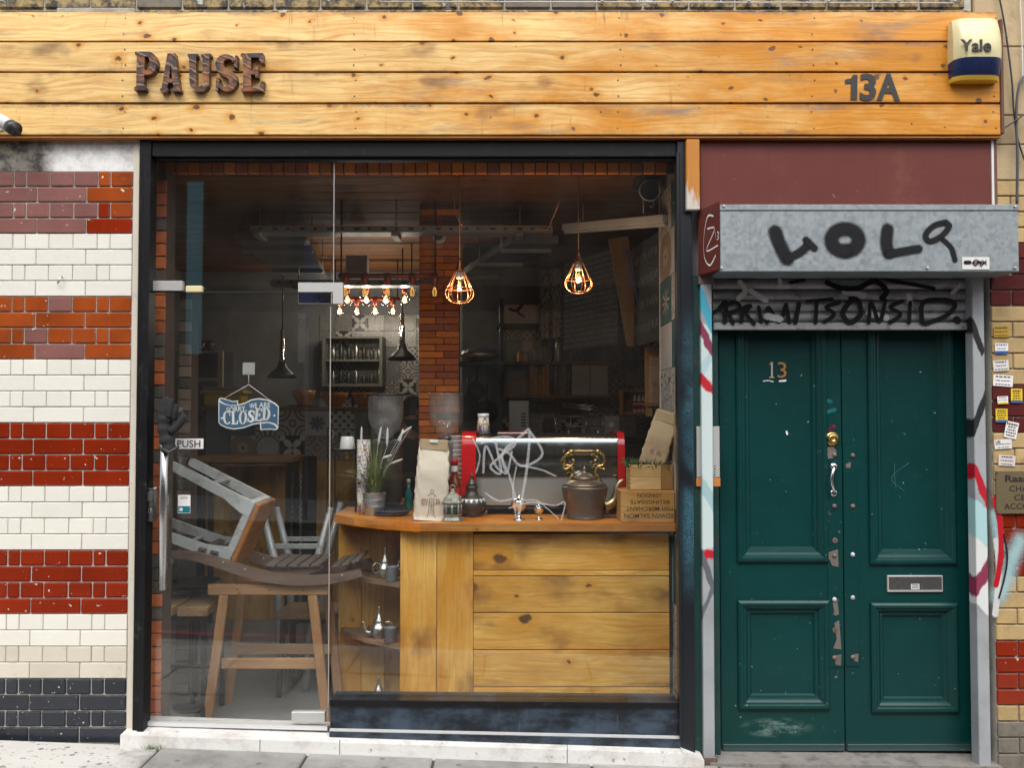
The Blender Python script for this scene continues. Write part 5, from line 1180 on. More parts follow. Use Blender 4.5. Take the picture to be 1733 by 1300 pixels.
M().lathe([(.056, .094), (.058, .099), (.050, .106), (.046, .122), (.030, .138), (.016, .148), (.010, .154), (.012, .160), (.005, .168)], p, 8, smooth=False).build('roof', M_lant, t)
M().tube([p + Vector((.013 * math.cos(a), 0, .176 + .012 * math.sin(a))) for a in [i * .5236 for i in range(12)]], .0024, 6, closed=True).build('ring', M_lant, t)
# dark vessel with white triangles
M_dkv = pm('dark_inlaid_metal', (.075, .072, .066), .42, .6, .3, bump=.2)
p = ON(798, 876); p.y += .06; t = thing('inlaid_flask', 'dark round flask with row of white triangles and pointed lid', 'flask', p)
M().lathe([(.040, 0), (.045, .006), (.042, .014), (.066, .034), (.080, .060), (.078, .082), (.066, .100), (.046, .114), (.032, .130), (.029, .150), (.034, .160), (.030, .170)], p, 28).build('body', M_dkv, t)
M().lathe([(.031, .170), (.026, .182), (.014, .200), (.008, .212), (.010, .220), (.003, .238)], p, 16).build('lid', M_dkv, t)
for k in range(16):
    a = 2 * math.pi * k / 16; e = Vector((math.cos(a), math.sin(a), 0)); s_ = Vector((-math.sin(a), math.cos(a), 0))
    q = M(); q.add([p + e * .0672 + s_ * .0125 + Vector((0, 0, .1005)), p + e * .0672 - s_ * .0125 + Vector((0, 0, .1005)), p + e * .0800 + Vector((0, 0, .080)), p + e * .060 + Vector((0, 0, .085))], [(0, 1, 2), (1, 0, 3), (0, 2, 3), (2, 1, 3)]); q.build('inlay', M_white, t)
# sauce bottle, white cup tube
p = ON(769, 873); t = thing('syrup_bottle', 'amber syrup bottle with red and white label behind the coffee bag', 'bottle', p)
M().lathe([(0.0350, 0.0000), (0.0387, 0.0050), (0.0387, 0.1625), (0.0325, 0.1938), (0.0175, 0.2250), (0.0150, 0.2687), (0.0175, 0.2725), (0.0175, 0.2825)], p, 22).build('glass_body', pm('amber_syrup', (.17, .030, .006), .12, var=.2), t)
M().lathe([(0.0395, 0.0500), (0.0395, 0.1125)], p, 22, cap=False).build('white_label', M_white, t)
M().lathe([(0.0396, 0.1131), (0.0396, 0.1562)], p, 22, cap=False).build('red_label', pm('red_label', (.42, .03, .02), .4), t)
M().lathe([(0.0187, 0.2450), (0.0187, 0.2775)], p, 18, cap=False).build('neck_label', M_white, t)
M().lathe([(0.0200, 0.2831), (0.0200, 0.3125), (0.0150, 0.3163)], p, 18).build('cap', pm('red_cap', (.40, .012, .012), .35), t)
p = ON(774, 866); t = thing('white_cup_stack', 'tall stack of plain white paper cups behind the syrup bottle', 'cups', p)
for k in range(14): M().lathe([(.030, 0), (.040, .086), (.042, .088), (.040, .090), (.031, .004)], p + Vector((0, 0, .003 + k * .0265)), 22).build('cup', M_white, t)
# patterned paper cups
def cup_fn(nb):
    g = nb.sep(nb.coord('Object')); an = g[1].atan2(g[0]); u = an * 1.9; v = g[2] * 46.0
    w1 = ((u * 2.0).sin() + (v).sin()); w2 = ((u * 2.0 + v * .5).cos() * (v * 1.1).sin())
    c = nb.mix(w1.abs().lt(.34), (.62, .60, .56), (.20, .10, .24)); c = nb.mix(w2.abs().lt(.14), c, (.48, .33, .10)); c = nb.mix((w1 - 1.2).abs().lt(.16), c, (.16, .09, .28))
    return {'Base Color': c, 'Roughness': .5}
M_cup = mat('swirl_printed_cup', cup_fn)
def pcup(loc, lab, n, flip, grp, pitch=.020):
    t = thing('paper_cup_stack' if n > 1 else 'paper_cup', lab, 'cups' if n > 1 else 'paper cup', loc, (R(180), 0, 0) if False else (0, 0, 0), grp)
    for k in range(n):
        z = k * pitch; prof = [(.028, 0), (.0385, .100)] if not flip else [(.040, 0), (.030, .100)]
        M().lathe([(a, b + z) for a, b in prof], (0, 0, 0), 24).build('cup', M_cup, t, False)
        M().lathe([(.031, .1003 + z), (.0325, .102 + z), (.0325, .119 + z), (.030, .121 + z)] if flip else [(.0387, .0985 + z), (.0402, .100 + z), (.0387, .1025 + z)], (0, 0, 0), 24).build('rim', M_white, t, False)
pcup(ON(615, 870), 'tall stack of swirl-printed paper cups beside the grass pot', 16, False, None, .021)
# grass in a zinc pot
p = ON(633, 871); t = thing('potted_grass', 'ornamental grass with white plumes in a ribbed zinc pot', 'plant', p)
M().lathe([(.048, 0), (.050, .003), (.057, .045), (.059, .047), (.057, .050), (.062, .080), (.064, .082), (.062, .085), (.066, .122), (.069, .125), (.066, .127), (.062, .120)], p, 28).build('pot', pm('zinc', (.40, .45, .50), .36, .7, .15, bump=.08), t)
gq = M(); gr = random.Random(3)
for i in range(340):
    a = gr.uniform(0, 6.28); L_ = gr.uniform(.12, .36); lean = gr.uniform(.05, 1.0); w_ = gr.uniform(.0020, .0042)
    e = Vector((math.cos(a), math.sin(a) * .7, 0)); b0 = p + e * gr.uniform(0, .045) + Vector((0, 0, .112)); s_ = Vector((-e.y, e.x, 0))
    pts = [b0 + e * (L_ * lean * tt ** 1.6) + Vector((0, 0, L_ * (tt * (1.05 - .2 * lean) - lean * .62 * tt ** 2.4))) for tt in (0, .3, .55, .8, 1)]
    vs_ = []
    for k, c in enumerate(pts): ww = w_ * (1, 1, .8, .5, .05)[k]; vs_ += [c - s_ * ww, c + s_ * ww]
    gq.add(vs_, [(2 * k, 2 * k + 1, 2 * k + 3, 2 * k + 2) for k in range(4)])
o = gq.build('grass_blades', pm('grass_blade', (.17, .22, .085), .5, var=.5, vs_=60, rndv=0), t); o['kind'] = 'stuff'
for (px, py, px2, py2) in ((611, 756, 612, 722), (640, 754, 645, 722), (655, 756, 656, 724), (672, 748, 684, 728), (676, 750, 682, 726), (647, 776, 664, 770), (660, 786, 682, 777), (697, 722, 676, 738)):
    a, b = W(px, py, p.y), W(px2, py2, p.y); 
    q = M(); q.tube([a.lerp(b, k / 8) for k in range(9)], [.002, .0055, .0068, .0072, .0070, .0066, .006, .005, .0015], 8); q.tube(smooth_path([p + Vector((0, 0, .11)), (p + Vector((0, 0, .11))).lerp(a, .6) + Vector((0, 0, .02)), a], 4), .0012, 5); q.build('plume', M_whitem, t)
# plates
p = ON(662, 872); t = thing('plate_stack', 'two dark slate plates lying by the grass pot', 'plates', p)
for k in range(2): M().lathe([(.02, 0), (.07, .002), (.098, .012), (.100, .015), (.07, .008), (.02, .006)], p + Vector((.006 * k, 0, k * .012)), 26, sy=.8).build('plate', pm('slate_plate', (.07, .065, .065), .5, var=.4), t)
# teal bottle
p = ON(691, 862); t = thing('teal_bottle', 'little teal bottle with silver cap behind the plates', 'bottle', p)
M().lathe([(.022, 0), (.024, .004), (.022, .09), (.010, .125), (.010, .150)], p, 16).build('body', pm('teal_glass', (.01, .16, .16), .12), t); M().lathe([(.013, .150), (.013, .175), (.010, .178)], p, 14).build('cap', M_alu, t)
# grinders
def grinder(px, lab, rounded, body_m):
    p = Vector((X(px, .90), .90, CT + .0005)); t = thing('coffee_grinder', lab, 'grinder', p, group='coffee grinders')
    zt_ = Z(668, .90) - p.z; zm = Z(716 if rounded else 714, .90) - p.z; zn = Z(741, .90) - p.z
    prof = [(.036, zn), (.045, zn + .012), (.075, zm - .035), (.094, zm), (.102, zm + .04), (.102, zt_ - .006)] if rounded else [(.036, zn), (.042, zn + .012), (.096, zm - .005), (.100, zm + .01), (.100, zt_ - .006)]
    M().lathe(prof, p, 30, cap=False).build('hopper', M_hopper_f if rounded else M_hopper, t)
    M().lathe([(.104, zt_ - .0055), (.105, zt_ + .004), (.10, zt_ + .006), (.02, zt_ + .008)], p, 30).build('hopper_lid', M_dark if rounded else M_hopper, t)
    M().lathe([(.040, zn - .012), (.047, zn - .010), (.047, zn - .0005)], p, 24).build('collar', M_dark, t)
    q = M(); q.cbox(p.x - .085, p.x + .085, p.y - .10, p.y + .12, p.z + .03, p.z + zn - .013, .018); q.build('body', body_m, t)
    q = M(); q.cbox(p.x - .095, p.x + .095, p.y - .15, p.y + .14, p.z, p.z + .029, .008); q.build('base', M_dark, t)
    q = M(); q.cyl(p + Vector((0, -.101, .18)), p + Vector((0, -.145, .16)), .012); q.build('doser_spout', M_steel, t)
grinder(653, 'coffee grinder with rounded smoky hopper behind the grass plumes', True, M_dkv)
grinder(755, 'coffee grinder with clear conical hopper before the brick pillar', False, pm('grey_grinder_body', (.16, .16, .17), .35, .3))
# filter stand
t = thing('filter_stand', 'black square-section coffee filter stand with white cone at counter end', 'coffee stand', Vector((X(582, .80), .80, CT)))
for a, b, c in ((553, 555, 728), (601, 604, 724)): M().cbox(X(a, .8), X(b, .8), .80, .812, CT + .0005, Z(c, .8), .001).build('post', M_blackm, t)
M().cbox(X(553, .8), X(604, .8), .7985, .8135, Z(727, .8), Z(724.5, .8), .001).build('top_bar', M_blackm, t)
M().cbox(X(566, .8), X(604, .8), .75, .7983, Z(763, .8), Z(760.5, .8), .001).build('shelf_bar', M_blackm, t)
M().cbox(X(566, .8), X(568, .8), .80, .81, CT + .0005, Z(764, .8), .001).build('post', M_blackm, t)
pz = W(588, 760, .775); M().lathe([(.044, 0), (.046, .004), (.036, .07), (.034, .072)], (pz.x, .775, Z(760.2, .8)), 20).build('white_cone', M_whitem, t)
M().cbox(pz.x - .014, pz.x + .014, .765, .79, Z(776, .8), Z(764.5, .8), .002).build('brass_tap', M_brass, t)
# espresso machine
ye = .66
M_mred = pm('gloss_red', (.42, .008, .012), .14, var=.08, bump=.01, coat=.6)
xa, xb = X(806, ye), X(1044, ye); e0 = Vector(((xa + xb) / 2, ye, CT))
t = thing('espresso_machine', 'chrome espresso machine with glossy red side panels', 'coffee machine', e0)
def P_(py, dy=0.0): return Z(py, ye + dy) - 0.0
def extr(prof, x0, x1, nm, m, par=t):
    q = M(); k = len(prof); q.add([(x, y_, z_) for x in (x0, x1) for y_, z_ in prof], [(i, i + 1, i + 1 + k, i + k)[::-1] for i in range(k - 1)], True); q.add([(x0, y_, z_) for y_, z_ in prof], [list(range(k))]); q.add([(x1, y_, z_) for y_, z_ in prof], [list(range(k))[::-1]]); return q.build(nm, m, par)
zt_ = P_(738); zm = P_(806)
M_mirror = pm('mirror_steel', (.42, .46, .47), .10, 1.0, .08, bump=.015, bs=12)
extr([(ye, zm + .001), (ye, zt_ - .035), (ye + .006, zt_ - .022)], xa, xb, 'back_panel', M_mirror)
extr([(ye + .006, zt_ - .0215), (ye + .012, zt_ - .010), (ye + .028, zt_ - .003)], xa, xb, 'bright_edge', pm('polished_edge', (.80, .80, .80), .25, 1.0, .03, bump=.01))
extr([(ye + .0282, zt_ - .0025), (ye + .05, zt_), (ye + .46, zt_ + .005), (ye + .46, CT + .05)], xa, xb, 'top_tray', M_steel)
M().cbox(xa, xb, ye + .012, ye + .03, CT + .055, zm, .002).build('lower_panel', pm('brushed_panel', (.40, .41, .40), .42, .6, .1, bump=.06), t)
M().cbox(xa + .02, xb - .02, ye + .035, ye + .40, CT + .03, zt_ - .06, .004).build('boiler_box', M_dark, t)
M().cbox(xa, xb, ye + .02, ye + .42, CT + .034, CT + .054, .003).build('drip_base', M_dark, t)
for x_ in (xa + .05, xb - .05):
    for y_ in (ye + .06, ye + .36): M().cyl((x_, y_, CT + .0005), (x_, y_, CT + .034), .016).build('foot', M_steel, t)
def cheek_prof(o): return [(ye - .03 - o, CT + .012), (ye - .035 - o, CT + .10), (ye - .030 - o, zt_ - .05), (ye - .010, zt_ + .002 + o), (ye + .04, zt_ + .022 + o), (ye + .20, zt_ + .026 + o), (ye + .40, zt_ + .012), (ye + .47, zt_ - .06), (ye + .47, CT + .012)]
extr(cheek_prof(.0), X(782, ye), xa - .001, 'side_panel', M_mred); extr(cheek_prof(.0), xb + .001, X(1056, ye), 'side_panel', M_mred)
text('CONTI', (X(922, ye), ye - .0015, Z(763, ye)), 7.5 * S(ye), M_chrome, t, 66 * S(ye), .01, .001, spacing=1.3)
pcup(Vector((X(818, ye + .1), ye + .1, zt_ + .0035)), 'single swirl-printed paper cup standing upside down on the coffee machine', 1, True, None)
q = M(); q.cbox(X(842, ye + .2), X(893, ye + .2), ye + .16, ye + .30, zt_ + .006, zt_ + .014, .003); rt = tag(q.build('tray', M_whitem), 'flat white tray with red edge on top of the coffee machine', 'tray')
q = M(); q.cbox(X(842, ye + .2), X(893, ye + .2), ye + .17, ye + .29, zt_ + .0145, zt_ + .020, .002); q.build('red_mat', M_mred, rt)
# goblets
def goblet(p, h, lab, lid=False):
    t = thing('goblet', lab, 'goblet', p, group='silver goblets on the counter'); s_ = h / .115
    M().lathe([(.028 * s_, 0), (.027 * s_, .003 * s_), (.014 * s_, .012 * s_), (.006 * s_, .022 * s_), (.008 * s_, .030 * s_), (.006 * s_, .038 * s_)], p, 20).build('foot', M_chrome, t)
    M().lathe([(.006 * s_, .038 * s_), (.020 * s_, .044 * s_), (.033 * s_, .062 * s_), (.036 * s_, .078 * s_), (.037 * s_, .080 * s_), (.034 * s_, .080 * s_)], p, 22).build('bowl', M_chrome, t)
    M().lathe([(.036 * s_, .0805 * s_), (.030 * s_, .090 * s_), (.015 * s_, .098 * s_), (.006 * s_, .104 * s_), (.008 * s_, .110 * s_), (.002 * s_, .115 * s_)], p, 20).build('lid', M_chrome, t)
goblet(ON(878, 880), .135, 'taller silver lidded goblet standing left of the other by the scribble')
goblet(ON(912, 879), .085, 'small silver lidded bowl between the goblet and kettle')
goblet(ON(896, 868), .07, 'low silver bowl half hidden behind the two goblets')
p = ON(866, 866); t = thing('silver_stand', 'slim turned silver candlestick behind the goblets', 'candlestick', p)
M().lathe([(.036, 0), (.034, .006), (.012, .018), (.008, .03), (.014, .045), (.008, .06), (.013, .075), (.007, .09), (.014, .11), (.008, .125), (.012, .15), (.015, .16), (.010, .165)], p, 20).build('stem', M_chrome, t)
M().lathe([(.009, .1655), (.008, .215), (.006, .217)], p, 12).build('candle', M_dark, t)
# kettle
p = ON(992, 881); p.y += .10; p.z = CT + .0005
M_ket = pm('aged_copper_kettle', (.19, .155, .125), .36, .75, .3, 12, .15, 60, dirt=.3, dirtcol=(.10, .05, .02)); t = thing('kettle', 'old dull copper kettle with ornate brass handle', 'kettle', p)
k = S(p.y)
M().lathe([(29 * k, 0), (30 * k, .004), (29 * k, .008), (33 * k, 20 * k), (37 * k, 40 * k), (39 * k, 51 * k), (39.5 * k, 53 * k), (37 * k, 55 * k)], p, 36).build('body', M_ket, t)
M().lathe([(37 * k, 55.2 * k), (36 * k, 58 * k), (26 * k, 64 * k), (20 * k, 66.5 * k)], p, 36, cap=True).build('shoulder', M_ket, t)
M().lathe([(21 * k, 66.6 * k), (20 * k, 69 * k), (12 * k, 74 * k), (5 * k, 77 * k), (3 * k, 80 * k), (4.5 * k, 83 * k), (2 * k, 87 * k), (.3 * k, 89 * k)], p, 28).build('lid', M_ket, t)
hq = M(); fl = [(-28, 60), (-25, 66), (-20, 74), (-19, 82), (-24, 88), (-31, 90), (-34, 97), (-32, 106), (-24, 112)]
for s_ in (-1, 1):
    hq.tube(smooth_path([p + Vector((s_ * -1 * a * k * -1 * 1.0, 0, b * k)) for a, b in fl], 5), [.0085] * 10 + [.0065] * 21 + [.0075] * 10, 10)
    hq.tube(smooth_path([p + Vector((s_ * a * k, 0, b * k)) for a, b in ((-24, 88), (-19, 92), (-17, 97), (-21, 99))], 4), .0045, 8); hq.tube(smooth_path([p + Vector((s_ * a * k, 0, b * k)) for a, b in ((-24, 87), (-31, 83), (-34, 84))], 4), .0045, 8)
    hq.tube([p + Vector((s_ * a * k, 0, 113 * k)) for a in (-27, -23, -19)], [.006, .012, .011], 12)
ko = hq.build('handle', M_brass, t)
hq = M(); hq.tube([p + Vector((a * k, 0, 113 * k)) for a in (-19, -10, 0, 10, 19)], [.010, .0105, .009, .0105, .010], 14); hq.build('grip', pm('worn_brass_grip', (.36, .25, .12), .4, .7), ko)
q = M(); q.tube(smooth_path([p + Vector((a * k, -.01, b * k)) for a, b in ((34, 22), (42, 24), (50, 31), (53, 42), (55, 54), (60, 62), (67, 65))], 5), [.034 - .0009 * i for i in range(31)], 14)
q.v = [Vector((v.x, v.y, v.z)) for v in q.v]; q.build('spout', pm('spout_brass', (.42, .33, .19), .32, .9, .2), t)
# wine crate, upside down, with lettering
M_crate = wood('crate_pine', (.58, .35, .12), (.46, .22, .045), (.16, .06, .02), 0, .5, .45, .2, .5)
yk = .335; cx0, cx1, cz1 = X(1050, yk), X(1141, yk), Z(831, yk)
t = thing('wooden_crate', 'small pine crate stamped with upside-down lettering on counter end', 'crate', ((cx0 + cx1) / 2, yk, CT))
M().cbox(cx0, cx1, yk, yk + .012, CT + .001, cz1, .003).build('front', M_crate, t); M().cbox(cx0, cx1, yk + .20, yk + .212, CT + .001, cz1, .003).build('back', M_crate, t)
for a, b in ((cx0, cx0 + .011), (cx1 - .011, cx1)): M().cbox(a, b, yk + .0125, yk + .1995, CT + .001, cz1, .003).build('side', M_crate, t)
M().cbox(cx0 + .0115, cx1 - .0115, yk + .0125, yk + .1995, cz1 - .012, cz1 - .001, .002).build('top', M_crate, t)
for s_, pxa, pxb, py, h in (('EDWIN SALMON', 1056, 1138, 873.5, 8), ('FISH MERCHANT', 1059, 1138, 861.5, 6.5), ('BILLINGSGATE', 1066, 1132, 850, 6.5), ('LONDON', 1078, 1118, 839, 6.5)):
    text(s_, (X((pxa + pxb) / 2, yk), yk - .0009, Z(py, yk)), h * S(yk), pm('stamp_ink', (.07, .04, .02), .7) if 'stamp_ink' not in bpy.data.materials else bpy.data.materials['stamp_ink'], t, (pxb - pxa) * S(yk), .004, .0004, R(180))
yb = .37; bx0, bx1, bz0, bz1 = X(1065, yb), X(1140, yb) - .004, cz1 + .0008, Z(787, yb)
t = thing('planter_box', 'pale finger-jointed wooden box of greenery on top of the crate', 'box', ((bx0 + bx1) / 2, yb, bz0))
M_box = wood('box_pine', (.62, .42, .19), (.50, .28, .09), (.2, .1, .04), 0, .3, .4, .1, .5)
for k in range(2): 
    za, zb = bz0 + (bz1 - bz0) * k / 2 + .0006, bz0 + (bz1 - bz0) * (k + 1) / 2 - .0006
    M().cbox(bx0, bx0 + .165, yb, yb + .010, za, zb, .002).build('front_slat', M_box, t)
M().cbox(bx0 + .1655, bx1, yb + .001, yb + .010, bz0, bz1, .002).build('dark_end', wood('box_dark', (.36, .19, .06), (.26, .12, .03), (.1, .05, .02), 2, .3), t)
for k in range(6): M().cbox(bx0 + .150 if False else bx0 - .001, bx0 + .006, yb - .0008, yb + .004, bz0 + .008 + k * .022, bz0 + .018 + k * .022, .001).build('joint', wood('joint_dark', (.30, .15, .05), (.2, .1, .03), (.1, .05, .02)) if 'joint_dark' not in bpy.data.materials else bpy.data.materials['joint_dark'], t)
M().cbox(bx0, bx1, yb + .14, yb + .15, bz0, bz1, .002).build('back', M_box, t); M().box(bx0 + .001, bx0 + .010, yb + .0105, yb + .1395, bz0, bz1 - .001).build('side', M_box, t); M().box(bx1 - .010, bx1 - .001, yb + .0105, yb + .1395, bz0, bz1 - .001).build('side', M_box, t)
M().box(bx0 + .011, bx1 - .011, yb + .011, yb + .139, bz0 + .02, bz1 - .03).build('soil', pm('soil', (.03, .022, .016), .9), t)
gq = M(); 
for i in range(420):
    b0 = Vector((gr.uniform(bx0 + .01, bx1 - .01), yb + gr.uniform(.015, .13), bz1 - .03)); d_ = Vector((gr.uniform(-.8, .8), gr.uniform(-.8, .4), gr.uniform(.3, 1.0))).normalized(); L_ = gr.uniform(.05, .095); s_ = d_.cross(Vector((0, 1, .2))).normalized() * .0024
    if b0.x + d_.x * L_ > xr - .006: d_.x = -abs(d_.x) * .3
    gq.add([b0 - s_, b0 + s_, b0 + d_ * L_ * .6 + s_ * 1.1, b0 + d_ * L_ + Vector((0, 0, -.012)), b0 + d_ * L_ * .6 - s_ * 1.1], [(0, 1, 2, 3, 4)])
o = gq.build('greenery', pm('rosemary_green', (.055, .095, .022), .55, var=.5, vs_=50, rndv=0), t); o['kind'] = 'stuff'
b2 = thing('coffee_bag', 'kraft coffee bag leaning in the planter box against the tiles', 'bag', (X(1098, .43), .44, bz1 - .055), (R(4), R(17), R(-10)), 'coffee bags')
bag(b2, .135, .345, .07, M_kraft, M_kraft)
text('E R', (.0, -.0385, .13), .022, bpy.data.materials['faded_red_print'], b2, .06, 0, .0004, world=False)
# ================================================================== trestle, curved seat and stools behind the door
# trestle bench
yt = .42
t = thing('trestle_bench', 'pale wooden trestle stand behind the glass door', 'trestle', (X(455, yt), yt + .15, 0))
for k, yy in enumerate((yt, yt + .34)):
    zb, zt_ = Z(1008, yt), Z(990, yt)
    xa, xb = X(354, yt), X(557, yt)
    M().cbox(xa, xb, yy, yy + .032, zb, zt_, .004).build('top_rail', M_trestle_h, t)
    for (pxt, pxb, s_) in ((381, 354, -1), (530, 556, 1)):
        a = Vector((X(pxt, yt), yy + .014, zb - .0005)); b = Vector((X(pxb, yt), yy + .014, FL))
        M().bar(a, b, .049, .026, (0, 1, 0), .003).build('leg', M_trestle, t)
    a, b = W(371, 1127, yt), W(540, 1127, yt); M().cbox(a.x, b.x, yy + .029 if k == 0 else yy - .026, yy + .050 if k == 0 else yy - .001, a.z - .028, a.z + .028, .003).build('stretcher', M_trestle_h, t)
    for px, py in ((402, 998), (457, 999), (512, 1000)):
        p = W(px, py, yt); q = M(); q.cyl((p.x, yy - .001, p.z), (p.x, yy + .002, p.z), .0045, None, 8); q.build('screw', M_dark, t)
for px in (362, 545): M().cbox(X(px, yt) - .02, X(px, yt) + .02, yt + .0325, yt + .3395, Z(1006, yt), Z(992, yt), .003).build('cross_rail', M_trestle, t)
# long curved slatted seat lying on the trestle
zt_ = Z(990, yt) + .0005
t = thing('curved_slat_seat', 'long worn curved wooden seat rail lying across the trestle', 'seat', (X(440, .42), .5, zt_))
cur = [(286, 938), (318, 939), (350, 946), (390, 958), (430, 970), (468, 978), (510, 981), (552, 980), (590, 974), (612, 968)]
for yy in (.385, .735):
    pts = [Vector((W(a, b, .40).x, 0, W(a, b, .40).z)) for a, b in cur]; pts = smooth_path(pts, 4); n = len(pts)
    lo = min(pp.z for pp in pts) - .028; sh = zt_ + .001 - lo if yy > .5 else 0
    zl = min(p_.z for p_ in pts) - .027
    dz = zt_ + .0008 - zl
    outl = ribbon([(p_.x, p_.z + dz) for p_ in pts], [.036 + .020 * math.sin(math.pi * i / (n - 1)) for i in range(n)])
    q = M(); q.prism(outl, yy, yy + .028); q.build('side_rail', M_bench, t)
    for px, py in ((379, 950), (416, 962), (580, 972)):
        p_ = W(px, py, .40); q = M(); q.cyl((p_.x, yy - .0015, p_.z + dz), (p_.x, yy + .002, p_.z + dz), .005, None, 10); q.build('screw', M_galv_old, t)
for px, py in ((566, 962), (583, 958), (600, 953), (340, 932), (360, 938)):
    p_ = W(px, py, .40); M().obox((p_.x, .574, p_.z + dz + .006), (.042, .32, .014), (0, R(-14 if px > 500 else 14), 0)).build('slat', M_slat, t)
# short slatted piece on it
z2 = W(500, 975, .40).z + dz
t = thing('slatted_piece', 'short dark slatted seat piece with five slats on the curved rail', 'seat', (X(497, .42), .5, z2))
px0, px1 = X(450, .40), X(546, .40)
for yy in (.415, .66):
    zc = Z(964, .40)
    arc_ = [(px0 + (px1 - px0) * i / 10, zc - .036 * math.sin(math.pi * i / 10) ** .8) for i in range(11)]
    q = M(); q.prism([(px0, zc + .012)] + arc_ + [(px1, zc + .012)], yy, yy + .028); q.build('rail', M_bench, t)
for k in range(5):
    x_ = px0 + (px1 - px0) * (k + .5) / 5; h_ = .012 * math.sin(math.pi * (k + .5) / 5)
    M().obox((x_, .56, zc + .021 - h_ * .3), ((px1 - px0) / 5 - .010, .34, .016), (0, R((k - 2) * -2.5), 0)).build('slat', M_slat, t)
M_pressed = pm('pressed_galvanised_steel', (.56, .58, .59), .38, .2, .22, 10, .15, 40, dirt=.45, dirtcol=(.22, .23, .24))
# tipped metal stool with a wooden seat
ax = Vector((-.915, 0, .40)).normalized()          # legs point up and left
sc0 = W(424, 897, .60)
st_mt = Matrix((Vector((-ax.z, 0, ax.x)) * -1, Vector((0, 1, 0)), ax)).transposed()
t = thing('metal_stool', 'galvanised metal stool with wooden seat tipped on its side upon the bench', 'stool', sc0)
t.rotation_euler = st_mt.to_euler()
hw = .178
M().cbox(-hw, hw, -.16, .16, -.030, -.002, .006).build('wooden_seat', wood('orange_seat_wood', (.46, .20, .05), (.36, .13, .025), (.12, .04, .01), 1, .3, .5, .1, .4), t, False)
q = M()
for s_ in (-1, 1):
    q.bar((-hw, s_ * .145, .020), (hw, s_ * .145, .020), .024, .042, (0, 0, 1), .006); q.bar((s_ * .165, -.14, .020), (s_ * .165, .14, .020), .024, .042, (0, 0, 1), .006)
q.build('seat_frame', M_pressed, t, False)
for sx in (-1, 1):
    for sy in (-1, 1):
        yy = sy * .148; a, b = Vector((sx * .16, yy, .03)), Vector((sx * .185, yy, .50)); d_ = (b - a).normalized(); q = M()
        q.prism([(sx * .176, .002), (sx * .092, .002), (sx * .100, .055), (sx * .132, .16), (sx * .158, .49), (sx * .166, .505), (sx * .196, .505), (sx * .202, .49)], yy - .016, yy + .016)
        lg = q.build('leg', M_pressed, t, False)
        q = M(); q.cbox(sx * .18 - .020, sx * .18 + .020, yy - .019, yy + .019, .5055, .518, .004); q.build('foot_cap', M_dark, lg, False)
for sx in (-1, 1): M().bar((sx * .176, -.155, .26), (sx * .176, .155, .26), .016, .022, (0, 0, 1), .004).build('brace', M_galv_old, t, False)
# second metal frame standing behind
t = thing('metal_chair_frame', 'grey metal chair frame standing behind the slatted piece', 'chair', (X(500, 1.0), 1.0, 0))
for (a, b) in (((445, 868), (468, 960)), ((560, 860), (530, 975))):
    p0, p1 = W(*a, 1.0), W(*b, 1.0); p2 = p1 + (p1 - p0) * ((p1.z - 0.0) / (p0.z - p1.z)) * 1.0
    q = M(); q.tube([p0, p1, Vector((p1.x + (p1.x - p0.x) * .4, 1.0, FL))], [.018, .026, .020], 8); q.build('leg', M_galv_old, t)
    q = M(); q.tube([p0 + Vector((0, .30, 0)), p1 + Vector((0, .30, 0)), Vector((p1.x + (p1.x - p0.x) * .4, 1.30, FL))], [.018, .026, .020], 8); q.build('leg', M_galv_old, t)
p0, p1 = W(452, 925, 1.0), W(545, 925, 1.0); M().bar(p0, p1, .02, .03, (0, 0, 1)).build('brace', M_galv_old, t); M().bar(p0 + Vector((0, .3, 0)), p1 + Vector((0, .3, 0)), .02, .03, (0, 0, 1)).build('brace', M_galv_old, t)
# plank stools
def plank_stool(loc, wd, dp, h, two, lab, rz=0.0):
    t = thing('plank_stool', lab, 'stool', loc, (0, 0, rz), 'plank stools inside the door')
    if two:
        for s_ in (-1, 1): M().cbox(s_ * wd * .265 - wd * .225, s_ * wd * .265 + wd * .225, -dp / 2, dp / 2, h - .050, h, .004).build('seat_plank', M_seat, t, False)
    else: M().cbox(-wd / 2, wd / 2, -dp / 2, dp / 2, h - .030, h, .004).build('seat_plank', M_seat, t, False)
    hh = h - (.0505 if two else .0305)
    for sx in (-1, 1):
        for sy in (-1, 1): M().bar((sx * wd * .40, sy * dp * .36, hh), (sx * wd * .44, sy * dp * .44, 0), .028, .028, (0, 1, 0), .003).build('leg', M_blackm, t, False)
    M().bar((-wd * .42, -dp * .36, hh - .016), (wd * .42, -dp * .36, hh - .016), .026, .026, (0, 0, 1)).build('apron', M_blackm, t, False); M().bar((-wd * .42, dp * .36, hh - .016), (wd * .42, dp * .36, hh - .016), .026, .026, (0, 0, 1)).build('apron', M_blackm, t, False)
    for sx in (-1, 1): M().bar((sx * wd * .42, -dp * .38, h * .42), (sx * wd * .42, dp * .38, h * .42), .02, .02, (0, 0, 1)).build('rung', M_blackm, t, False)
    M().bar((-wd * .42, 0, h * .42), (wd * .42, 0, h * .42), .02, .02, (0, 0, 1)).build('rung', M_blackm, t, False)
y_ = .46
plank_stool((X(302, .42, 1040) - .02, .58, FL), .355, .34, Z(1030, .41) + .005 - FL, True, 'two-plank wooden stool with black legs at the far left behind the door')
plank_stool((X(527, .95), 1.02, FL), .36, .33, Z(1040, .86) - FL, False, 'single-board stool with black legs behind the trestle near the counter')
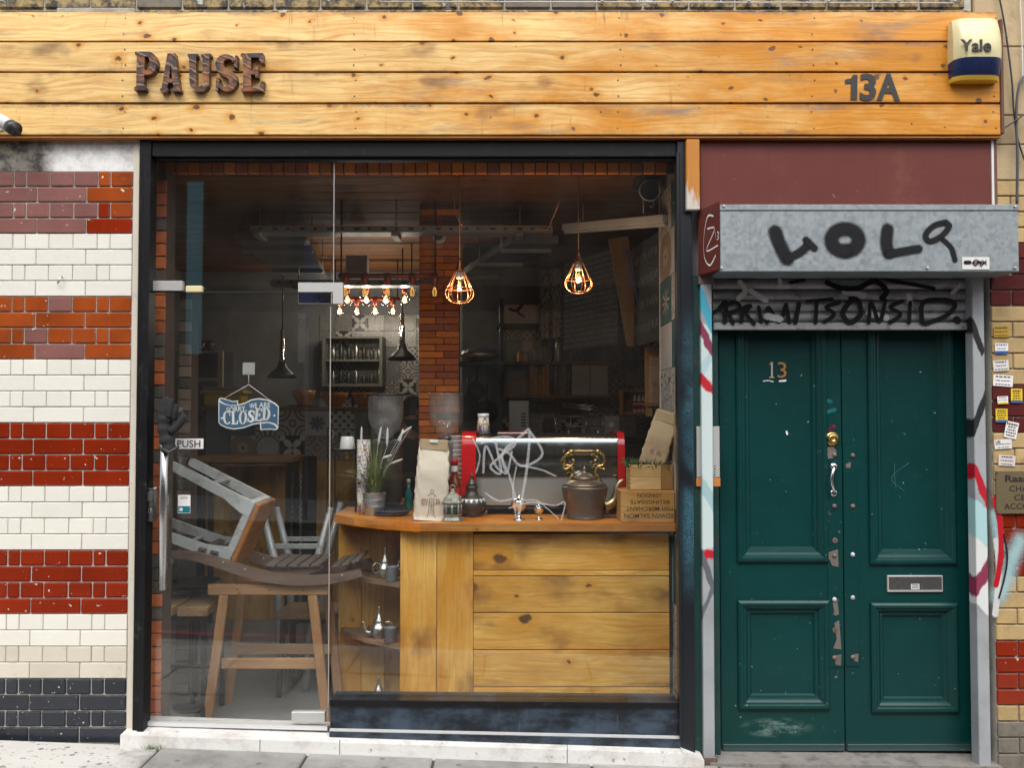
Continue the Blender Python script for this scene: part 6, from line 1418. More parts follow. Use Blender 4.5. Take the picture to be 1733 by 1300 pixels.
# red-edged round pan tray on the pile
p = W(330, 992, .70); t = thing('black_tray', 'round black serving tray beneath the tipped stool', 'tray', (p.x, .70, p.z))
M().lathe([(.02, 0), (.13, .001), (.15, .022), (.153, .024), (.15, .026), (.128, .006), (.02, .005)], p, 30).build('dish', M_blackm, t)
pl = W(330, 1002, .70); M().cyl((p.x, .70, FL), (p.x, .70, p.z - .001), .018).build('pedestal', M_blackm, t); M().lathe([(.11, 0), (.11, .012), (.02, .025)], (p.x, .70, FL + .0005), 24).build('foot', M_blackm, t)

# ================================================================== hanging lamps
M_fil = mat('glowing_filament', lambda nb: {'Base Color': (.9, .5, .1), 'Emission Color': (1.0, .52, .10), 'Emission Strength': .9})
def bulb(q_thing, c, r, watts=0.0, tint=(1.0, .88, .72)):
    """clear globe bulb hanging from c, with its filament"""
    g = M().lathe([(.010, 0), (.013, -.010), (r * .55, -.030), (r, -.030 - r * .8), (r * .92, -.030 - r * 1.35), (r * .5, -.030 - r * 1.8), (.002, -.030 - r * 1.95)], c, 18, cap=False).build('bulb', M_clear, q_thing)
    f = M()
    for k in range(4):
        a = k * math.pi / 2 + .5; f.tube([Vector(c) + Vector((.004 * math.cos(a), .004 * math.sin(a), -.018)), Vector(c) + Vector((r * .42 * math.cos(a), r * .42 * math.sin(a), -.030 - r * .45)), Vector(c) + Vector((r * .25 * math.cos(a), r * .25 * math.sin(a), -.030 - r * 1.25))], .0016, 5)
    f.build('filament', M_fil, g)
    if watts:  # added room fill, stronger than the dim bulbs themselves
        ld = bpy.data.lights.new('bulb_fill_light', 'POINT'); ld.energy = watts; ld.color = tint; ld.shadow_soft_size = r * .5
        lo_ = bpy.data.objects.new('bulb_fill_light', ld); C.objects.link(lo_); lo_.parent = q_thing; lo_.location = Vector(c) + Vector((0, 0, -.03 - r)) - q_thing.location
def pendant(px_c, py_c, px, ytop, ybot, y, lab):
    top = W(px_c, py_c, y); ct = W(px, ytop, y); cb = W(px, ybot, y); k = S(y)
    t = thing('cage_pendant', lab, 'lamp', (ct.x, y, cb.z), group='copper cage pendant lamps')
    M().lathe([(.050, -.072), (.052, -.070), (.056, .0), (.030, .002)], (top.x, y, 2.953), 22).build('ceiling_cup', M_copper, t)
    q = M(); q.tube(smooth_path([(top.x, y, 2.885), (top.x + (ct.x - top.x) * .9, y - .008, 2.78), (ct.x, y, 2.55), (ct.x, y, ct.z)], 6), .0032, 7); q.build('cord', M_wire, t)
    M().lathe([(.004, .008), (.007, 0), (.012, -.020), (.026, -.058), (.028, -.062), (.020, -.060)], ct, 22).build('cone', M_copper, t)
    M().lathe([(.019, -.060), (.019, -.100), (.015, -.102)], ct, 18).build('lamp_holder', M_whitem, t)
    h = ct.z - cb.z; r1 = 24 * k
    for i in range(8):
        a = 2 * math.pi * i / 8 + .2; e = Vector((math.cos(a), math.sin(a), 0))
        q = M(); q.tube(smooth_path([ct + e * .024 + Vector((0, 0, -.058)), ct + e * (r1 * .72) + Vector((0, 0, -h * .55)), ct + e * r1 + Vector((0, 0, -h * .76)), ct + e * (r1 * .90) + Vector((0, 0, -h * .90)), ct + e * (r1 * .56) + Vector((0, 0, -h))], 5), .0024, 6); q.build('cage_wire', M_wire, t)
    for rr, zz_ in ((r1 * .56, -h), (r1 * .93, -h * .68)):
        q = M(); q.tube([ct + Vector((rr * math.cos(a_ * .2618), rr * math.sin(a_ * .2618), zz_)) for a_ in range(24)], .0024, 6, closed=True); q.build('cage_ring', M_wire, t)
    bulb(t, ct + Vector((0, 0, -.100)), .030, 2.4, (1.0, .60, .30))
pendant(771, 282, 778, 440, 512, .50, 'copper cage pendant lamp hanging lower, in front of the brick pillar')
pendant(976, 290, 979, 426, 495, .50, 'copper cage pendant lamp hanging higher, right of the brick pillar')
# loose cord
q = M(); q.tube(smooth_path([W(766, 300, .55), W(770, 350, .55), W(777, 375, .56), W(786, 386, .6)], 6), .003, 6); tag(q.build('loose_cord', M_wire), 'loose copper-coloured flex beside the lower pendant cord', 'cord')
q = M(); q.tube(smooth_path([W(953, 318, 1.3), W(945, 345, 1.3), W(935, 370, 1.35), W(926, 388, 1.4), (W(905, 386, 1.42))], 6), .004, 6); tag(q.build('hanging_flex', M_wire), 'copper flex drooping onto the end of the cable tray', 'cord')
# copper pipes with rows of bulbs
def pipe_row(pxs, y, z, r, lab, xa, xb, watts=0.0):
    t = thing('pipe_lamp', lab, 'lamp', ((X(xa, y) + X(xb, y)) / 2, y, z), group='copper pipe lamps')
    M().cyl((X(xa, y), y, z), (X(xb, y), y, z), .017, None, 12).build('pipe', M_pipe, t)
    for px in (xa + 4, xb - 4): M().cyl((X(px, y), y, z), (X(px, y), y, 2.954), .006, None, 8).build('drop_rod', M_blackm, t)
    for px in pxs:
        c = (X(px, y), y, z - .017)
        M().lathe([(.024, .036), (.026, .0), (.020, -.040), (.018, -.042)], c, 14).build('socket', M_pipe, t)
        bulb(t, (c[0], c[1], c[2] - .040), r, watts)
M_pipe = pm('red_copper_pipe', (.42, .075, .035), .38, .6, .2, bump=.08)
pipe_row((583, 616, 655, 697, 735), 1.48, Z(467, 1.48), .036, 'nearest red copper pipe with a row of five bulbs', 572, 740)
pipe_row((587, 619, 652, 684), 2.95, 2.60, .042, 'middle copper pipe with a row of bulbs behind the first', 572, 700, 1.6)
pipe_row((574, 603, 634, 664), 3.8, 2.60, .042, 'rearmost copper pipe with four hanging bulbs', 562, 676, 2.0)

# ================================================================== trays, ducts and fittings below the ceiling
def tray(xa, xb, y, py, lab, slots=True, rods=()):
    z = Z(py, y); t = thing('cable_tray', lab, 'cable tray', ((xa + xb) / 2, y, z))
    M().cbox(xa, xb, y, y + .004, z - .022, z + .022, .001).build('front_lip', M_greym, t)
    M().cbox(xa, xb, y + .0045, y + .15, z - .022, z - .018, .001).build('bed', M_greym, t)
    M().cbox(xa, xb, y + .151, y + .155, z - .022, z + .022, .001).build('rear_lip', M_greym, t)
    if slots:
        x_ = xa + .06; k = 0
        while x_ < xb - .05:
            M().cbox(x_, x_ + (.034 if k % 2 else .020), y - .0012, y + .001, z - .006, z + .006, .0005).build('slot', M_dark, t); x_ += .088; k += 1
    for px in rods:
        M().cyl((X(px, y), y + .07, z - .03), (X(px, y), y + .07, 2.955), .005, None, 8).build('hanger_rod', M_greym, t)
        M().cbox(X(px, y) - .022, X(px, y) + .022, y - .02, y + .17, z - .050, z - .0225, .002).build('bracket', M_greym, t)
tray(X(420, 1.42), X(936, 1.42), 1.42, 387, 'long grey slotted cable tray hung across the cafe', True, (432, 667, 880))
tray(X(455, 2.6), X(770, 2.6), 2.6, 478, 'rear slotted cable tray behind the first pipe of bulbs', True, (500,))
t = thing('beam_light', 'white slanting strip beam running to the tiled corner', 'light', (X(1035, 1.0), 1.0, 2.6))
a, b = Vector((X(958, 1.5), 1.5, Z(385, 1.5))), Vector((xr - .004, .52, Z(370, .52))); M().bar(a, b, .06, .045, (0, 0, 1), .004).build('body', M_whitem, t); M().bar(a + Vector((0, 0, -.032)), b + Vector((0, 0, -.032)), .035, .018, (0, 0, 1), .004).build('diffuser', pm('diffuser', (.55, .56, .55), .4), t)
for p_ in (a.lerp(b, .2), a.lerp(b, .8)): M().cyl(p_, (p_.x, p_.y, 2.955), .004, None, 8).build('rod', M_greym, t)
M_duct = pm('dull_duct_metal', (.17, .18, .185), .5, .3, .2, bump=.08)
def duct(q1, q2, w1, w2, y1, y2, lab, h=.045):
    (xa, za), (xb, zb) = q1, q2; t = thing('air_duct', lab, 'duct', (xa, y1, min(za, zb)))
    q = M(); v = [(xa - w1, y1, za), (xa + w1, y1, za), (xa + w1, y1, za + h), (xa - w1, y1, za + h), (xb - w2, y2, zb), (xb + w2, y2, zb), (xb + w2, y2, zb + h), (xb - w2, y2, zb + h)]
    q.add(v, [(0, 1, 2, 3), (5, 4, 7, 6), (4, 5, 1, 0), (1, 5, 6, 2), (3, 2, 6, 7), (4, 0, 3, 7)]); q.build('casing', M_duct, t)
    for f in (.12, .5, .88):
        x_, y_, z_ = xa + (xb - xa) * f, y1 + (y2 - y1) * f, za + (zb - za) * f; ww = w1 + (w2 - w1) * f
        M().cbox(x_ - ww - .02, x_ + ww + .02, y_ - .015, y_ + .015, z_ - .03, z_ - .002, .002).build('hanger_bar', M_greym, t)
        for s_ in (-1, 1): M().cyl((x_ + s_ * (ww + .012), y_, z_ - .01), (x_ + s_ * (ww + .012), y_, 2.954), .004, None, 6).build('rod', M_greym, t)
duct((X(455, 1.65), Z(408, 1.65)), (X(535, 3.9), Z(490, 3.9)), .24, .14, 1.65, 3.9, 'broad grey duct receding into the gloom at left')
duct((X(905, 1.65), Z(412, 1.65)), (X(800, 3.0), Z(472, 3.0)), .16, .13, 1.65, 2.98, 'grey duct slanting away right of the brick pillar', .05)
dz_ = W(743, 401, 1.575); t = thing('dome_camera', 'white dome camera with black eye on the brick pillar', 'camera', (dz_.x, 1.56, dz_.z))
M().lathe([(.046, 0), (.046, .018), (.040, .030), (.034, .034)], (0, 0, 0), 24, mt=Matrix.Rotation(R(90), 3, 'X')).xf(Matrix.Translation((dz_.x, 1.596, dz_.z))).build('base', M_white, t); M().lathe([(.026, .030), (.022, .046), (.010, .056), (.001, .058)], (0, 0, 0), 20, mt=Matrix.Rotation(R(90), 3, 'X')).xf(Matrix.Translation((dz_.x, 1.596, dz_.z))).build('eye', pm('black_dome', (.01, .01, .01), .08), t)
p = W(1100, 322, .62); t = thing('round_vent', 'round dark vent ring with hook below near the tiled corner', 'vent', (p.x, .62, p.z))
M().tube([p + Vector((.057 * math.cos(a * .2094), 0, .057 * math.sin(a * .2094))) for a in range(30)], .0055, 8, closed=True).build('ring', M_galv_old, t); M().cyl(p + Vector((0, .004, 0)), p + Vector((0, .30, .12)), .054, None, 28).build('pipe', M_blackm, t)
M().tube(smooth_path([p + Vector((.02, 0, -.06)), p + Vector((.022, 0, -.085)), p + Vector((.008, 0, -.098)), p + Vector((.002, 0, -.084))], 5), .0028, 6).build('hook', M_greym, t)
# black pendants with chrome stems
for px, py0, py1, lab in ((478, 558, 640, 'black and chrome pendant lamp hanging left behind the door'), (681, 530, 610, 'black and chrome pendant lamp hanging beside the brick pillar')):
    y = 3.2; a, b = W(px, py0, y), W(px, py1, y); t = thing('bell_pendant', lab, 'lamp', (b.x, y, b.z), group='black bell pendants')
    M().cyl((a.x, y, a.z), (a.x, y, 2.954), .006, None, 8).build('cord', M_blackm, t)
    L_ = a.z - b.z
    M().lathe([(.016, 0), (.016, -L_ * .25), (.022, -L_ * .27), (.024, -L_ * .62), (.030, -L_ * .66)], a, 16).build('stem', M_chrome, t)
    M().lathe([(.030, -L_ * .661), (.045, -L_ * .78), (.10, -L_ * .90), (.125, -L_), (.120, -L_), (.02, -L_ * .80)], a, 24).build('shade', M_blackm, t)
# box on top of tray
t = tag(M().cbox(X(586, 2.7), X(622, 2.7), 2.64, 2.74, Z(470, 2.7), Z(434, 2.7), .004).build('white_box', M_whitem), 'white carton on the rear cable tray above the bulbs', 'box')

# ================================================================== back bar at the left
yb = 2.75
zt_ = Z(689, yb)
bb = thing('tiled_bar', 'back bar faced with two rows of patterned tiles and planks below', 'bar', (X(485, yb), yb, 0))
M().box(X(348, yb), X(622, yb), yb + .012, yb + .20, FL, zt_ - .03).build('core', M_wall, bb)
M().cbox(X(342, yb), X(628, yb), yb - .02, yb + .25, zt_ - .029, zt_, .004).build('ledge', wood('ledge_wood', (.30, .16, .06), (.22, .10, .03), (.08, .03, .01)), bb)
ts = .196; x0_ = X(349, yb)
order = [7, 7, 5, 5, 0, 8, 7], [7, 1, 2, 3, 4, 4, 9]
for r in range(2):
    for c in range(6):
        M().cbox(x0_ + c * ts + .001, x0_ + (c + 1) * ts - .001, yb, yb + .0118, zt_ - .031 - (r + 1) * ts + .001, zt_ - .031 - r * ts - .001, .001).build('tile', TF[order[r][c]], bb)
for c in range(7):
    M().cbox(x0_ + c * .172 + .001, x0_ + (c + 1) * .172 - .001, yb + .001, yb + .0118, FL, zt_ - .031 - 2 * ts - .002, .002).build('plank', M_counter_v, bb)
for i in range(8): M().cbox(X(496, yb), X(512, yb), yb - .012, yb - .0005, .05 + i * .13, .178 + i * .13, .001).build('strip_tile', TF[8 if i % 2 else 9], bb)
M().cbox(X(513, yb), X(537, yb), yb - .014, yb - .0005, .02, Z(772, yb), .002).build('black_panel', M_blackm, bb)
yl = 2.35; t = thing('bar_table', 'narrow wooden high table before the tiled back bar', 'table', (X(410, yl), yl + .1, 0))
M().cbox(X(327, yl), X(496, yl), yl, yl + .34, Z(783, yl), Z(773, yl), .003).build('table_top', M_trestle_h, t); M().cbox(X(356, yl), X(490, yl), yl + .03, yl + .05, Z(789, yl), Z(783.5, yl), .002).build('apron', M_trestle_h, t)
for px in (336, 486):
    for dy in (.03, .29): M().cbox(X(px, yl) - .018, X(px, yl) + .018, yl + dy, yl + dy + .03, FL, Z(784, yl), .002).build('leg', M_blackm, t)
# bowls, tub
M_bowl = pm('orange_glazed_bowl', (.55, .22, .02), .30, var=.2, vs_=30)
for px, r, lab in ((514, 20, 'orange bowl on a saucer, leftmost of the three bowls'), (566, 23, 'large orange bowl in the middle of the ledge'), (617, 22, 'orange bowl at right of the ledge, by the hopper')):
    yy = yb + .09; k = S(yy); t = thing('bowl', lab, 'bowl', (X(px, yy), yy, zt_ + .0005), group='orange bowls on the ledge'); z0_ = .018 if px == 514 else 0
    M().lathe([(r * k * .45, z0_), (r * k * .5, z0_ + .006), (r * k * .85, z0_ + .06), (r * k, z0_ + .115), (r * k * .97, z0_ + .115), (r * k * .8, z0_ + .06), (.02, z0_ + .01)], t.location, 26).build('body', M_bowl, t)
    if px == 514: M().lathe([(.03, 0), (.12, .008), (.15, .016), (.148, .018), (.03, .012)], t.location, 26).build('saucer', pm('tan_saucer', (.30, .18, .08), .4), t)
yy = yb + .02; t = thing('yellow_tub', 'bright yellow plastic tub with grey lid on the ledge', 'tub', (X(376, yy), yy, zt_ + .0005)); M_tub = pm('yellow_plastic', (.68, .50, .02), .4, var=.08)
k = S(yy); cx_ = X(376, yy); M().cbox(cx_ - 32 * k, cx_ + 32 * k, yy, yy + .2, zt_ + .0005, Z(666, yy), .015).build('body', M_tub, t); M().cbox(cx_ - 37 * k, cx_ + 37 * k, yy - .02, yy + .22, Z(667, yy) + .001, Z(661, yy), .006).build('rim', M_tub, t); M().cbox(cx_ - 33 * k, cx_ + 33 * k, yy - .012, yy + .21, Z(660.8, yy), Z(655, yy), .006).build('lid', pm('grey_lid', (.20, .22, .25), .4), t)
# pale cabinet frame, window-like bottle shelf on the back wall
t = thing('cabinet', 'cream framed cabinet standing in the dark left corner', 'cabinet', (X(358, 3.4), 3.4, 0)); M_pale = pm('cream_paint', (.40, .36, .25), .5)
xa, xb = X(335, 3.4), X(376, 3.4)
for a, b, c, d_ in ((xb - .045, xb, FL, Z(594, 3.4)), (xa - .2, xa - .155, FL, Z(594, 3.4)), (xa - .154, xb - .046, Z(598, 3.4), Z(594, 3.4)), (xa - .154, xb - .046, Z(645, 3.4), Z(640, 3.4))): M().cbox(a, b, 3.4, 3.44, c, d_, .003).build('frame_bar', M_pale, t)
M().box(xa - .2, xb, 3.441, 3.70, FL, Z(594, 3.4)).build('box_body', M_dark, t)
for k in range(3): M().lathe([(.03, 0), (.035, .06), (.03, .10)], (xa - .08 + .07 * k, 3.52, Z(594, 3.4) + .0005), 14).build('jar', M_copper if k == 1 else M_dkv, t)
ys = 4.30; t = thing('bottle_shelf', 'wall shelf in a pale frame holding dark bottles on the back wall', 'shelf', (X(598, ys), ys, Z(655, ys)))
xa, xb, za, zb = X(546, ys), X(648, ys), Z(655, ys), Z(570, ys)
for a, b, c, d_ in ((xa, xa + .03, za, zb), (xb - .03, xb, za, zb), (xa + .031, xb - .031, zb - .02, zb), (xa + .031, xb - .031, za, za + .03), (xa + .031, xb - .031, (za + zb) / 2, (za + zb) / 2 + .02)): M().cbox(a, b, ys - .05, ys + .199, c, d_, .003).build('frame_bar', pm('grey_frame', (.17, .165, .14), .55) if 'grey_frame' not in bpy.data.materials else bpy.data.materials['grey_frame'], t)
for sh_ in (za + .031, (za + zb) / 2 + .021):
    for i in range(7):
        x_ = xa + .09 + i * .075; hh = gr.uniform(.11, .2)
        up = 'upper' if sh_ > za + .1 else 'lower'
        tag(M().lathe([(.022, 0), (.024, .004), (.024, hh * .6), (.010, hh * .78), (.010, hh)], (x_, ys + .06, sh_ + .0005), 14).build('bottle', M_dkv if i % 3 else M_tin), ('dark' if i % 3 else 'silvery') + ' little bottle, %s from left on the %s tier of framed wall shelf' % (('first', 'second', 'third', 'fourth', 'fifth', 'sixth', 'seventh')[i], up), 'bottle', 'bottles on the back wall shelf')
# tiles on the back wall between shelf and pillar
tp = thing('tile_panel', 'dim panel of patterned tiles on the back wall beside the shelf', 'tiled wall', (X(690, 4.48), 4.48, Z(700, 4.48)))
for r in range(6):
    for c in range(7): M().cbox(X(540, 4.48) + c * .16, X(540, 4.48) + c * .16 + .157, 4.485, 4.498, Z(700, 4.48) + .02 + r * .16, Z(700, 4.48) + .177 + r * .16, .001).build('tile', TF[gr.choice((9, 8, 5, 3, 6))], tp)

# ================================================================== kitchen at the right
yk = 2.99
kt = thing('kitchen_tiles', 'wall of mixed patterned tiles behind the kitchen shelves', 'tiled wall', (X(1000, yk), yk, 1.0))
x0_ = X(850, yk); 
for r in range(8):
    for c in range(9):
        xa = x0_ + c * .163
        if xa + .163 < IX1: M().cbox(xa + .001, xa + .162, 3.006, 3.0195, 1.02 + r * .163, 1.181 + r * .163, .001).build('tile', TF[gr.choice((6, 9, 8, 5, 6, 5, 3, 7))], kt)
ysf = 2.70; M_shelf2 = wood('kitchen_shelf', (.30, .16, .07), (.20, .10, .035), (.06, .03, .015))
sh = thing('pipe_shelf', 'black pipe shelf unit with two wooden boards in the kitchen', 'shelf', (X(940, ysf), ysf, 1.5))
zA, zB, zC = Z(612, ysf), Z(669, ysf), Z(548, ysf)
M().cbox(X(850, ysf), X(1026, ysf), ysf, 3.0, zA - .022, zA, .002).build('board', M_shelf2, sh); M().cbox(X(858, ysf), X(1032, ysf), ysf, 3.0, zB - .022, zB, .002).build('board', M_shelf2, sh); M().cbox(X(840, ysf), X(952, ysf), ysf, 3.0, zC - .022, zC, .002).build('board', M_blackm, sh)
for px in (848, 934): M().tube(smooth_path([(X(px, ysf), ysf + .02, zC + .2), (X(px, ysf), ysf + .02, zA), (X(px, ysf), ysf + .02, zB - .01), (X(px + 3, ysf), ysf + .02, zB - .05), (X(px + 8, ysf), ysf + .02, zB - .06)], 5), .017, 10).build('pipe', M_blackm, sh)
M().cyl((X(856, ysf), ysf + .02, zB - .045), (X(1000, ysf), ysf + .02, zB - .045), .018).build('pipe', M_blackm, sh)
for i, (a, b, c) in enumerate(((896, 904, 618), (904.5, 911, 622), (911.5, 917, 633), (917.5, 923, 620), (923.5, 930, 616))): tag(M().cbox(X(a, ysf), X(b, ysf), ysf + .02, ysf + .20, zB + .0005, Z(c, ysf), .002).build('chopping_board', wood('board_%d' % i, (.52, .28, .10), (.40, .19, .05), (.2, .08, .02), 2, .1)), ('leftmost', 'second', 'short middle', 'fourth', 'rightmost')[i] + ' upright wooden chopping board on the lower kitchen shelf', 'chopping board', 'chopping boards on the shelf')
tag(M().cbox(X(946, ysf), X(960, ysf), ysf + .02, ysf + .2, zB + .0005, Z(618, ysf), .003).build('dark_box', M_dark), 'narrow black box on the lower kitchen shelf', 'box')
for a, b, lab in ((968, 998.5, 'left of two pale grey boxes on the lower kitchen shelf'), (999.5, 1030, 'right of two pale grey boxes on the lower kitchen shelf')):
    o = tag(M().cbox(X(a, ysf), X(b, ysf), ysf + .01, ysf + .22, zB + .0005, Z(618, ysf), .004).build('pale_box', pm('pale_carton', (.42, .44, .42), .6) if 'pale_carton' not in bpy.data.materials else bpy.data.materials['pale_carton']), lab, 'box', 'pale boxes')
for i, (px, m, h) in enumerate(((881, M_sY, .085), (890, M_whitem, .08), (905, M_hopper, .13), (916, M_hopper, .14), (926, M_hopper, .13), (946, M_alu, .19), (965, M_hopper, .10), (980, M_dkv, .09))):
    tag(M().lathe([(.026, 0), (.028, .004), (.028, h * .8), (.020, h * .88), (.020, h), (.016, h)], (X(px, ysf), ysf + .07, zA + .0005), 18).build('jar', m), ('yellow labelled tin on the upper kitchen shelf', 'white tin beside the yellow one on the upper shelf', 'leftmost glass jar on the upper kitchen shelf', 'middle glass jar on the upper kitchen shelf', 'third glass jar on the upper kitchen shelf', 'tall steel shaker on the upper kitchen shelf', 'short glass jar right of the steel shaker', 'dark jar at the right end of the upper shelf')[i], 'jar', 'jars on the upper kitchen shelf')
t = thing('cake_box', 'white carton with a red bow on the top kitchen shelf', 'box', (X(884, ysf), ysf + .1, zC)); M().cbox(X(852, ysf), X(914, ysf), ysf + .02, ysf + .24, zC + .0005, Z(515, ysf), .004).build('carton', M_whitem, t)
q = M(); q.tube(smooth_path([W(862, 522, ysf + .01), W(872, 526, ysf + .005), W(884, 516, ysf + .005), W(876, 528, ysf), W(888, 536, ysf + .005)], 4), .010, 8); q.build('bow', pm('dark_red_ribbon', (.22, .02, .04), .5), t)
# menu boards
M_slate = pm('chalk_slate', (.026, .027, .028), .75, var=.35, bump=.1); M_chalk = spray_mat('chalk_writing', (.60, .60, .58), .5, .75, .9)
def menu_board(a, b, z0, z1, lab, rows, seed, wd=.012):
    """slate between two points on the floor plan, with lines of handwriting"""
    a, b = Vector((*a, 0)), Vector((*b, 0)); d_ = (b - a); L_ = d_.length; d_.normalize(); n = Vector((d_.y, -d_.x, 0)); 
    t = thing('menu_board', lab, 'menu board', (*((a + b) / 2).xy, z0))
    q = M(); pts = [a, b, b - n * .02, a - n * .02]; q.add([Vector((p_.x, p_.y, z)) for z in (z0, z1) for p_ in pts], [(0, 1, 5, 4), (2, 3, 7, 6), (1, 2, 6, 5), (3, 0, 4, 7), (4, 5, 6, 7), (3, 2, 1, 0)]); q.build('slate', M_slate, t)
    rg = random.Random(seed); st_ = []
    for r in range(rows):
        zz_ = z1 - (z1 - z0) * (r + .7) / (rows + .4); x_ = L_ * .06
        while x_ < L_ * .92:
            wl = rg.uniform(.05, .14) * L_; k = max(3, int(wl / .014)); h_ = (z1 - z0) / rows * .22
            st_.append(([(x_ + wl * i / k, zz_ + (h_ if i % 2 else -h_) * rg.uniform(.4, 1)) for i in range(k + 1)], .0042)); x_ += wl + .02
    spray(st_, 0, M_chalk, 'chalk_lines', t, lambda s_, z, off: tuple(a + d_ * s_ + n * (-off + .0004) + Vector((0, 0, z))))
    return t
menu_board((X(952, 2.45), 2.45), (X(1046, 1.75), 1.75), Z(588, 2.1), Z(432, 2.1), 'big slate menu board covered in chalk lines at right', 17, 5)
menu_board((X(1066, 1.55), 1.55), (X(1120, .85), .85), Z(582, 1.2), Z(408, 1.2), 'darker slate board hanging right of the blue rod', 4, 9)
pl_ = W(1038, 400, 1.45); pb_ = W(1072, 584, 1.45); tag(M().bar(W(1046, 402, 1.45), W(1078, 584, 1.45), .13, .02, (0, 1, 0), .003).build('hanging_plank', wood('rough_plank', (.28, .19, .10), (.21, .12, .05), (.10, .05, .02), 2, .3)), 'rough brown plank leaning tilted between the menu boards', 'plank')
tag(M().bar(W(1059, 422, 1.35), W(1097, 580, 1.35), .018, .012, (0, 1, 0), .002).build('blue_rod', pm('blue_rod_paint', (.05, .12, .34), .4)), 'thin blue rod leaning beside the dark slate board', 'rod')
t = thing('patterned_cloth', 'black and white patterned hanging cloth left of menu board', 'cloth', (X(935, 2.5), 2.5, Z(575, 2.5)))
def clothf(u, v): x_ = X(912 + 50 * u, 2.5); return Vector((x_, 2.5 + .004 * math.sin(u * 16), Z(575 - 118 * v - 6 * u, 2.5)))
M().grid(clothf, 25, 8).build('cloth', tilemat('cloth_pattern', 'scroll', (.24, .24, .23), (.035, .035, .035)), t); q = M(); q.cyl(W(910, 455, 2.5), W(966, 449, 2.5), .012); q.build('rod', M_blackm, t)
# framed note, crate shelf, bags and boards by the right
fn_ = thing('small_slate', 'small slate in dark frame hung on the tiles, slightly tilted', 'sign', W(1071, 655, 2.6)); c = W(1071, 637, 2.6)
M().obox(c, (.15, .02, .17), (0, R(-4), 0)).build('frame', M_blackm, fn_); M().obox(c + Vector((0, -.0112, 0)), (.12, .002, .14), (0, R(-4), 0), .0005).build('slate', pm('grey_slate', (.10, .10, .10), .7, var=.5, vs_=60), fn_)
yq = 2.2; t = thing('crate_shelf', 'small orange wooden cubby holding bottles with red labels', 'shelf', (X(1073, yq), yq, Z(702, yq)))
xa, xb, za, zb = X(1052, yq), X(1098, yq), Z(702, yq), Z(660, yq); M_cub = wood('cubby_pine', (.46, .24, .07), (.36, .15, .03), (.12, .05, .02))
for a, b, c_, d_ in ((xa, xa + .014, za, zb), (xb - .014, xb, za, zb), (xa + .0145, xb - .0145, zb - .014, zb), (xa + .0145, xb - .0145, za, za + .014)): M().cbox(a, b, yq, yq + .16, c_, d_, .002).build('side', M_cub, t)
M().box(xa + .015, xb - .015, yq + .15, yq + .159, za + .015, zb - .015).build('back', M_cub, t)
for i in range(3):
    b_ = thing('labelled_bottle', ('left', 'middle', 'right')[i] + ' red and white labelled bottle in the wooden cubby', 'bottle', (X(1077 + 7 * i, yq), yq + .07, za + .0145), group='bottles in the cubby'); h_ = .13
    M().lathe([(.013, 0), (.014, .003), (.014, h_ * .7), (.007, h_ * .85), (.007, h_)], b_.location, 12).build('body', M_white, b_); M().lathe([(.0146, h_ * .2), (.0146, h_ * .45)], b_.location, 12, cap=False).build('red_label', M_mred, b_); M().lathe([(.0146, h_ * .55), (.0146, h_ * .66)], b_.location, 12, cap=False).build('red_band', M_mred, b_)
t = thing('wood_rack', 'orange wooden rack at right with kraft bag upon it', 'rack', (X(1108, 1.4), 1.4, Z(705, 1.4)))
M().cbox(X(1092, 1.4), X(1121, 1.4), 1.4, 1.42, Z(682, 1.4), Z(588, 1.4), .003).build('back_board', M_crate, t); M().cbox(X(1090, 1.4), X(1124, 1.4), 1.30, 1.398, Z(688, 1.4), Z(682.5, 1.4), .002).build('ledge', M_crate, t); M().cbox(X(1091, 1.4), X(1101, 1.4), 1.32, 1.36, Z(705, 1.4), Z(688.5, 1.4), .002).build('foot', M_crate, t); M().cbox(X(1107, 1.4), X(1116, 1.4), 1.32, 1.36, Z(705, 1.4), Z(688.5, 1.4), .002).build('foot', M_crate, t)
b3 = thing('coffee_bag', 'kraft coffee bag standing upright on the orange rack', 'bag', (X(1110, 1.35), 1.345, Z(682, 1.4) + .0005), (0, 0, 0), 'coffee bags'); bag(b3, .085, .29, .06, M_kraft, M_kraft); text('E', (-.01, -.034, .12), .03, bpy.data.materials['faded_red_print'], b3, .03, 0, .0004, world=False)
# worktop with steel equipment
t = thing('kitchen_worktop', 'dark worktop under the kitchen shelves', 'worktop', (X(950, 2.2), 2.2, 0))
zw = Z(742, 2.0) 
M().cbox(X(800, 2.0), IX1 - .002, 2.0, 2.98, zw - .03, zw, .003).build('top', M_blackm, t); M().box(X(802, 2.0), IX1 - .003, 2.03, 2.98, FL, zw - .031).build('cupboard', M_dark, t)
t = thing('steel_oven', 'stainless steel oven with louvred side and round badge', 'oven', (X(1086, 2.0), 2.1, zw)); xa, xb = X(1050, 1.98), X(1124, 1.98)
M().cbox(xa, xb, 2.02, 2.35, zw + .0005, Z(703, 2.0), .006).build('casing', M_steel, t)
for k in range(8): M().cbox(X(1076, 2.0), X(1112, 2.0), 2.012, 2.0195, zw + .035 + k * .014, zw + .042 + k * .014, .001).build('louvre', M_dark, t)
M().cyl((X(1035, 2.0), 2.017, Z(719, 2.0)), (X(1035, 2.0), 2.0195, Z(719, 2.0)), .018).build('badge', M_white, t); M().cbox(X(1024, 2.0), xa - .001, 2.02, 2.35, zw + .0005, Z(704, 2.0), .006).build('control_box', M_greym, t)
t = thing('glass_rack', 'wire rack of cups and gadgets on the kitchen worktop', 'rack', (X(985, 2.1), 2.1, zw))
for px in (940, 966, 992, 1020): M().cyl((X(px, 2.1), 2.1, zw + .0005), (X(px, 2.1), 2.1, Z(702, 2.1)), .004, None, 8).build('post', M_steel, t)
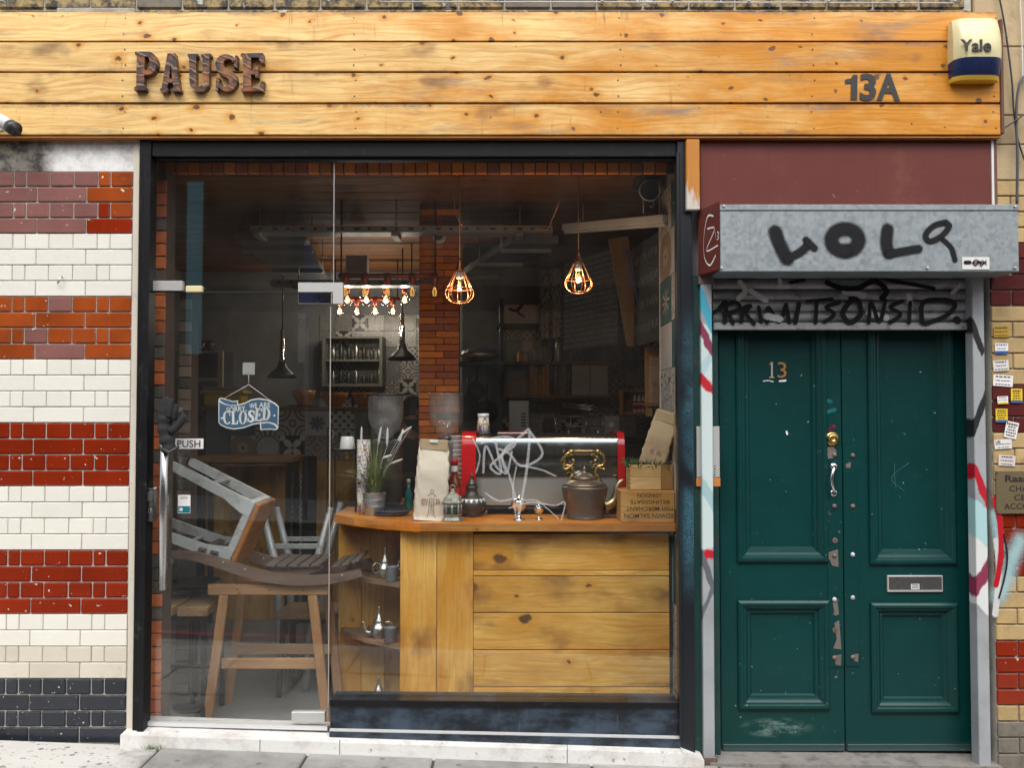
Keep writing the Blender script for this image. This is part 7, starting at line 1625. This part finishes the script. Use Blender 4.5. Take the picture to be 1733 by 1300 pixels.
for py in (705, 722): M().cyl((X(940, 2.1), 2.1, Z(py, 2.1)), (X(1020, 2.1), 2.1, Z(py, 2.1)), .004, None, 8).build('rail', M_steel, t)
for i, px in enumerate((950, 962, 975, 988, 1002, 1012)): M().lathe([(.018, 0), (.022, .06), (.02, .06)], (X(px, 2.16), 2.16, zw + .001), 14).build('beaker', (M_dark, M_tin, M_dkv, M_greym, bpy.data.materials['teal_glass'], M_tin)[i], t)
M().cbox(X(920, 2.2), X(938, 2.2), 2.2, 2.3, zw + .0005, Z(708, 2.2), .004).build('till', M_dark, t); 
t = thing('white_appliance', 'tall pale appliance with small vents left of the pipe shelf', 'appliance', (X(878, 2.3), 2.3, zw)); M().cbox(X(861, 2.3), X(896, 2.3), 2.3, 2.5, zw + .0005, Z(678, 2.3), .006).build('casing', M_greym, t)
for k in range(5): M().cbox(X(882, 2.3), X(890, 2.3), 2.295, 2.2995, Z(702 + k * 5, 2.3), Z(699.5 + k * 5, 2.3), .0005).build('vent', M_dark, t)
t = thing('wire_tongs', 'thin wire basket tools lying across the kitchen rail', 'utensil', W(1000, 690, 2.15)); 
for k in range(4): M().tube([W(952, 682 + k * 2, 2.15), W(1045, 692 + k * 3, 2.12)], .003, 6).build('wire', M_steel, t)
for i, (px, py, r) in enumerate(((790, 690, 22), (822, 698, 20), (806, 662, 16))):
    p = W(px, py, 2.95); k = S(2.95); t = thing('hanging_pan', ('large black pan hanging beside the brick pillar', 'black pan with bright rim hanging by the pillar', 'small pan hanging above the other two')[i], 'pan', p, group='pans on the kitchen wall')
    M().lathe([(r * k * .8, 0), (r * k, .04), (r * k * .97, .04), (r * k * .78, .006), (.005, .006)], (0, 0, 0), 28, mt=Matrix.Rotation(R(90), 3, 'X')).xf(Matrix.Translation(p + Vector((0, .06, 0)))).build('dish', M_blackm, t); M().tube([p + Vector((0, .04, r * k)), p + Vector((.01, .04, r * k + .14))], .010, 8).build('handle', M_blackm, t)
t = thing('foil_parcel', 'crumpled silver foil parcel on a black ledge beside the pillar', 'parcel', W(812, 612, 2.7)); p = W(812, 600, 2.7)
def foil(u, v): a, b = 2 * math.pi * u, math.pi * v; r = 1 + .12 * math.sin(9 * a) * math.sin(5 * b); return p + Vector((.15 * r * math.sin(b) * math.cos(a), .07 * r * math.sin(b) * math.sin(a), .055 * r * math.cos(b) * -1))
M().grid(foil, 30, 10, True, True).build('foil', M_tin, t); M().cbox(p.x - .18, p.x + .18, 2.62, 3.0, p.z - .085, p.z - .06, .003).build('ledge', M_blackm, t)

# ================================================================== barista, half hidden behind the grinder
def skin(name, pts, edges, rad, m, parent, root=0, sub=2):
    me = bpy.data.meshes.new(name); me.from_pydata([Vector(p) for p in pts], edges, []); me.update(); o = bpy.data.objects.new(name, me); C.objects.link(o)
    sm = o.modifiers.new('s', 'SKIN'); 
    for i, r in enumerate(rad):
        sv = me.skin_vertices[0].data[i]; sv.radius = r if isinstance(r, tuple) else (r, r); sv.use_root = (i == root)
    sm.use_smooth_shade = True; su = o.modifiers.new('d', 'SUBSURF'); su.levels = sub; su.render_levels = sub
    bpy.context.view_layer.update(); me2 = bpy.data.meshes.new_from_object(o.evaluated_get(bpy.context.evaluated_depsgraph_get())); bpy.data.objects.remove(o)
    me2.name = name; me2.materials.clear(); me2.materials.append(m); 
    for pl in me2.polygons: pl.use_smooth = True
    return link(name, me2, parent)
py_ = 1.98; pr_ = thing('person', 'bearded person in black shirt leaning over behind the coffee grinder', 'person', (X(690, py_), py_, FL), (0, 0, R(25)))
M_skin = pm('skin', (.36, .19, .125), .5, var=.1, bump=.08, bs=140)
J = [(0, 0, .98), (0, .0, 1.16), (0, -.02, 1.34), (0, -.04, 1.45), (0, -.06, 1.53), (0, -.085, 1.60), (0, -.09, 1.68),
     (-.17, -.03, 1.43), (-.25, -.06, 1.18), (-.20, -.26, 1.08), (-.18, -.33, 1.07), (.17, -.03, 1.43), (.25, -.06, 1.18), (.20, -.26, 1.08), (.18, -.33, 1.07),
     (-.09, 0, .92), (-.10, -.02, .50), (-.10, .02, .08), (-.10, -.10, .03), (.09, 0, .92), (.10, -.02, .50), (.10, .02, .08), (.10, -.10, .03)]
Eg = [(0, 1), (1, 2), (2, 3), (3, 4), (4, 5), (5, 6), (3, 7), (7, 8), (8, 9), (9, 10), (3, 11), (11, 12), (12, 13), (13, 14), (0, 15), (15, 16), (16, 17), (17, 18), (0, 19), (19, 20), (20, 21), (21, 22)]
Rd = [(.15, .11), (.14, .105), (.16, .115), .075, .058, (.072, .090), (.076, .095), .062, .048, .036, (.040, .020), .062, .048, .036, (.040, .020), .085, .060, .042, .036, .085, .060, .042, .036]
for s_, i in ((-1, 10), (1, 14)):        # fingers and thumbs
    for k in range(4):
        b = Vector(J[i]) + Vector((s_ * (.026 - .018 * k), -.03, 0)); n0 = len(J); J += [tuple(b), tuple(b + Vector((0, -.038 - .004 * (k in (1, 2)), -.006))), tuple(b + Vector((0, -.062 - .006 * (k in (1, 2)), -.026)))]; Rd += [.0095, .0088, .0075]; Eg += [(i, n0), (n0, n0 + 1), (n0 + 1, n0 + 2)]
    b = Vector(J[i]) + Vector((-s_ * .038, .0, -.004)); n0 = len(J); J += [tuple(b), tuple(b + Vector((-s_ * .02, -.035, -.01)))]; Rd += [.011, .009]; Eg += [(i, n0), (n0, n0 + 1)]
skin('body', J, Eg, Rd, M_skin, pr_)
hd0 = Vector((0, -.10, 1.645))
q = M()
def headf(u, v):
    a, b = 2 * math.pi * u, math.pi * v; z = -math.cos(b); r = math.sin(b); jaw = 1 - .22 * max(0, -z) ** 1.5
    return hd0 + Vector((.076 * r * math.cos(a) * jaw, .098 * r * math.sin(a) * jaw - .012 * max(0, -z), .118 * z))
q.grid(headf, 24, 14, True, True); hd1 = q.build('head', M_skin, pr_, False)
q = M(); q.tube([hd0 + Vector((0, -.092, .012)), hd0 + Vector((0, -.116, -.018)), hd0 + Vector((0, -.098, -.026))], [.008, .014, .009], 8); q.build('nose', M_skin, hd1, False)
for s_ in (-1, 1):
    q = M(); q.lathe([(.001, -.030), (.014, -.020), (.018, .006), (.014, .026), (.001, .030)], hd0 + Vector((s_ * .078, .008, -.004)), 12, sx=.45, sy=1); q.build('ear', M_skin, hd1, False)
    q = M(); q.lathe([(.001, -.009), (.009, 0), (.001, .009)], hd0 + Vector((s_ * .030, -.088, .012)), 10); q.build('eye', M_dark, hd1, False)
def hairf(u, v):
    a, b = 2 * math.pi * u, math.pi * (.44 + .56 * v); z = -math.cos(b); r = math.sin(b); back = .5 + .5 * math.sin(a)
    return hd0 + Vector((.083 * r * math.cos(a), .105 * r * math.sin(a) + .004, .124 * z - .045 * back * (1 - v)))
q = M(); q.grid(hairf, 26, 9, True, True); q.build('hair', pm('dark_hair', (.014, .011, .010), .7, bump=.5, bs=200), hd1, False)
def beardf(u, v):
    a, b = math.pi * (1 + u), math.pi * (.06 + .30 * v); z = -math.cos(b); r = math.sin(b)
    return hd0 + Vector((.076 * r * math.cos(a), .106 * r * math.sin(a) - .016, .124 * z))
q = M(); q.grid(beardf, 20, 7); q.build('beard', bpy.data.materials['dark_hair'], hd1, False)
J2 = J[:4] + [J[7], J[8], tuple(Vector(J[8]).lerp(Vector(J[9]), .8)), J[11], J[12], tuple(Vector(J[12]).lerp(Vector(J[13]), .8))]; E2 = [(0, 1), (1, 2), (2, 3), (3, 4), (4, 5), (5, 6), (3, 7), (7, 8), (8, 9)]
skin('shirt', J2, E2, [(.165, .13), (.155, .12), (.175, .13), .092, .078, .062, .048, .078, .062, .048], M_darkrib, pr_)
J3 = [J[0]] + J[15:18] + J[19:22]; skin('trousers', J3, [(0, 1), (1, 2), (2, 3), (0, 4), (4, 5), (5, 6)], [(.158, .12), .098, .074, .058, .098, .074, .058], pm('dark_denim', (.02, .022, .03), .8), pr_)

# ================================================================== across the street (seen only as reflections in the glass)
M_ob = pm('soot_brick', (.15, .105, .075), .85, var=.35, vs_=3, bump=.4)
ob = thing('opposite_building', 'soot-dark brick terrace across the street, mirrored in the window', 'building', (0, -11, 0))
M().box(-16, 16, -14, -11, -.8, 6.3).build('wall', M_ob, ob)
for r, zz_ in enumerate((1.0, 4.1)):
    for c in range(9):
        xw = -12.6 + c * 3.1; w_ = M().cbox(xw - .62, xw + .62, -11.02, -10.96, zz_, zz_ + 1.7, .01).build('window', pm('sash_paint', (.10, .095, .085), .5) if 'sash_paint' not in bpy.data.materials else bpy.data.materials['sash_paint'], ob)
        for a in (-1, 1): M().box(xw + a * .29 - .26, xw + a * .29 + .26, -10.955, -10.95, zz_ + .08, zz_ + 1.62).build('glazing', M_dark, w_)
M().box(-16, 16, -11.10, -11.0, 3.3, 3.75).build('string_course', pm('grey_stone_course', (.30, .28, .25), .8), ob)
a, b = W(318, 600, 10.9), W(348, 310, 10.9); t = thing('sky_strip_banner', 'tall sky blue banner, added to stand in for sky mirrored in the overlight', 'banner', ((a.x + b.x) / 2, -10.7, a.z))  # added banner, stands in for a mirrored gap of sky
M().cbox(a.x, b.x, -10.72, -10.70, a.z, b.z, .004).build('cloth', pm('sky_strip_blue', (.30, .82, .97), .6, var=.1), t); M().cyl(((a.x + b.x) / 2, -10.95, b.z), ((a.x + b.x) / 2, -10.70, b.z), .02).build('arm', M_greym, t); M().cyl(((a.x + b.x) / 2, -10.95, a.z), ((a.x + b.x) / 2, -10.70, a.z), .02).build('arm', M_greym, t)
yr = -8.3; yv = .2 - yr; t = thing('street_sign_post', 'grey post with blue arrow sign and parking plate, mirrored in the door', 'sign', (X(521, yv), yr, zp(-3) - .02))
xs_ = X(521, yv); M().cyl((xs_, yr, zp(xs_) - .02), (xs_, yr, Z(410, yv)), .035).build('post', M_greym, t)
M().cbox(X(516, yv), X(534, yv), yr + .036, yr + .045, Z(560, yv), Z(418, yv), .003).build('blue_arrow_sign', pm('traffic_blue', (.02, .08, .30), .4), t)
M().cbox(X(508, yv), X(521, yv), yr + .05, yr + .058, Z(615, yv), Z(532, yv), .003).build('parking_plate', M_white, t)
zz_ = Z(548, yv); M().tube([(X(514, yv) + .03 * math.cos(a * .5236), yr + .061, zz_ + .055 * math.sin(a * .5236)) for a in range(12)], .008, 6, closed=True).build('red_ring', M_mred, t)
